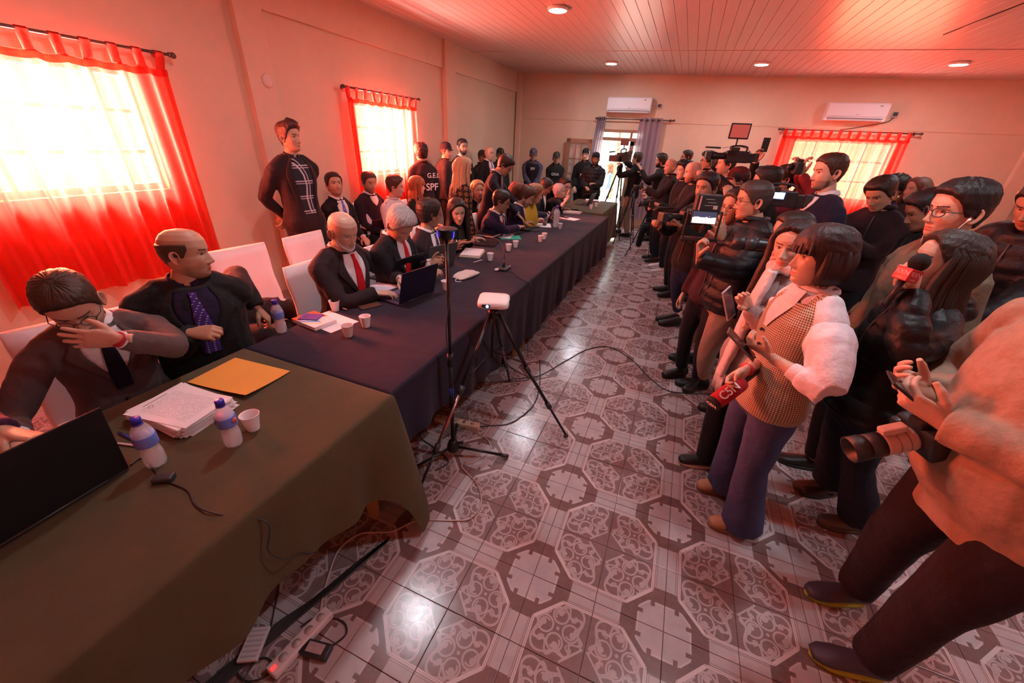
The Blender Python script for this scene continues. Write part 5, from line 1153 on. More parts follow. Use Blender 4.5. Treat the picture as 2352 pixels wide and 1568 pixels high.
def tablecloth(x0, x1, y0, y1, z, m, hem, label, seed=0, amp=.018, rad=.02, flare=0.0):
    """draped cloth: flat top, rounded edge, four hanging sides; hem(side, s) gives the height of the lower edge"""
    N_ = []; step = .03
    def side(ax, ay, bx, by, nx, ny, nm):
        L = math.hypot(bx - ax, by - ay); n = int(L / step)
        for i in range(n): s = i / n; N_.append((ax + (bx - ax) * s, ay + (by - ay) * s, nx, ny, nm, s * L, L))
        for a in (0, .25, .5, .75):                                       # corner fan
            t = a * PI / 2; N_.append((bx, by, nx * math.cos(t) - ny * math.sin(t), ny * math.cos(t) + nx * math.sin(t), nm, L, L))
    side(x0, y0, x1, y0, 0, -1, 'S'); side(x1, y0, x1, y1, 1, 0, 'E'); side(x1, y1, x0, y1, 0, 1, 'N'); side(x0, y1, x0, y0, -1, 0, 'W')
    M_ = len(N_); v = []; f = []; lv = 16; rs = np.random.RandomState(seed); ph = rs.uniform(0, 6, 6)
    rings = [(-.09, 0), (-rad, 0)] + [(-rad + rad * math.sin(a), -rad + rad * math.cos(a)) for a in (.4, .8, 1.2)]
    for ro, dz in rings: v += [(min(max(x + nx * ro, x0 - ro), x1 + ro), min(max(y + ny * ro, y0 - ro), y1 + ro), z + dz) for x, y, nx, ny, nm, s, L in N_]
    for l in range(1, lv + 1):
        t = l / lv
        for i, (x, y, nx, ny, nm, s, L) in enumerate(N_):
            hz = hem(nm, s, L); u = (x * 1.0 + y * 1.0); q = u * 13
            o = t ** .8 * (amp * (math.sin(q + ph[0]) + .6 * math.sin(q * 1.9 + ph[1] + t * 1.5) + .4 * math.sin(q * .43 + ph[2])) + amp * .9) ; cor = min(s, L - s); o += (.05 + (flare if nm == 'E' and s > L / 2 else 0)) * t * math.exp(-cor / (.12 + flare))
            v.append((x + nx * o, y + ny * o - (flare * 1.0 * t * math.exp(-cor / .25) if nm == 'E' and s > L / 2 else 0), z - rad + (hz - z + rad) * t))
    k = len(rings) + lv
    f = [(i * M_ + j, (i + 1) * M_ + j, (i + 1) * M_ + (j + 1) % M_, i * M_ + (j + 1) % M_) for i in range(k - 1) for j in range(M_)]
    f.append(tuple(range(M_)))
    me = me_of('tablecloth', v, f); bm = bmesh.new(); bm.from_mesh(me); bmesh.ops.recalc_face_normals(bm, faces=bm.faces); bm.to_mesh(me); bm.free(); me.materials.append(m); o = link('tablecloth', me)
    
    return tag(o, label, 'tablecloth')
X0, X1 = -2.08, -1.07
table(X0 + .02, X1 - .02, 1.22, 3.15, TZ - .008, 'wooden table under the near end of the navy cloth, one leg showing at its corner')
table(X0 + .02, X1 - .02, 3.2, 5.1, TZ - .008, 'wooden table hidden under the middle of the navy cloth'); table(X0 + .02, X1 - .02, 5.15, 7.05, TZ - .008, 'wooden table hidden under the far end of the navy cloth')
table(X0 + .04, X1 - .03, -.95, 1.14, TZ - .008, 'wooden table under the near olive cloth'); table(-2.05, -1.22, 7.16, 8.85, TZ + .01, 'wooden table under the far olive cloth by the doorway')
tablecloth(X0, X1, 1.205, 7.08, TZ, M_NAVY, lambda n, s, L: float(np.interp(s, [0, .15, .9, 2.1, 3.8, 5.88], [.42, .42, .29, .17, .18, .05])) + .012 * math.sin(s * 5) if n == 'E' else .12 if n == 'N' else .42 if n == 'S' else .35, 'long dark navy tablecloth covering the middle tables down to the tiles', 3)
tablecloth(X0 + .01, X1 + .02, -.98, 1.20, TZ + .008, M_OLIVE, lambda n, s, L: max(.03, (.40 if n in 'ES' else .36) - .36 * math.exp(-min(s, L - s) / .10)) if n != 'W' else .4, 'olive green tablecloth on the nearest table, its corner hanging to the floor', 8, .022, flare=.13)
tablecloth(-2.07, -1.20, 7.14, 8.88, TZ + .022, M_OLIVE, lambda n, s, L: .05, 'olive green tablecloth on the far table beside the doorway', 5, .012)
table(1.95, 4.3, 4.75, 5.6, .74, 'dark covered side table behind the press crowd on the right')
tablecloth(1.93, 4.32, 4.73, 5.62, .752, M_BLACKCL, lambda n, s, L: .12, 'black tablecloth on the side table at the right edge', 4)
def onT(px, py, dz=0.0, z=TZ): p = onz(px, py, z + dz); return V3(p[0], p[1], z + dz)
# ================================================================ CHAIRS
M_COVER = mat((.74, .66, .68), .8, var=.05, scale=5, bmp=.35, bs=9, sheen=.1)
def cover_mesh():
    b = MB(); w = .225
    def ring(pts): return pts
    v = []; f = []; nlev = 9; n = 24
    for k_ in range(nlev):                                      # back cover: slightly flared, peaked corners
        t = k_ / (nlev - 1); z = .40 + .55 * t; ww = w + .012 * (1 - t) + .006 * math.sin(t * 9); y = -.215 - .06 * t; th = .030 - .008 * t
        for j in range(n):
            a = 2 * PI * j / n; cx = math.copysign(abs(math.cos(a)) ** .35, math.cos(a)); sy = math.copysign(abs(math.sin(a)) ** .6, math.sin(a))
            v.append((ww * cx, y + th * sy + .006 * math.sin(6 * cx + 5 * t), z + (.018 * abs(cx) ** 4 if k_ == nlev - 1 else 0)))
    f += [(i * n + j, i * n + (j + 1) % n, (i + 1) * n + (j + 1) % n, (i + 1) * n + j) for i in range(nlev - 1) for j in range(n)] + [tuple(range((nlev - 1) * n, nlev * n))]
    b.add(v, f)
    v = []; per = []
    m = 12
    for (ax, ay, bx, by) in ((-w, -.23, w, -.23), (w, -.23, w + .005, .22), (w + .005, .22, -w - .005, .22), (-w - .005, .22, -w, -.23)):
        for i in range(m): per.append((ax + (bx - ax) * i / m, ay + (by - ay) * i / m))
    L = len(per); cx = 0
    for z, s in ((.475, .96), (.468, 1.0), (.44, 1.02), (.33, 1.04), (.22, 1.06), (.12, 1.09)):
        for i, (x, y) in enumerate(per):
            fo = 1 + (.03 * math.sin(i * 1.31) + .02 * math.sin(i * 2.7)) * (.47 - z) / .35; v.append((x * s * fo, y * s * fo, z))
    f = [(i * L + j, (i + 1) * L + j, (i + 1) * L + (j + 1) % L, i * L + (j + 1) % L) for i in range(5) for j in range(L)] + [tuple(range(L))]
    b.add(v, f); return b.mesh('chair_cover')
CV = cover_mesh(); CV.materials.append(M_COVER); LEG = MB().tube([(0, 0, .0), (0, 0, .45)], .011, 8).mesh('leg'); LEG.materials.append(mat((.35, .33, .34), .3, .8))
def chair(x, y, face, label, group='white covered chairs'):
    r = empty('covered_chair', (x, y, 0), label, 'chair', group, math.radians(face) - PI / 2)
    link('chair_cover', CV, None, r)
    for sx in (-1, 1):
        for sy in (-1, 1): link('leg', LEG, None, r, (sx * .19, sy * .18, 0))
    return r
chair(-3.02, 2.05, -8, 'empty white cloth-covered chair standing alone between the balding man and the bald man')
chair(-2.98, 2.72, 2, 'white cloth-covered chair behind the bald man, beside the standing man\'s legs')
chair(P2.P[0] - .06, P2.P[1] - .02, -12, 'white cloth-covered chair at the left edge, under the man in the grey-brown suit'); chair(P3.P[0] + .02, P3.P[1], -22, 'white cloth-covered chair of the balding man in the black overcoat')
SEATS = [(P4, 'white covered chair on which the bald typing man sits'), (P5, 'white covered chair of the silver-haired man'), (P6, 'white covered chair of the brown-suited man who turns away')]
for p_, lb in SEATS: chair(p_.P[0] - .02, p_.P[1], math.degrees(math.atan2(p_.F[1], p_.F[0])), lb)
names = {4: 'the man at the left picture edge'}
done = {id(P2), id(P3), id(P4), id(P5), id(P6)}
for o in [o for o in bpy.data.objects if o.get('category') == 'person' and o.location.x < -1.5]:
    if o in (P2.root, P3.root, P4.root, P5.root, P6.root): continue
    if 'seated' in o['label'] or 'sitting' in o['label'] or o['label'].startswith(('person in a dark', 'woman with long dark hair and a black jacket', 'man in a navy suit and glasses leaning', 'young man with', 'man with glasses and a white shirt', 'woman with straight copper', 'woman with auburn', 'grey-haired person')):
        who = ' '.join(o['label'].split()[:7]); chair(o.location.x - .02, o.location.y, 0, ('white covered chair under ' + who)[:110])
# black coat thrown over a chair next to the bald man
ls = LS(); A = V3(-2.80, 1.62, .52); 
for a_, b_, ra in ((V3(-2.95, 1.50, .50), V3(-2.72, 1.95, .60), .12), (V3(-2.72, 1.95, .60), V3(-2.55, 2.05, .45), .09), (V3(-3.0, 1.55, .55), V3(-2.85, 1.85, .62), .10), (V3(-2.7, 1.55, .50), V3(-2.55, 1.75, .42), .11), (V3(-2.62, 1.9, .5), V3(-2.5, 1.7, .3), .07)):
    ls.limb([a_, (a_ + b_) / 2 + V3(0, 0, .03), b_], [ra * .8, ra, ra * .75], 14)
V_, F_, N__ = remesh(ls.v, ls.f, .014, 4); V_ = V_ + N__ * (nz3(V_, 30, 5) * .012)[:, None]
coat = link('overcoat', me_of('overcoat', V_ - V3(-2.8, 1.62, 0), F_), cloth_mat(BLK, 'wool'), None, (-2.8, 1.62, 0)); tag(coat, 'black overcoat heaped over the seat between the balding man and the bald man', 'coat')
# ================================================================ THINGS ON THE TABLES
M_CAP = mat((.03, .03, .42), .35, var=.03); M_PET, gnt, gb = new_mat('bottle_plastic'); gb.inputs['Base Color'].default_value = (1, .97, 1, 1); gb.inputs['Roughness'].default_value = .04; gb.inputs['Alpha'].default_value = .28; gb.inputs['Specular IOR Level'].default_value = .8
M_WATER, gnt, gb = new_mat('bottle_water'); gb.inputs['Base Color'].default_value = (.80, .76, .84, 1); gb.inputs['Roughness'].default_value = .08; gb.inputs['Alpha'].default_value = .30; gb.inputs['Specular IOR Level'].default_value = .6
M_LABEL = mat((.13, .20, .62), .5, var=.12, scale=30); M_EMB = mat((.65, .12, .15), .5, var=0)
def bottle(x, y, z, rz, tilt, label, h=.21, lab=True, level=.75, capm=M_CAP):
    r = empty('water_bottle', (x, y, z), label, 'bottle', 'plastic water bottles', rz); r.rotation_euler = (tilt[0], tilt[1], rz); s = h / .21
    pr_ = [(.0, .004), (.020, .0), (.027, .004), (.031, .020), (.031, .060), (.0275, .078), (.0275, .085), (.031, .10), (.0315, .118), (.0315, .140), (.030, .152), (.024, .170), (.015, .184), (.0125, .190), (.0125, .200)]
    mb = MB().lathe([(a * s, b_ * s) for a, b_ in pr_], 28)
    v = np.array(mb.v); a = np.arctan2(v[:, 1], v[:, 0]); k_ = np.where(v[:, 2] < .03 * s, 1 + .10 * np.cos(5 * a) * (1 - v[:, 2] / (.03 * s)), 1 + .012 * np.cos(8 * a)); v[:, 0] *= k_; v[:, 1] *= k_; v[:, 2] += np.where(v[:, 2] < .008 * s, .004 * np.cos(5 * a), 0)
    mb.v = [tuple(q) for q in v]; mb.obj('bottle_body', M_PET, r)
    pw = [(0, .007)] + [(max(0, (a - .0016)), b_ + .002) for a, b_ in pr_[1:] if b_ < .2 * level]; pw.append((pw[-1][0], .2 * level)); pw.append((0, .2 * level)); MB().lathe([(a * s, b_ * s) for a, b_ in pw], 28).obj('water', M_WATER, r)
    MB().lathe([(.0152 * s, .189 * s), (.0152 * s, .208 * s), (.0135 * s, .211 * s), (0, .211 * s)], 24).lathe([(.0165 * s, .184 * s), (.0165 * s, .187 * s), (.012 * s, .187 * s)], 20).obj('bottle_cap', capm, r)
    if lab:
        MB().lathe([(.0325 * s, .098 * s), (.0330 * s, .10 * s), (.0330 * s, .138 * s), (.0325 * s, .140 * s)], 28).obj('paper_label', M_LABEL, r)
        for a_ in (0, 2.4): MB().lathe([(.011, 0), (.011, .0008), (0, .0008)], 16, (.0331 * s * math.cos(a_), .0331 * s * math.sin(a_), .122 * s), Matrix.Rotation(a_, 4, 'Z') @ Matrix.Rotation(PI / 2, 4, 'Y')).obj('round_emblem', M_EMB, r)
    return r
p = onT(363, 1066, .008); bottle(p[0], p[1], p[2], 2.1, (0, 0), 'water bottle with blue label nearest the big dark laptop, at the paper stack')
p = onT(540, 1020, .008); bottle(p[0], p[1], p[2], 4.2, (0, 0), 'water bottle with blue label and red emblem between paper stack and white cup')
p = onT(648, 763); bottle(p[0], p[1], p[2], 1.0, (0, 0), 'water bottle beside the hand of the balding man', level=.7)
p = onT(985, 640); bottle(p[0], p[1], p[2], 1.0, (0, 0), 'small clear water bottle behind the lid of the dark laptop', h=.17, lab=False, capm=mat((.8, .75, .78), .4))
p = onT(1276, 522); bottle(p[0], p[1], p[2], 0, (0, 0), 'tall clear bottle with purple cap beside the far navy laptop', h=.30, lab=False, capm=mat((.14, .04, .30), .4))
M_CUP = mat((.82, .76, .78), .45, var=.02)
def cup_meshes():
    pr_ = [(.0, .002), (.021, .0), (.0225, .003)] + [(.0225 + .0115 * t + (.0005 if k_ % 2 else 0), .004 + .068 * t) for k_, t in enumerate(np.linspace(0, 1, 17))] + [(.0352, .073), (.0365, .0745), (.0352, .076), (.0335, .075)] + [(.0330 - .0115 * t, .073 - .067 * t) for t in (0, .5, 1)] + [(0, .006)]
    return MB().lathe(pr_, 30).mesh('cup')
CUPM = cup_meshes(); CUPM.materials.append(M_CUP)
cups = [(583, 985, .008, 'white plastic cup on the olive cloth right of the bottle'), (771, 713, 0, 'white plastic cup next to the pencil behind the coloured book'), (841, 750, 0, 'white plastic cup in front of the brown phone'), (801, 772, 0, 'white plastic cup standing on the corner of the white sheet'),
        (1126, 598, 0, 'white plastic cup between notebook and desk microphone'), (1168, 576, 0, 'left cup of the pair in front of the black folders'), (1184, 568, 0, 'right cup of the pair in front of the black folders'), (1241, 555, 0, 'nearer cup of the middle pair on the navy cloth'), (1250, 549, 0, 'farther cup of the middle pair on the navy cloth'),
        (1286, 525, 0, 'white plastic cup beside the tall clear bottle'), (1024, 665, 0, 'white plastic cup just behind the thin black stand pole'), (1357, 480, .022, 'white plastic cup near the far laptop on olive cloth'), (1369, 475, .022, 'pale cup at the right of the far laptop')]
for px, py, dz, lb in cups:
    p = onT(px, py, dz); o = link('plastic_cup', CUPM, None, None, tuple(p), (0, 0, px)); tag(o, lb, 'cup', 'white plastic cups')
def paper_mat(kind):
    m, nt, b = new_mat('printed_paper'); oc = objc(nt); X, Y, Z = xyz(nt, oc)
    ln = (Y / .0045).pp(1.0).gt(.62) * X.ab().lt(.078) * Y.ab().lt(.115) * (N(nt, noise(nt, oc, 260, 1)).gt(.45))
    head = (Y - .128).ab().lt(.003) * X.ab().lt(.05)
    seal = (hyp(X + .04, Y - .10) - .008).ab().lt(.002)
    c = mixc(nt, (ln * .55 if kind == 'text' else ln * 0.0).mx(head * .8 if kind == 'text' else head * 0.0).mx(seal * .7 if kind == 'text' else seal * 0.0), (.80, .74, .76), (.15, .13, .16)); nt.links.new(c, b.inputs['Base Color']); b.inputs['Roughness'].default_value = .7; return m
M_PAPT, M_PAP = paper_mat('text'), paper_mat('blank')
def sheet_mesh(w, d, curl=0.0, n=8, th=.0006, m=None):
    v = []; 
    for dz in (0, th):
        for j in range(n + 1):
            for i in range(n + 1):
                x = (i / n - .5) * w; y = (j / n - .5) * d; v.append((x, y, dz + curl * (max(0, (x / w + y / d))) ** 2 * 1.0))
    k_ = n + 1; q = k_ * k_; f = []
    for j in range(n):
        for i in range(n): a = j * k_ + i; f.append((a, a + k_, a + k_ + 1, a + 1)); f.append((q + a, q + a + 1, q + a + k_ + 1, q + a + k_))
    for i in range(n):
        f += [(i, i + 1, q + i + 1, q + i), (n * k_ + i + 1, n * k_ + i, q + n * k_ + i, q + n * k_ + i + 1), (i * k_ + k_, i * k_, q + i * k_, q + i * k_ + k_), (i * k_ + n, i * k_ + k_ + n, q + i * k_ + k_ + n, q + i * k_ + n)]
    me = me_of('sheet', v, f, False); me.materials.append(m or M_PAP); return me
def flat(name, px, py, dz, w, d, th, rz, m, label, cat, bev=.002, z=TZ, group=None):
    p = onz(px, py, z + dz); o = MB().box((0, 0, th / 2), (w, d, th), bev=bev).obj(name, m, smooth=False, loc=(p[0], p[1], z + dz), rot=(0, 0, rz)); return tag(o, label, cat, group)
c0, c1 = onT(268, 945, .06), onT(560, 925, .06); ctr = onT(425, 945, .05); ry = math.atan2(*(onT(300, 1000)[:2] - onT(500, 885)[:2])[::-1])
st_ = empty('paper_stack', (-1.745, .70, TZ + .009), 'thick untidy stack of printed pages in front of the suited man with glasses', 'papers', rz=math.radians(93))
for i in range(26):
    me = sheet_mesh(.215, .305, curl=.012 if i % 5 == 2 else 0, n=6, m=M_PAPT if i == 25 else M_PAP, th=.0016); o = link('sheet', me, None, st_, (random.uniform(-.012, .012), random.uniform(-.012, .012), i * .0019), (0, 0, random.uniform(-.10, .10) + (.0 if i < 22 else .04)))
p = onT(555, 868, .01); e_ = link('manila_envelope', sheet_mesh(.25, .36, curl=.018, n=12, th=.0012, m=mat((.78, .34, .06), .6, var=.05, scale=5)), None, None, (-1.80, .985, TZ + .0135), (0, 0, math.radians(-85))); tag(e_, 'large orange manila envelope with a curled corner, partly under the printed pages', 'envelope')
# pens and keys by the stack
for (a, b_), cc, lb in ((((278, 995), (312, 1012)), (.05, .07, .5), 'blue and white pen beside the dark laptop corner'), (((272, 1018), (305, 1022)), (.75, .7, .75), 'white pen lying left of the nearest bottle'), (((768, 702), (795, 710)), (.75, .4, .3), 'short pencil beside the plastic cup on navy cloth'), (((1085, 603), (1110, 596)), (.6, .55, .6), 'slim metallic pen on the navy cloth by the notebook')):
    A_, B_ = onT(*a, .014), onT(*b_, .014); A_ = A_; m_ = (A_ + B_) / 2; d_ = nrm(B_ - A_) * .065
    mb = MB().tube([-d_, d_ * .8, d_ * .92, d_ * 1.05], [.0042, .0042, .003, .0008], 8); o = mb.obj('pen', mat(cc, .35), loc=tuple(m_)); MB().tube([-d_ * .5 + V3(0, 0, .005), -d_ * .95 + V3(0, 0, .005)], .0012, 5).obj('clip', M_DK, o); tag(o, lb, 'pen')
# book, white sheet, wallet-phone
rzb = math.radians(-98)
p = onT(740, 742); o = link('paper_sheet', sheet_mesh(.21, .297, n=4), None, None, (-1.93, 1.68, TZ + .001), (0, 0, rzb)); tag(o, 'plain white sheet under the coloured book', 'paper')
p = onT(716, 740); bk = empty('book', (-1.995, 1.62, TZ + .003), 'thick softcover book with orange, white and blue cover beside the bottle', 'book', rz=rzb)
MB().box((0, 0, .012), (.155, .225, .022)).obj('page_block', M_PAP, bk, smooth=False)
def book_mat():
    m, nt, b = new_mat('book_cover'); X, Y, Z = xyz(nt, objc(nt)); s = X * .9 + Y * .7
    c = mixc(nt, (Y + X * .5).lt(-.015), (.78, .74, .76), (.75, .13, .04)); c = mixc(nt, (s - .045).ab().lt(.010) * X.gt(0.0), c, (.10, .30, .70)); c = mixc(nt, (s - .075).ab().lt(.006) * X.gt(.01), c, (.75, .6, .08)); nt.links.new(c, b.inputs['Base Color']); b.inputs['Roughness'].default_value = .35; return m
MB().box((0, 0, .0245), (.16, .23, .0015)).obj('cover', book_mat(), bk, smooth=False)
p = onT(714, 728, .03); w_ = empty('passport_booklet', (p[0], p[1], TZ + .0295), 'small purple booklet lying on the coloured book', 'booklet', rz=rzb + .5); MB().box((0, 0, .003), (.09, .125, .006), bev=.002).obj('cover', mat((.12, .06, .30), .4), w_, smooth=False)
for i in range(2): MB().box((0, -.025 - .014 * i, .0064), (.05 - .01 * i, .004, .0004)).obj('printed_line', M_DK, w_, smooth=False)
def phone(name, M, cc, label, screen=None, w=.073, h=.15, th=.008, lens=False):
    r = bpy.data.objects.new(name, None); COL.objects.link(r); r.matrix_world = M; tag(r, label, 'phone')
    MB().box((0, 0, 0), (w, h, th), bev=.0035).obj('phone_body', mat(cc, .35), r, smooth=False)
    MB().box((0, 0, th / 2 + .0003), (w - .006, h - .010, .0006)).obj('screen', screen or mat((.01, .01, .014), .12, var=0), r, smooth=False)
    MB().box((w * .22, h * .36, -th / 2 - .001), (.028, .030, .0025), bev=.001).obj('camera_bump', M_DK, r, smooth=False)
    return r
p = onT(850, 704); phone('mobile_phone', Matrix.Translation((p[0], p[1], TZ + .006)) @ Matrix.Rotation(-.45, 4, 'Z'), (.10, .045, .03), 'brown cased phone lying on the navy cloth between cup and laptop', mat((.12, .05, .035), .3))
# ---- laptops
def laptop(x, y, z, yaw, label, w=.35, d=.24, ang=105, lidc=(.012, .012, .016), basec=(.05, .045, .06), scr=None, badge=False):
    """yaw = direction the user looks (degrees); hinge on the far side of the base"""
    r = empty('laptop', (x, y, z), label, 'laptop', 'laptops', math.radians(yaw) - PI / 2)
    MB().box((0, 0, .009), (w, d, .015), bev=.004).obj('base', mat(basec, .35, .3), r, smooth=False)
    kb = MB()
    for i in range(12):
        for j in range(5): kb.box((-w * .42 + w * .84 * (i + .5) / 12, -.01 + j * .0205, .018), (w * .84 / 12 - .004, .0165, .003))
    kb.obj('keyboard', M_DK, r, smooth=False); MB().box((0, -d * .32, .0168), (.10, .06, .0008)).obj('touchpad', mat(tuple(min(1, v * 1.6) for v in basec), .3), r, smooth=False)
    a = math.radians(ang); ax = Matrix.Translation((0, d / 2, .016)) @ Matrix.Rotation(a, 4, 'X') @ Matrix.Translation((0, -d / 2, 0)); ax = Matrix.Translation((0, d / 2, .016)) @ Matrix.Rotation(-(PI - a), 4, 'X').inverted() @ Matrix.Translation((0, -d / 2, 0))
    ax = Matrix.Translation((0, d / 2, .014)) @ Matrix.Rotation(-(a - 0), 4, 'X') @ Matrix.Translation((0, -d / 2, 0))
    lid = MB().box((0, 0, 0), (w, d, .007), bev=.003).obj('lid', mat(lidc, .38, .2), r, smooth=False); lid.matrix_local = ax
    s_ = MB().box((0, 0, -.0045), (w - .02, d - .024, .001)).obj('screen', scr or mat((.25, .3, .45), .2, emit=.5, var=.4, scale=12), lid, smooth=False)
    if badge: MB().box((0, 0, .004), (.035, .006, .001)).obj('badge', mat((.3, .3, .32), .3, .7), lid, smooth=False)
    MB().tube([(-w * .35, d / 2, .012), (w * .35, d / 2, .012)], .006, 8).obj('hinge', M_DK, r)
    return r
laptop(-1.705, .205, TZ + .009, 4, 'large dark laptop at the bottom left, lid back towards the camera', w=.42, d=.27, ang=96)
pb = onT(915, 695); laptop(pb[0] - .04, pb[1] + .14, TZ, -10, 'dark laptop of the bald man, its lid glowing edge catching light', w=.36, d=.25, ang=104, basec=(.10, .07, .13), lidc=(.018, .014, .035))
laptop(-2.05, 3.08, TZ, -18, 'slim grey laptop half hidden behind the thin black stand pole', w=.33, d=.23, ang=106, lidc=(.10, .095, .095), basec=(.1, .1, .1))
pb = onT(1262, 508); laptop(pb[0] - .10, pb[1], TZ, 0, 'dark laptop of the young man in the blue-grey suit by the tall bottle', w=.34, d=.23, ang=108, lidc=(.020, .018, .050), basec=(.3, .3, .34))
pb = onT(1345, 470, .022); laptop(pb[0] - .05, pb[1], TZ + .022, -5, 'grey laptop on the far olive-covered table', w=.34, d=.23, ang=112, lidc=(.07, .07, .075), basec=(.08, .08, .08))
pb = onz(858, 535, .62); laptop(pb[0] - .02, pb[1] + .05, .60, -12, 'dark laptop open on the knees of the bearded man by the wall', w=.34, d=.23, ang=112, lidc=(.045, .02, .03))
laptop(-2.16, 2.62, TZ, -6, 'black laptop in front of the silver-haired man with small grey badge', w=.34, d=.23, ang=118, badge=True)
# ---- notebooks, folders, tablet, papers
def stack(name, px, py, rz, items, label, cat, z=TZ):
    p = onz(px, py, z); r = empty(name, (p[0], p[1], z), label, cat, rz=rz); zz = 0
    for nm, w, d, th, m, off, ro in items:
        MB().box((off[0], off[1], zz + th / 2), (w, d, th), bev=min(.002, th / 3), M=Matrix.Rotation(ro, 4, 'Z')).obj(nm, m, r, smooth=False); zz += th
    return r
YEL = mat((.62, .50, .22), .6); BLL = mat((.018, .010, .012), .35, bmp=.2); TEAL = mat((.03, .42, .30), .5)
stack('notebook', 1085, 583, .25, [('back_cover', .22, .30, .003, YEL, (0, 0), 0), ('page_block', .21, .29, .014, M_PAP, (0, 0), .02), ('divider', .215, .295, .002, YEL, (0, 0), .03), ('top_page', .205, .285, .006, M_PAP, (0, 0), .06)], 'open notebook with yellow edges and white pages by the open hands', 'notebook')
stack('folder', 1118, 558, .2, [('back_cover', .26, .34, .008, BLL, (0, 0), 0), ('page_block', .24, .32, .006, M_PAP, (0, 0), .05), ('front_cover', .26, .34, .008, BLL, (0, 0), .08)], 'lower black leather folder with papers showing, under the thicker one', 'folder')
r_ = stack('folder', 1114, 546, -.1, [('back_cover', .30, .24, .006, BLL, (0, 0), 0), ('page_block', .28, .22, .018, M_PAP, (0, 0), .02), ('front_cover', .30, .24, .010, BLL, (0, 0), 0)], 'thick black leather folder, upper of the pair behind the two cups', 'folder'); r_.location.z += .024; r_.location.y += .06
flat('document_wallet', 1172, 545, 0, .26, .22, .003, .5, TEAL, 'teal green plastic document wallet right of the black folders', 'document wallet'); flat('paper_sheet', 1158, 541, .004, .21, .26, .002, .15, M_PAP, 'white sheets lying on the teal wallet', 'paper')
tb = flat('tablet', 1248, 518, 0, .22, .28, .008, .35, mat((.72, .68, .70), .3), 'white tablet with a mouse on top beside the tall clear bottle', 'tablet', bev=.003); 
MB().box((0, 0, .0085), (.20, .26, .0006)).obj('screen', M_PAP, tb, smooth=False)
ms = MB().sphere((0, 0, .012), (.030, .052, .017), 16, 10).obj('computer_mouse', mat((.02, .02, .025), .3), loc=(tb.location.x + .02, tb.location.y, TZ + .010)); tag(ms, 'black computer mouse resting on the white tablet', 'mouse'); MB().box((0, .02, .029), (.004, .014, .003)).obj('wheel', mat((.2, .2, .2), .5), ms)
flat('paper_sheet', 1308, 502, 0, .21, .30, .002, 1.3, M_PAP, 'white sheet with a dark phone on it near the far end of the navy cloth', 'paper')
p = onT(1296, 499, .006); phone('mobile_phone', Matrix.Translation((p[0], p[1], TZ + .007)) @ Matrix.Rotation(1.2, 4, 'Z'), (.02, .02, .024), 'dark phone lying on the white sheet at the far end')
stack('newspaper', 1312, 487, .3, [('lower_fold', .30, .38, .012, mat((.55, .36, .30), .8, var=.3, scale=40), (0, 0), 0), ('upper_fold', .28, .34, .010, mat((.60, .44, .38), .8, var=.35, scale=40), (.02, .02), .2)], 'folded newspapers piled in front of the far olive cloth', 'newspaper')
stack('paper_pile', 1362, 463, .1, [('lower_pages', .30, .22, .014, M_PAP, (0, 0), 0), ('black_edge', .22, .16, .008, BLL, (.03, -.05), 0), ('upper_pages', .28, .21, .010, M_PAP, (-.02, .02), .05)], 'pile of white papers behind the laptop on the far table', 'papers', z=TZ + .022)
flat('notepad', 890, 655, 0, .21, .26, .006, -.2, mat((.66, .60, .70), .6), 'pale notepad under the hands of the bald man', 'notepad'); flat('booklet', 905, 640, .007, .15, .21, .006, .25, mat((.70, .64, .74), .6), 'small pale booklet on the notepad by the typing hands', 'booklet')
# camera bag / black headset clutter beside the navy-suited man
bg_ = empty('black_bag', (onT(1215, 530)[0], onT(1215, 530)[1], TZ), 'low black bag with straps beside the white tablet', 'bag'); MB().box((-.12, 0, .02), (.30, .16, .04), bev=.012).obj('bag_body', mat((.015, .012, .015), .6, bmp=.2), bg_); MB().tube(smooth_path([(0, .06, .03), (.1, .1, .05), (.16, .02, .03), (.1, -.06, .02), (.02, -.05, .035)], 6), .008, 6).obj('strap', M_DK, bg_)
# cloth pouch
ls = LS(); c = onT(1072, 634); ls.loft([((-.13, 0, .008), V3(0, 1, 0), V3(0, 0, 1), .05, .008), ((-.08, 0, .016), V3(0, 1, 0), V3(0, 0, 1), .075, .016), ((0, 0, .022), V3(0, 1, 0), V3(0, 0, 1), .08, .022), ((.09, .01, .016), V3(0, 1, 0), V3(0, 0, 1), .075, .015), ((.14, .02, .008), V3(0, 1, 0), V3(0, 0, 1), .06, .007)], 16, .8)
V_, F_, N__ = remesh(ls.v, ls.f, .006, 2); V_ = V_ + N__ * (nz3(V_, 70, 3) * .005)[:, None]; V_[:, 2] = np.maximum(V_[:, 2], .001)
po = link('cloth_pouch', me_of('cloth_pouch', V_, F_), mat((.62, .52, .48), .85, bmp=.4, bs=14), None, (c[0], c[1], TZ), (0, 0, math.radians(75))); tag(po, 'crumpled white cloth drawstring pouch in front of the white projector', 'pouch'); MB().tube(smooth_path([(-.12, 0, .012), (-.16, -.02, .006), (-.18, -.05, .004), (-.15, -.08, .004)], 6), .004, 6).obj('drawstring', mat((.62, .52, .48), .8), po)
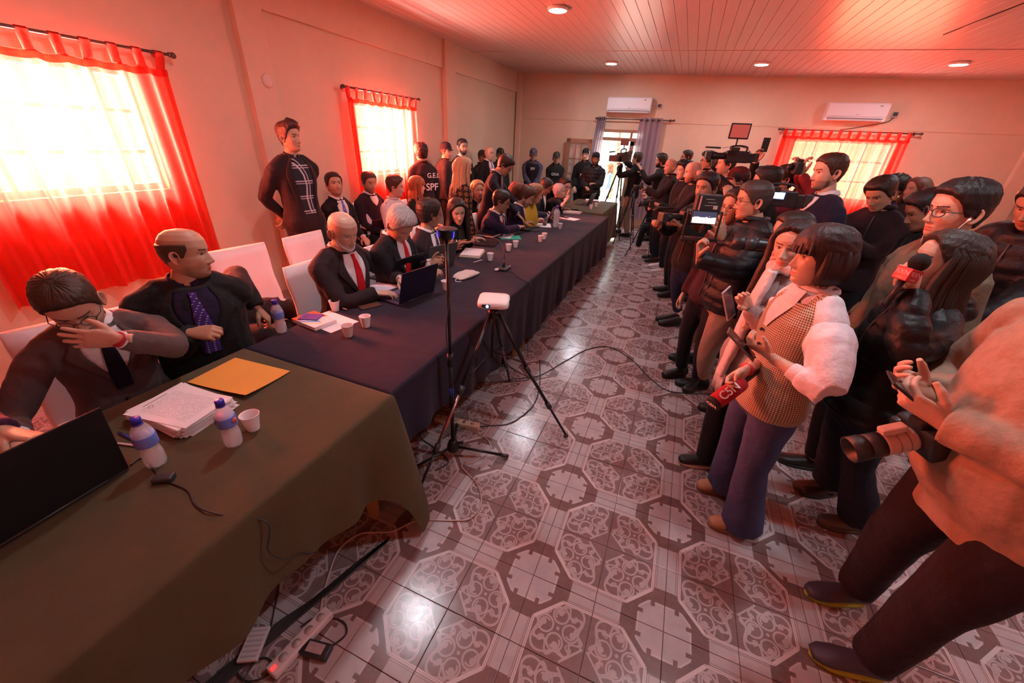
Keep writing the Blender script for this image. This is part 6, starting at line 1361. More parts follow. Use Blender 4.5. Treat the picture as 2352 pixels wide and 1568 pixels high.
# gooseneck microphone
c = onT(1157, 619); gm = empty('desk_microphone', (c[0], c[1], TZ), 'black gooseneck desk microphone leaning over the folders', 'microphone')
MB().box((0, 0, .014), (.10, .13, .028), bev=.010).obj('base', M_DK, gm); MB().sphere((-.04, -.075, .014), (.022, .032, .013)).obj('button_lobe', mat((.62, .52, .5), .4), gm); MB().sphere((.02, .085, .010), (.014, .034, .009)).obj('side_pen', mat((.7, .6, .58), .35), gm)
MB().tube([(0, 0, .02), (0, 0, .10)], [.013, .011], 12).obj('stem_socket', M_DK, gm)
tip = onz(1108, 562, TZ + .27); tl = V3(tip[0] - c[0], tip[1] - c[1], .27)
tl = nrm(V3(-.55, .55, 0)) * .24 + V3(0, 0, .22); MB().tube(smooth_path([(0, 0, .10), (0, 0, .16), tuple(tl * V3(.25, .25, 1) * V3(1, 1, .95)), tuple(tl * V3(.7, .7, 1.1)), tuple(tl * V3(1.2, 1.2, 1.05))], 6), .0042, 8).obj('gooseneck', M_DK, gm); MB().tube([tuple(tl * V3(1.2, 1.2, 1.05)), tuple(tl * V3(1.45, 1.45, .98))], [.010, .008], 10).obj('microphone_head', M_DK, gm)
cb = MB().tube(smooth_path([(c[0] + .03, c[1] - .03, TZ + .006), (c[0] + .14, c[1] - .06, TZ + .005), (-1.20, c[1] - .15, TZ + .005), (-1.09, c[1] - .22, TZ + .005), (-1.03, c[1] - .25, TZ - .03), (-1.02, c[1] - .28, .35), (-1.0, c[1] - .3, .05)], 6), .0035, 6).obj('microphone_cable', M_DK); tag(cb, 'thin black cable running from the desk microphone over the table edge', 'cable')
# ================================================================ STANDS, TRIPODS, PROJECTOR
M_STAND = mat((.020, .018, .022), .35, .4); M_ALU = mat((.35, .20, .20), .3, .9)
mx_, my_ = -1.0, 1.63
ms_ = empty('microphone_stand', (mx_, my_, 0), 'tall thin black stand with tripod feet in front of the navy table', 'stand')
MB().tube([(0, 0, .08), (0, 0, .75)], .0125, 12).obj('lower_pole', M_STAND, ms_); MB().tube([(0, 0, .75), (0, 0, 1.40)], .009, 12).obj('upper_pole', M_STAND, ms_)
MB().tube([(0, 0, .70), (0, 0, .78)], .018, 12).obj('height_clutch', M_STAND, ms_); MB().tube([(0, 0, .50), (0, 0, .55)], .0135, 12).obj('blue_band', mat((.03, .08, .6), .4), ms_); MB().lathe([(0, .06), (.035, .07), (.04, .10), (.028, .14), (.015, .15)], 18).obj('hub', M_STAND, ms_); MB().tube([(0.02, .02, .12), (.055, .035, .12)], [.006, .012], 8).obj('hub_knob', M_STAND, ms_)
for tx, ty in ((onz(1167, 1052)[0] - mx_, onz(1167, 1052)[1] - my_), (-.20, -.28), (-.14, .30)):
    lg = MB().tube([(0, 0, .10), (tx * .9, ty * .9, .028)], .009, 10).obj('leg', M_STAND, ms_); MB().tube([(tx * .86, ty * .86, .03), (tx, ty, .016)], [.013, .014], 10).obj('rubber_foot', M_DK, lg)
dv = empty('speakerphone', (mx_, my_, 1.40), 'flat black round conference device with two blue light arcs on top of the thin stand', 'conference device')
dv.scale = (.62, .62, .75); MB().lathe([(0, .095), (.075, .095), (.088, .090), (.088, .086), (.074, .080), (.070, .045), (.055, .030), (.02, .02), (.012, 0)], 30).obj('device_body', M_STAND, dv)
M_BLUE = mat((.03, .03, 1.0), .4, var=0, emit=5.0)
for sg in (-1, 1): MB().tube([(.073 * math.cos(a), .073 * math.sin(a), z) for a, z in [(-1.2 + sg * 1.05, .082), (-1.2 + sg * 1.07, .066), (-1.2 + sg * 1.02, .050), (-1.2 + sg * .95, .04)]], .003, 6).obj('light_arc', M_BLUE, dv)
cb = MB().tube(smooth_path([(mx_, my_ - .012, 1.36), (mx_ + .03, my_ - .03, 1.25), (mx_ + .012, my_ - .012, 1.1), (mx_ - .012, my_ - .015, .9), (mx_ + .014, my_ - .012, .6), (mx_ + .016, my_ - .01, .2)], 8), .0028, 6).obj('device_cable', M_DK); tag(cb, 'thin cable spiralling down the tall black stand', 'cable')
def tripod(name, cx, cy, top, feet, label, col=M_STAND, spread_z=None, rad=.013):
    r = empty(name, (cx, cy, 0), label, 'tripod'); h = spread_z or top - .06
    MB().tube([(0, 0, h - .32), (0, 0, top)], .013, 12).obj('centre_column', col, r); MB().lathe([(0, h - .03), (.035, h - .03), (.042, h), (.035, h + .03), (0, h + .03)], 18).obj('shoulder', col, r)
    MB().box((0, 0, top - .01), (.07, .07, .02), bev=.005).tube([(0, 0, top - .06), (0, 0, top)], .022, 12).obj('head', col, r); MB().tube([(0, 0, top - .035), (.03, -.05, top - .04)], [.006, .009], 8).obj('head_knob', col, r)
    for fx, fy in feet:
        F0 = V3(0, 0, h); F1 = V3(fx - cx, fy - cy, .01); d = F1 - F0
        l1_ = MB().tube([F0 + nrm(V3(d[0], d[1], 0)) * .035, F0 + d * .45], rad, 10).obj('leg', col, r)
        MB().tube([F0 + d * .42, F0 + d * .74], rad * .85, 10).obj('leg_section', M_ALU if fx < cx - .05 and name == 'projector_tripod' else col, l1_); MB().tube([F0 + d * .72, F0 + d * .985], rad * .65, 10).obj('leg_section', col, l1_)
        for t_ in (.43, .73): MB().tube([F0 + d * (t_ - .02), F0 + d * (t_ + .025)], rad * 1.35, 10).obj('leg_lock', M_DK, l1_)
        MB().sphere(F1, .016, 10, 8).obj('rubber_foot', M_DK, l1_)
        MB().tube([V3(0, 0, h - .28), F0 + d * .38], .0045, 6).obj('brace', col, r)
    return r
f1, f2, f3 = onz(1300, 1002), onz(950, 1158), onz(1140, 832); pcx, pcy = -.93, 2.05
tripod('projector_tripod', pcx, pcy, .945, [(f1[0], f1[1]), (f2[0], f2[1]), (-1.02, 2.62)], 'black tripod with one long angled leg carrying the white projector')
pj = empty('projector', (pcx, pcy, .945), 'small flat white projector with a blue lens on the tripod', 'projector', rz=math.radians(20))
ls = LS(); 
def rrect(w, d, z, n=32, e=.35): return [(w * math.copysign(abs(math.cos(a)) ** e, math.cos(a)), d * math.copysign(abs(math.sin(a)) ** e, math.sin(a)), z) for a in np.linspace(0, 2 * PI, n, endpoint=False)]
v = []; 
for w, z in ((.088, 0), (.096, .006), (.098, .020), (.096, .034), (.088, .041), (.05, .043)): v += rrect(w, w, z)
k_ = 32; MB().add(v, [(i * k_ + j, i * k_ + (j + 1) % k_, (i + 1) * k_ + (j + 1) % k_, (i + 1) * k_ + j) for i in range(5) for j in range(k_)] + [tuple(range(k_))[::-1], tuple(range(5 * k_, 6 * k_))]).obj('housing', mat((.78, .70, .68), .35, var=.02), pj)
MB().box((-.040, -.0965, .021), (.050, .006, .020), bev=.002).obj('lens_window', M_DK, pj, smooth=False); MB().lathe([(0, .003), (.008, .002), (.0085, 0)], 16, (-.032, -.1, .021), Matrix.Rotation(PI / 2, 4, 'X')).obj('lens', mat((.15, .45, 1.0), .1, var=0, emit=12), pj)
MB().box((.0975, -.03, .026), (.003, .004, .024)).obj('side_slot', M_DK, pj, smooth=False); MB().sphere((.02, -.097, .015), (.003, .002, .003), 8, 6).obj('sensor', M_DK, pj)
# ---- broadcast camera, phone rigs, still cameras
def video_camera(M, label, lamp=False, scr=False, big=.74):
    r = bpy.data.objects.new('video_camera', None); COL.objects.link(r); r.matrix_world = M @ Matrix.Scale(big, 4); tag(r, label, 'camera', 'video cameras'); m = mat((.016, .014, .016), .4, bmp=.1)
    MB().box((0, 0, 0), (.11, .28, .15), bev=.012).box((.0, -.17, -.01), (.08, .08, .12), bev=.01).obj('camera_body', m, r, smooth=False)
    MB().lathe([(.035, 0), (.042, .04), (.042, .12), (.052, .14), (.055, .20), (.050, .20), (.045, .16), (0, .16)], 22, (0, .14, .0), Matrix.Rotation(-PI / 2, 4, 'X')).obj('lens', m, r); MB().box((0, .37, 0), (.14, .07, .10), bev=.006).obj('lens_hood', M_DK, r, smooth=False)
    MB().tube(smooth_path([(0, .10, .075), (0, .10, .12), (0, .0, .135), (0, -.10, .12), (0, -.10, .075)], 5), .012, 8).obj('top_handle', m, r)
    MB().tube([(-.06, .07, .08), (-.14, .09, .09)], .012, 8).box((-.17, .08, .09), (.05, .11, .05), bev=.006).obj('viewfinder', m, r, smooth=False); MB().box((0, -.24, 0), (.08, .06, .11), bev=.006).obj('battery', M_DK, r, smooth=False)
    MB().tube([(.06, .22, .10), (.06, .42, .10)], .012, 10).obj('shotgun_microphone', m, r); MB().tube(smooth_path([(.05, -.2, .03), (.12, -.15, .09), (.1, 0, .13), (.06, .2, .1)], 5), .003, 5).obj('audio_cable', M_DK, r)
    if scr: MB().box((-.085, .02, .03), (.006, .10, .06)).obj('side_screen', mat((.4, .55, 1.0), .2, emit=1.5, var=.3), r, smooth=False)
    if lamp:
        MB().tube([(0, .05, .13), (0, .05, .22)], .010, 8).obj('lamp_arm', m, r); MB().box((0, .05, .31), (.03, .25, .19), bev=.01).obj('lamp_panel', m, r, smooth=False)
        MB().box((-.017, .05, .31), (.004, .215, .155)).obj('lamp_diffuser', mat((.72, .30, .27), .5, var=.03), r, smooth=False)
    return r
def frame_M(loc, fwd, up=(0, 0, 1)):
    y = nrm(fwd); x = nrm(np.cross(y, up)); z = np.cross(x, y); return basis(x, y, z, loc)
tc = (-1.30, 9.25); tripod('camera_tripod', tc[0], tc[1], 1.52, [(-1.02, 8.75), (-1.72, 9.05), (-1.35, 9.75)], 'tall black video tripod in the sunlit doorway', rad=.016)
cm = video_camera(frame_M((tc[0], tc[1], 1.64), (-.30, -.95, -.06)), 'video camera with monitor on the tall tripod in the doorway', big=1.15); MB().box((0, .0, .24), (.15, .03, .10), bev=.005).tube([(0, 0, .13), (0, 0, .2)], .01, 6).obj('monitor', M_DK, cm, smooth=False); MB().tube([(0, -.1, -.1), (.1, -.42, -.25)], [.007, .012], 8).obj('pan_handle', M_DK, cm)
tripod('camera_tripod', -.88, 8.55, 1.12, [(-.70, 8.1), (-1.10, 8.45), (-.75, 8.95)], 'second black tripod beside the doorway cameraman\'s legs', rad=.014)
tripod('camera_tripod', -.42, 7.9, 1.05, [(-.72, 7.55), (-.30, 7.5), (-.30, 8.25)], 'black tripod with one long slanting leg in front of the crouching photographer', rad=.012)
lp = HP(1692, 360, 4.95); video_camera(frame_M(lp, (-1, -.12, 0)), 'large shoulder camera with a square lamp panel held above the crowd', lamp=True, big=.74)
lp = HP(1655, 492, 3.9); lp = HP(1588, 500, 3.9); video_camera(frame_M(lp, (-.9, -.5, 0)), 'black video camera held by the man with short black hair', big=.72)
lp = HP(1790, 455, 3.75); video_camera(frame_M(lp, (-.95, .1, 0)), 'professional camera with a small lit side screen behind the padded vest man', scr=True, big=.78)
lp = HP(1693, 452, 4.6); video_camera(frame_M(lp, (-1, 0, 0)), 'camera below the dark red cap in the middle of the crowd', big=.66)
def photo_camera(M, label, lens=.12, lr=.035, lc=(.015, .014, .016), white=False):
    r = bpy.data.objects.new('photo_camera', None); COL.objects.link(r); r.matrix_world = M; tag(r, label, 'camera', 'still cameras'); m = mat((.016, .014, .016), .45, bmp=.1)
    MB().box((0, 0, 0), (.14, .055, .10), bev=.012).box((0, .0, .06), (.05, .05, .035), bev=.008).box((.055, .025, -.005), (.03, .04, .09), bev=.01).obj('camera_body', m, r, smooth=False)
    ml = mat(lc, .35)
    MB().lathe([(lr * .9, 0), (lr, .01), (lr, lens * .45), (lr * 1.02, lens * .46), (lr * 1.02, lens * .5)], 24, (0, .025, 0), Matrix.Rotation(-PI / 2, 4, 'X')).obj('lens_barrel', ml, r)
    MB().lathe([(lr * 1.05, lens * .5), (lr * 1.06, lens * .72), (lr * .98, lens * .73)], 24, (0, .025, 0), Matrix.Rotation(-PI / 2, 4, 'X')).obj('focus_ring', M_DK, r)
    MB().lathe([(lr * .98, lens * .73), (lr * 1.1, lens * .78), (lr * 1.12, lens), (lr * 1.0, lens), (lr * .9, lens * .8), (0, lens * .8)], 24, (0, .025, 0), Matrix.Rotation(-PI / 2, 4, 'X')).obj('lens_hood', m, r)
    if white:
        for t_ in (.15, .3): MB().lathe([(lr * 1.03, lens * t_), (lr * 1.03, lens * (t_ + .02))], 24, (0, .025, 0), Matrix.Rotation(-PI / 2, 4, 'X')).obj('lens_ring', mat((.3, .2, .18), .4), r)
        MB().box((0, .085, .055), (.03, .07, .022), bev=.006).tube([(0, .085, lr), (0, .085, .05)], .012, 8).obj('tripod_foot', ml, r, smooth=False)
    return r
A_, B_ = onz(1800, 572, 1.42), onz(1712, 576, 1.385); lp = HP(1808, 570, 2.5); photo_camera(frame_M((lp[0], lp[1], lp[2]), (-1, .10, -.02)), 'still camera with a long black lens pointing left past the padded vest', lens=.24, lr=.036)
lp = HP(1520, 425, 8.9); q = (P35.wr[0] + P35.wr[1]) / 2 + P35.F * .10 + V3(0, 0, .03); photo_camera(frame_M(tuple(q), (-1, -.2, 0)), 'small black camera held low by the heavy bald man', lens=.10)
q = (P38.wr[0] + P38.wr[1]) / 2 + P38.F * .10 + V3(0, 0, .03); photo_camera(frame_M(tuple(q), (-1, -.3, -.1)), 'black camera with flash bracket at the chest of the bald bearded man', lens=.14)
# near photographer's camera on its strap
lb_ = onz(2065, 985, .98); le_ = onz(1965, 1030, .93); body = V3(.86, 1.32, .985); ld = V3(le_[0] - lb_[0], le_[1] - lb_[1], -.02)
bp = HP(2120, 985, 1.22); bp = V3(*onz(2118, 1000, 1.09)); tipp = V3(*onz(1958, 1022, 1.03)); ldir = nrm(tipp - bp + V3(0, 0, -.02))
photo_camera(frame_M(tuple(bp), tuple(ldir)), 'still camera with a long white telephoto lens hanging before the peach sweatshirt', lens=float(np.linalg.norm(tipp - bp)) * .92, lr=.038, lc=(.60, .42, .36), white=True)
st0 = MB().tube(smooth_path([tuple(bp + V3(.05, 0, .05)), tuple(bp + V3(.12, .0, .18)), tuple(onz(2290, 895, 1.25)), tuple(onz(2345, 850, 1.30)), (1.0, 1.28, 1.5)], 8), .009, 6, flat=.25).obj('camera_strap', M_DK); tag(st0, 'black neck strap carrying the white-lensed camera', 'strap')
# phones in hands, the scarf, the flagged microphones
def held_phone(p, hand, cc, label, lift=.10, nrmv=None, scr=None, **kw):
    W = V3(*p.wr[hand]); return W
w = V3(*P52.wr[0]); c = V3(*onz(1702, 790, 1.15)); phone('mobile_phone', frame_M(tuple(c), nrm(V3(-.55, .10, .42)), nrm(V3(.5, -.1, .9))), (.10, .055, .05), 'dark phone in the hand of the woman in the waistcoat', h=.155)
c = V3(*onz(1674, 697, 1.215)); phone('mobile_phone', frame_M(tuple(c), nrm(V3(-.45, -.15, 1.0)), nrm(V3(.75, -.55, .35))), (.42, .36, .42), 'pale cased phone held by the young woman with the scarf', h=.155)
a_ = V3(*onz(2128, 935, 1.19)); b_ = V3(*onz(2052, 872, 1.26)); phone('mobile_phone', frame_M(tuple((a_ + b_) / 2), nrm(b_ - a_), nrm(V3(.5, -.15, .85))), (.018, .014, .016), 'black phone typed on by the photographer in the peach sweatshirt', h=.16)
c = HP(1617, 500, 2.85); scrm, snt, sb = new_mat('phone_live_view'); X, Y, Z = xyz(snt, objc(snt)); nn = N(snt, noise(snt, objc(snt), 90, 3)); cc_ = mixc(snt, (X + nn * .03).gt(.012), (.03, .03, .06), (.75, .62, .62)); snt.links.new(cc_, sb.inputs['Emission Color']); sb.inputs['Emission Strength'].default_value = 1.6; sb.inputs['Base Color'].default_value = (0, 0, 0, 1)
rg = phone('mobile_phone', frame_M(HP(1617, 500, 2.74), (.97, .25, 0), (-.15, -1, .15)), (.012, .012, .014), 'phone showing a live picture on the filming rig of the padded vest man', screen=scrm, h=.15)
rr_ = empty('phone_rig', HP(1624, 474, 2.80), 'black filming rig with a battery box held before the padded vest man', 'camera rig', rz=.25); MB().box((0, 0, .02), (.15, .06, .10), bev=.006).obj('battery_box', mat((.020, .018, .02), .5), rr_, smooth=False); MB().box((-.055, -.032, .02), (.008, .004, .085)).obj('light_strip', mat((.7, .3, .3), .5), rr_, smooth=False); MB().box((.04, -.032, .0), (.025, .002, .022)).obj('sticker', mat((.45, .4, .36), .6), rr_, smooth=False)
for i in range(3): MB().box((.0 + .015 * (i % 2), -.0315, .045 - .018 * i), (.05, .001, .004)).obj('printed_line', mat((.35, .3, .3), .6), rr_, smooth=False)
MB().box((0, 0, -.20), (.22, .05, .02), bev=.004).tube([(-.10, 0, -.2), (-.10, 0, -.03), (.10, 0, -.03), (.10, 0, -.2)], .009, 8).tube([(0, 0, -.2), (.02, -.02, -.38)], [.018, .020], 12).obj('cage', M_STAND, rr_, smooth=False)
c = ony(1742, 346, 5.45); phone('mobile_phone', frame_M((c[0] + .05, c[1], c[2] + .06), (.3, -1, 0), (0, 0, 1)) @ Matrix.Rotation(PI / 2, 4, 'X'), (.012, .012, .014), 'dark phone held high above the crowd, screen towards us', h=.14)
c = ony(1830, 386, 4.55); photo_camera(frame_M(tuple(c), (-1, -.1, .1)), 'compact camera raised by the person in the dark red sweater', lens=.05, lr=.022)
M_REDF = mat((.38, .008, .018), .9, bmp=.4, bs=300); M_WT = mat((.85, .80, .80), .6, var=0)
# C5N microphone held low by the woman in the waistcoat
a_ = V3(*onz(1698, 882, .93)); b_ = V3(*onz(1640, 925, .86)); ax = nrm(b_ - a_)
mc = empty('handheld_microphone', tuple(a_), 'red foam microphone with white C5N lettering held low beside the waistcoat', 'microphone'); iv = Matrix.Translation(-Vector(a_))
L_ = float(np.linalg.norm(b_ - a_)); MB().tube([V3(0, 0, 0) - ax * .02, ax * 0, ax * L_ * .8, ax * L_ * .97], [.030, .036, .036, .034], 24).obj('foam_sleeve', M_REDF, mc); MB().tube([ax * L_ * .96, ax * L_ * 1.06, ax * L_ * 1.10], [.0345, .0345, .026], 24).obj('black_tip', mat((.01, .01, .012), .8), mc); MB().tube([-ax * .16, -ax * .01], [.012, .015], 12).obj('handle', M_DK, mc)
tocam = nrm(V3(0, 0, CAM_H) - a_); upn = nrm(tocam - ax * (tocam @ ax)); side_ = np.cross(upn, ax)
text_obj('lettering', 'C5N', .052, M_WT, mc, .0008, basis(-ax, np.cross(upn, -ax), upn, ax * L_ * .5 + upn * .037)); ex = nrm(np.cross(V3(0, 0, 1), ax)); text_obj('lettering', 'C5N', .026, M_WT, mc, .0006, basis(ex, np.cross(ax, ex), ax, ax * (L_ * 1.10 + .001)))
# red flag microphone of the woman in the padded jacket
a_ = V3(*HP(2084, 630, 1.74)); fl = nrm(V3(.18, .10, .95)); mc = empty('handheld_microphone', tuple(a_), 'microphone with black ball windscreen and red flag box before the padded jacket', 'microphone')
Mx = np.array([nrm(np.cross(fl, V3(.5, -.86, 0))), nrm(V3(.5, -.86, 0) - fl * (fl @ V3(.5, -.86, 0))), fl]); Mb = basis(nrm(np.cross(Mx[1], fl)), Mx[1], fl, (0, 0, 0))
MB().box((0, 0, 0), (.072, .072, .062), bev=.004, M=Mb).obj('flag_box', mat((.42, .006, .02), .4, var=.03), mc, smooth=False); MB().sphere(tuple(fl * .062 + V3(.012, 0, 0)), (.040, .040, .044), 20, 14).obj('foam_ball', mat((.010, .009, .010), .95, bmp=.4, bs=300), mc); MB().tube([-fl * .16, -fl * .02], [.012, .014], 12).obj('handle', M_DK, mc)
for sg, dn in ((1, -Mx[1]), (1, Mx[1]), (1, -np.array(Mb)[:3, 0]), (1, np.array(Mb)[:3, 0])):
    dn = np.asarray(dn, float); mc.scale = (.72, .72, .72); xx = np.cross(fl, dn); text_obj('lettering', 'RXN', .030, mat((.75, .35, .38), .5, var=0), mc, .0006, basis(xx, fl, dn, dn * .0365 + fl * .006)); text_obj('lettering', 'RADIO', .011, mat((.75, .35, .38), .5, var=0), mc, .0005, basis(xx, fl, dn, dn * .0365 - fl * .020))
# scarf of the young woman
ls = LS(); nk = P51.N; ls.limb([nk + V3(.085 * math.cos(a), .085 * math.sin(a), .035 + .012 * math.sin(2 * a)) for a in np.linspace(0, 6.0, 14)], .036, 12)
ls.limb([nk + P51.f * .09 + V3(0, -.04, .02), nk + P51.f * .13 + V3(0, -.05, -.18), nk + P51.f * .15 + V3(0, -.05, -.42), nk + P51.f * .17 + V3(0, -.05, -.60)], [.055, .062, .055, .048], 12, flat=.5)
V_, F_, N__ = remesh(ls.v, ls.f, .009, 2); V_ = V_ + N__ * (nz3(V_ * np.array([1, 1, .3]), 120, 3) * .004)[:, None]
sc_ = P51.part('scarf', V_, F_, cloth_mat((.66, .56, .55), 'knit')); fr_ = MB()
for i in range(12): q = nk + P51.f * .17 + V3(.0, -.05, -.60) + P51.r * (-.045 + .09 * i / 11); fr_.tube([q + V3(0, 0, .02), q + V3(0, .003 * math.sin(i), -.05), q + V3(.004 * math.cos(i), 0, -.11)], [.005, .005, .003], 6)
P51.part('fringe', fr_.v, fr_.f, cloth_mat((.66, .56, .55), 'knit'), sc_)
# waistcoat over the shirt: front, back and shoulders follow the torso
def waistcoat(p, m):
    ls = LS(); ts = [-.12, -.05, .05, .22, .40, .60, .76, .88, .93]; ls.loft([p.sec(t, .024) for t in ts], 26, .92)
    for i in (0, 1): ls.limb([p.N - p.u * .045 + p.r * sg2(i) * .03, (p.N + p.SH[i]) * .5 + p.u * .010, p.SH[i] * .78 + p.N * .22], [.056, .063, .060], 14)
    V, F, Nn = remesh(ls.v, ls.f, .0085, 2); return p.part('waistcoat', V, F, m)
wc = waistcoat(P52, cloth_mat((.6, .45, .3), 'check'))
v = []
for i in range(13):
    t = .66 + .36 * i / 12; hw = .05 + .50 * (i / 12) ** 1.1
    for j in range(9):
        c_, r2, f2, a2, b2 = P52.sec(t, .030 if t < .9 else .024); ph = -hw + 2 * hw * j / 8; v.append(c_ + r2 * a2 * math.copysign(abs(math.sin(ph)) ** .92, math.sin(ph)) + f2 * b2 * abs(math.cos(ph)) ** .92)
P52.part('shirt_front', v, [(i * 9 + j, i * 9 + j + 1, (i + 1) * 9 + j + 1, (i + 1) * 9 + j) for i in range(12) for j in range(8)], cloth_mat((.72, .64, .68), 'cotton'), P52.top)
mb = MB(); N0 = P52.N
for sg in (-1, 1): mb.add([N0 + P52.f * .075 + P52.u * .0, N0 + P52.f * .085 + P52.r * sg * .075 - P52.u * .045, N0 + P52.r * sg * .085 + P52.u * .0 + P52.f * .0, N0 + P52.r * sg * .055 + P52.u * .035, N0 + P52.f * .05 + P52.r * sg * .03 + P52.u * .02], [(0, 1, 2, 3, 4)][::1])
co = P52.part('shirt_collar_flap', mb.v, mb.f, cloth_mat((.72, .64, .68), 'cotton'), P52.top); s__ = co.modifiers.new('t', 'SOLIDIFY'); s__.thickness = .006
for i in range(4): t_ = .62 - .14 * i; c_, rr2, ff2, a2, b2 = P52.sec(t_, .030); q = c_ + ff2 * (b2 + .004); P52.part('button', *_bt(MB().sphere(q, .008, 10, 6)), M_DK, wc)
ls = LS()
for i in (0, 1):                                           # puffed sleeves
    S_, E_ = P52.SH[i], P52.el[i]; q = [S_, S_ * .7 + E_ * .3, S_ * .3 + E_ * .7, E_]; ls.limb(q, [.070, .086, .075, .058], 14); d_ = P52.wr[i] - E_; ls.limb([E_, E_ + d_ * .25, E_ + d_ * .45], [.060, .056, .044], 14)
V_, F_, N__ = remesh(ls.v, ls.f, .009, 2); V_ = V_ + N__ * (nz3(V_ * np.array([1.2, 1.2, .9]), 42, 8) * .005)[:, None]; P52.part('puffed_sleeve', V_, F_, cloth_mat((.72, .64, .68), 'cotton'), P52.top)
# lettering on the officers, football shirt panels, earphones, wrist band, strap details
v27 = waistcoat(P27, cloth_mat((.012, .010, .016), 'nylon')); chest_text(P27, 'SPF', .075, .72, off=.034); chest_text(P28, 'GNA', .085, .60, off=.045); chest_text(P13, 'G.E.I.', .10, .72, back=True, off=.045, shift=.10); chest_text(P13, 'SPF', .15, .40, back=True, off=.045, shift=.08)
mb = MB(); 
def panel(p, name, t0, t1, a0, a1, o, m):
    v = []; n, k_ = 8, 8
    for i in range(n + 1):
        for j in range(k_ + 1):
            t = t0 + (t1 - t0) * i / n; ph = a0 + (a1 - a0) * j / k_; c_, r2, f2, a2, b2 = p.sec(t, o); v.append(c_ + r2 * a2 * math.copysign(abs(math.sin(ph)) ** .92, math.sin(ph)) + f2 * b2 * abs(math.cos(ph)) ** .92 * (1 if abs(ph) < PI / 2 else -1))
    w_ = k_ + 1; return p.part(name, v, [(i * w_ + j, i * w_ + j + 1, (i + 1) * w_ + j + 1, (i + 1) * w_ + j) for i in range(n) for j in range(k_)], m, p.top)
panel(P11, 'black_panel', .35, .72, -.55, .55, .016, M_DK)
for i in range(3):
    for sg in (0, 1): s0, e0 = P11.SH[sg], P11.el[sg]; P11.part('shoulder_stripe', *_bt(MB().tube([s0 * .6 + P11.N * .4 + P11.f * (.02 * (i - 1)) + P11.u * .055, s0 + P11.f * (.02 * (i - 1)) + P11.u * .068, s0 * .6 + e0 * .4 + P11.f * (.02 * (i - 1)) + (s0 - P11.N) * .22], .004, 5)), M_DK, P11.top)
e = P57.hp([(-.080, .004, -.018), (-.084, .014, -.028), (-.080, .022, -.045), (-.070, .030, -.075), (-.055, .045, -.12), (-.04, .06, -.17)]); E2 = P57.hp([(.080, .004, -.018), (.084, .014, -.028), (.080, .022, -.045), (.070, .030, -.075), (.055, .045, -.12), (.03, .06, -.17)])
P57.part('earphone_cable', *_bt(MB().tube(smooth_path([tuple(q) for q in e], 4), .0018, 6).tube(smooth_path([tuple(q) for q in E2], 4), .0018, 6).tube([tuple(e[0]), tuple(e[1])], [.006, .004], 8).tube([tuple(E2[0]), tuple(E2[1])], [.006, .004], 8)), M_WT)
P2.part('wrist_band', *_bt(MB().tube([P2.wr[0] + nrm(P2.wr[0] - P2.el[0]) * .008, P2.wr[0] + nrm(P2.wr[0] - P2.el[0]) * .013], [.0325, .0320], 16)), mat((.45, .01, .03), .6))
P4.part('wristwatch', *_bt(MB().tube([P4.wr[0] + nrm(P4.wr[0] - P4.el[0]) * .012, P4.wr[0] + nrm(P4.wr[0] - P4.el[0]) * .022], [.0345, .034], 16)), mat((.6, .45, .4), .3, .9))
P52.part('bracelet', *_bt(MB().tube([P52.wr[1] + nrm(P52.wr[1] - P52.el[1]) * .0, P52.wr[1] + nrm(P52.wr[1] - P52.el[1]) * .004], [.030, .030], 14)), mat((.5, .01, .04), .5))
# ================================================================ THINGS ON THE FLOOR
def cable(pts, rad, label, m=M_DK, z=None, name='cable'):
    P = [tuple(onz(*q[:2], z if z is not None else rad + .0005)) if len(q) == 2 else tuple(q) for q in pts]; return tag(MB().tube(smooth_path(P, 8), rad, 6).obj(name, m), label, 'cable')
M_CABW = mat((.52, .40, .36), .5)
cable([(1170, 870), (1205, 868), (1245, 860), (1300, 828), (1350, 802), (1400, 797), (1450, 825), (1490, 865), (1530, 895), (1580, 903), (1640, 905)], .0045, 'long black cable looping across the open tiles to the press side')
cable([(1240, 830), (1240, 880), (1225, 930), (1175, 970), (1120, 978), (1060, 985), (1010, 1010)], .0045, 'black cable curving under the long tripod leg')
cable([(1150, 800), (1170, 840), (1215, 870), (1160, 875), (1080, 880)], .0035, 'thin black cable near the foot of the navy cloth')
cable([(1290, 690), (1275, 715), (1240, 745), (1205, 770), (1190, 800)], .004, 'black cable creeping along the navy cloth hem')
cable([(1075, 945), (1085, 985), (1120, 1010), (1125, 1035), (1090, 1060), (1060, 1070), (1095, 1110), (1105, 1155), (1080, 1190), (1040, 1195), (960, 1195), (900, 1220), (830, 1225), (780, 1260), (755, 1320), (740, 1380), (733, 1430)], .0045, 'beige extension cord snaking from the table to the power strip', M_CABW)
for i in range(7): cable([(895 - i * 1.5, 1235 + i * 2), (810 - i * 2, 1300 + i * 4), (720 - i * 2, 1375 + i * 4), (640 + i * .5, 1430 + i * 4), (590 + i, 1475 + i * 3), (520 + i * 2, 1530 + i * 4), (440 + i * 5, 1600 + i * 3)], .0055, 'one of the bundled black cables running along the olive cloth', name='cable')['group'] = 'bundled black cables'
for o in [o for o in bpy.data.objects if o.get('group') == 'bundled black cables']: o['label'] = 'one of the tightly bundled black cables along the olive cloth'
cable([(600, 1500), (560, 1520), (545, 1545), (570, 1565), (615, 1550), (625, 1520), (595, 1512), (560, 1560), (550, 1600)], .004, 'black cable coiled beside the white wall plate on the floor')
cable([(690, 1440), (720, 1420), (760, 1418), (790, 1430), (795, 1455), (770, 1478), (755, 1485)], .004, 'black adapter lead looping above the power strip')
cable([(630, 1240), (640, 1300), (640, 1350), (630, 1400), (622, 1440)], .003, 'thin black lead hanging from the olive cloth to the cable bundle')
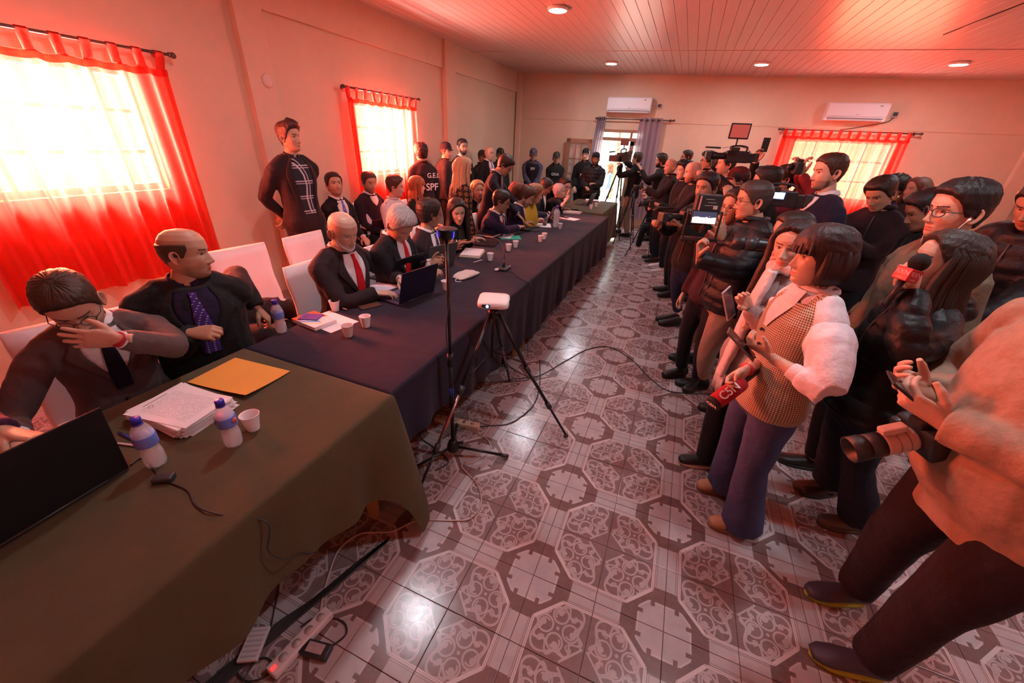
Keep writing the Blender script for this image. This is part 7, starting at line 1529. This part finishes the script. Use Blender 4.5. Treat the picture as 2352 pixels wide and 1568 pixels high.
cable([(1010, 900), (980, 960), (965, 1000), (1000, 1030), (1030, 1060), (1000, 1080)], .0045, 'black cable tangled round the feet of the thin stand')
c = onT(340, 1075, .012); pl = [tuple(onT(298, 1068, .012)), tuple(onT(330, 1052, .012)), tuple(onT(372, 1098, .012)), tuple(onT(430, 1125, .012)), tuple(onT(450, 1160, .012)), tuple(onT(500, 1180, .012)), (-1.03, .50, .70), (-1.02, .47, .60), (-1.0, .50, .52), (-1.02, .56, .46), (-1.0, .6, .42)]
o = cable(pl, .003, 'laptop power lead running over the olive cloth and down its front'); lp_ = onT(376, 1098, .02); o = MB().box((0, 0, 0), (.06, .035, .022), bev=.006, rz=.6).obj('power_plug', M_DK, loc=tuple(lp_)); tag(o, 'black power plug lying on the olive cloth in front of the laptop', 'plug')
a_, b_ = onz(725, 1445, .0), onz(665, 1510, .0); an = math.atan2(b_[1] - a_[1], b_[0] - a_[0])
ps = empty('power_strip', ((a_[0] + b_[0]) / 2, (a_[1] + b_[1]) / 2, 0), 'white power strip on the tiles near the bottom of the picture', 'power strip', rz=an); MB().box((0, 0, .019), (.26, .058, .036), bev=.010).obj('housing', mat((.68, .58, .60), .4, var=.03), ps, smooth=False)
for i in range(4): 
    k__ = MB().lathe([(.018, .0005), (.018, 0)], 16, (-.09 + .055 * i, 0, .0372)).obj('outlet', mat((.5, .42, .44), .5), ps)
MB().box((.115, 0, .038), (.018, .014, .004)).obj('red_switch', mat((1, .02, .02), .3, var=0, emit=3), ps, smooth=False)
p = onz(728, 1497, .0); o = MB().box((0, 0, .017), (.12, .055, .032), bev=.008, rz=.2).obj('power_adapter', M_DK, loc=(p[0], p[1], 0)); tag(o, 'black laptop power adapter with a printed label beside the power strip', 'power adapter'); MB().box((0, 0, .0335), (.07, .035, .0006), rz=.2).obj('adapter_label', mat((.45, .32, .34), .5, var=.3, scale=80), o, smooth=False)
p = onz(588, 1487, .0); o = MB().box((0, 0, .008), (.075, .12, .015), bev=.004).obj('cable_clamp', mat((.66, .60, .62), .5), loc=(p[0], p[1], .02), rot=(0, 0, .5), smooth=False); tag(o, 'white ribbed plastic plate around the cable bundle', 'cable guide')
for i in range(6): MB().box((0, -.045 + i * .018, .0165), (.06, .006, .003)).obj('rib', mat((.5, .44, .46), .5), o, smooth=False)
p = onz(1050, 975, 0); ps = empty('power_strip', (p[0], p[1], 0), 'cream power strip under the edge of the navy cloth by the thin stand', 'power strip', rz=.15); MB().box((0, 0, .02), (.34, .055, .036), bev=.008).obj('housing', mat((.62, .50, .38), .45), ps, smooth=False)
for i in range(5): MB().lathe([(.018, .0005), (.018, 0)], 16, (-.12 + .06 * i, 0, .0382)).obj('outlet', mat((.45, .36, .28), .5), ps)
p = onz(1150, 835, 0); tw = empty('metal_ring_weight', (p[0], p[1], 0), 'small dark metal base ring on the floor beyond the projector tripod', 'base'); MB().lathe([(.02, .0), (.06, .0), (.065, .01), (.055, .02), (.02, .022)], 20).obj('ring', M_STAND, tw)
# papers and boxes on the right-hand side table
for px, py, w_, d_, rz_, lb in ((2305, 652, .21, .30, .3, 'white papers at the near edge of the right-hand side table'), (2330, 640, .16, .22, -.2, 'second white leaflet behind the papers on the side table')):
    flat('paper_sheet', px, py, .0, w_, d_, .006, rz_, M_PAP, lb, 'paper', z=.755)
bgp = empty('cloth_bag', tuple(onz(2010, 640, .755)), 'brown crumpled bag on the side table behind the waistcoat woman', 'bag'); ls = LS(); ls.ball((0, 0, .07), (.16, .11, .08)); ls.ball((.10, .03, .09), (.08, .08, .07)); V_, F_, N__ = remesh(ls.v, ls.f, .014, 2); V_ = V_ + N__ * (nz3(V_, 40, 3) * .012)[:, None]; link('bag_body', me_of('bag_body', V_, F_), mat((.16, .09, .06), .8, bmp=.3), bgp)
MB().tube(smooth_path([(-.08, 0, .13), (-.05, 0, .22), (.05, 0, .22), (.08, 0, .13)], 6), .008, 6).obj('handle', mat((.12, .07, .05), .8), bgp)
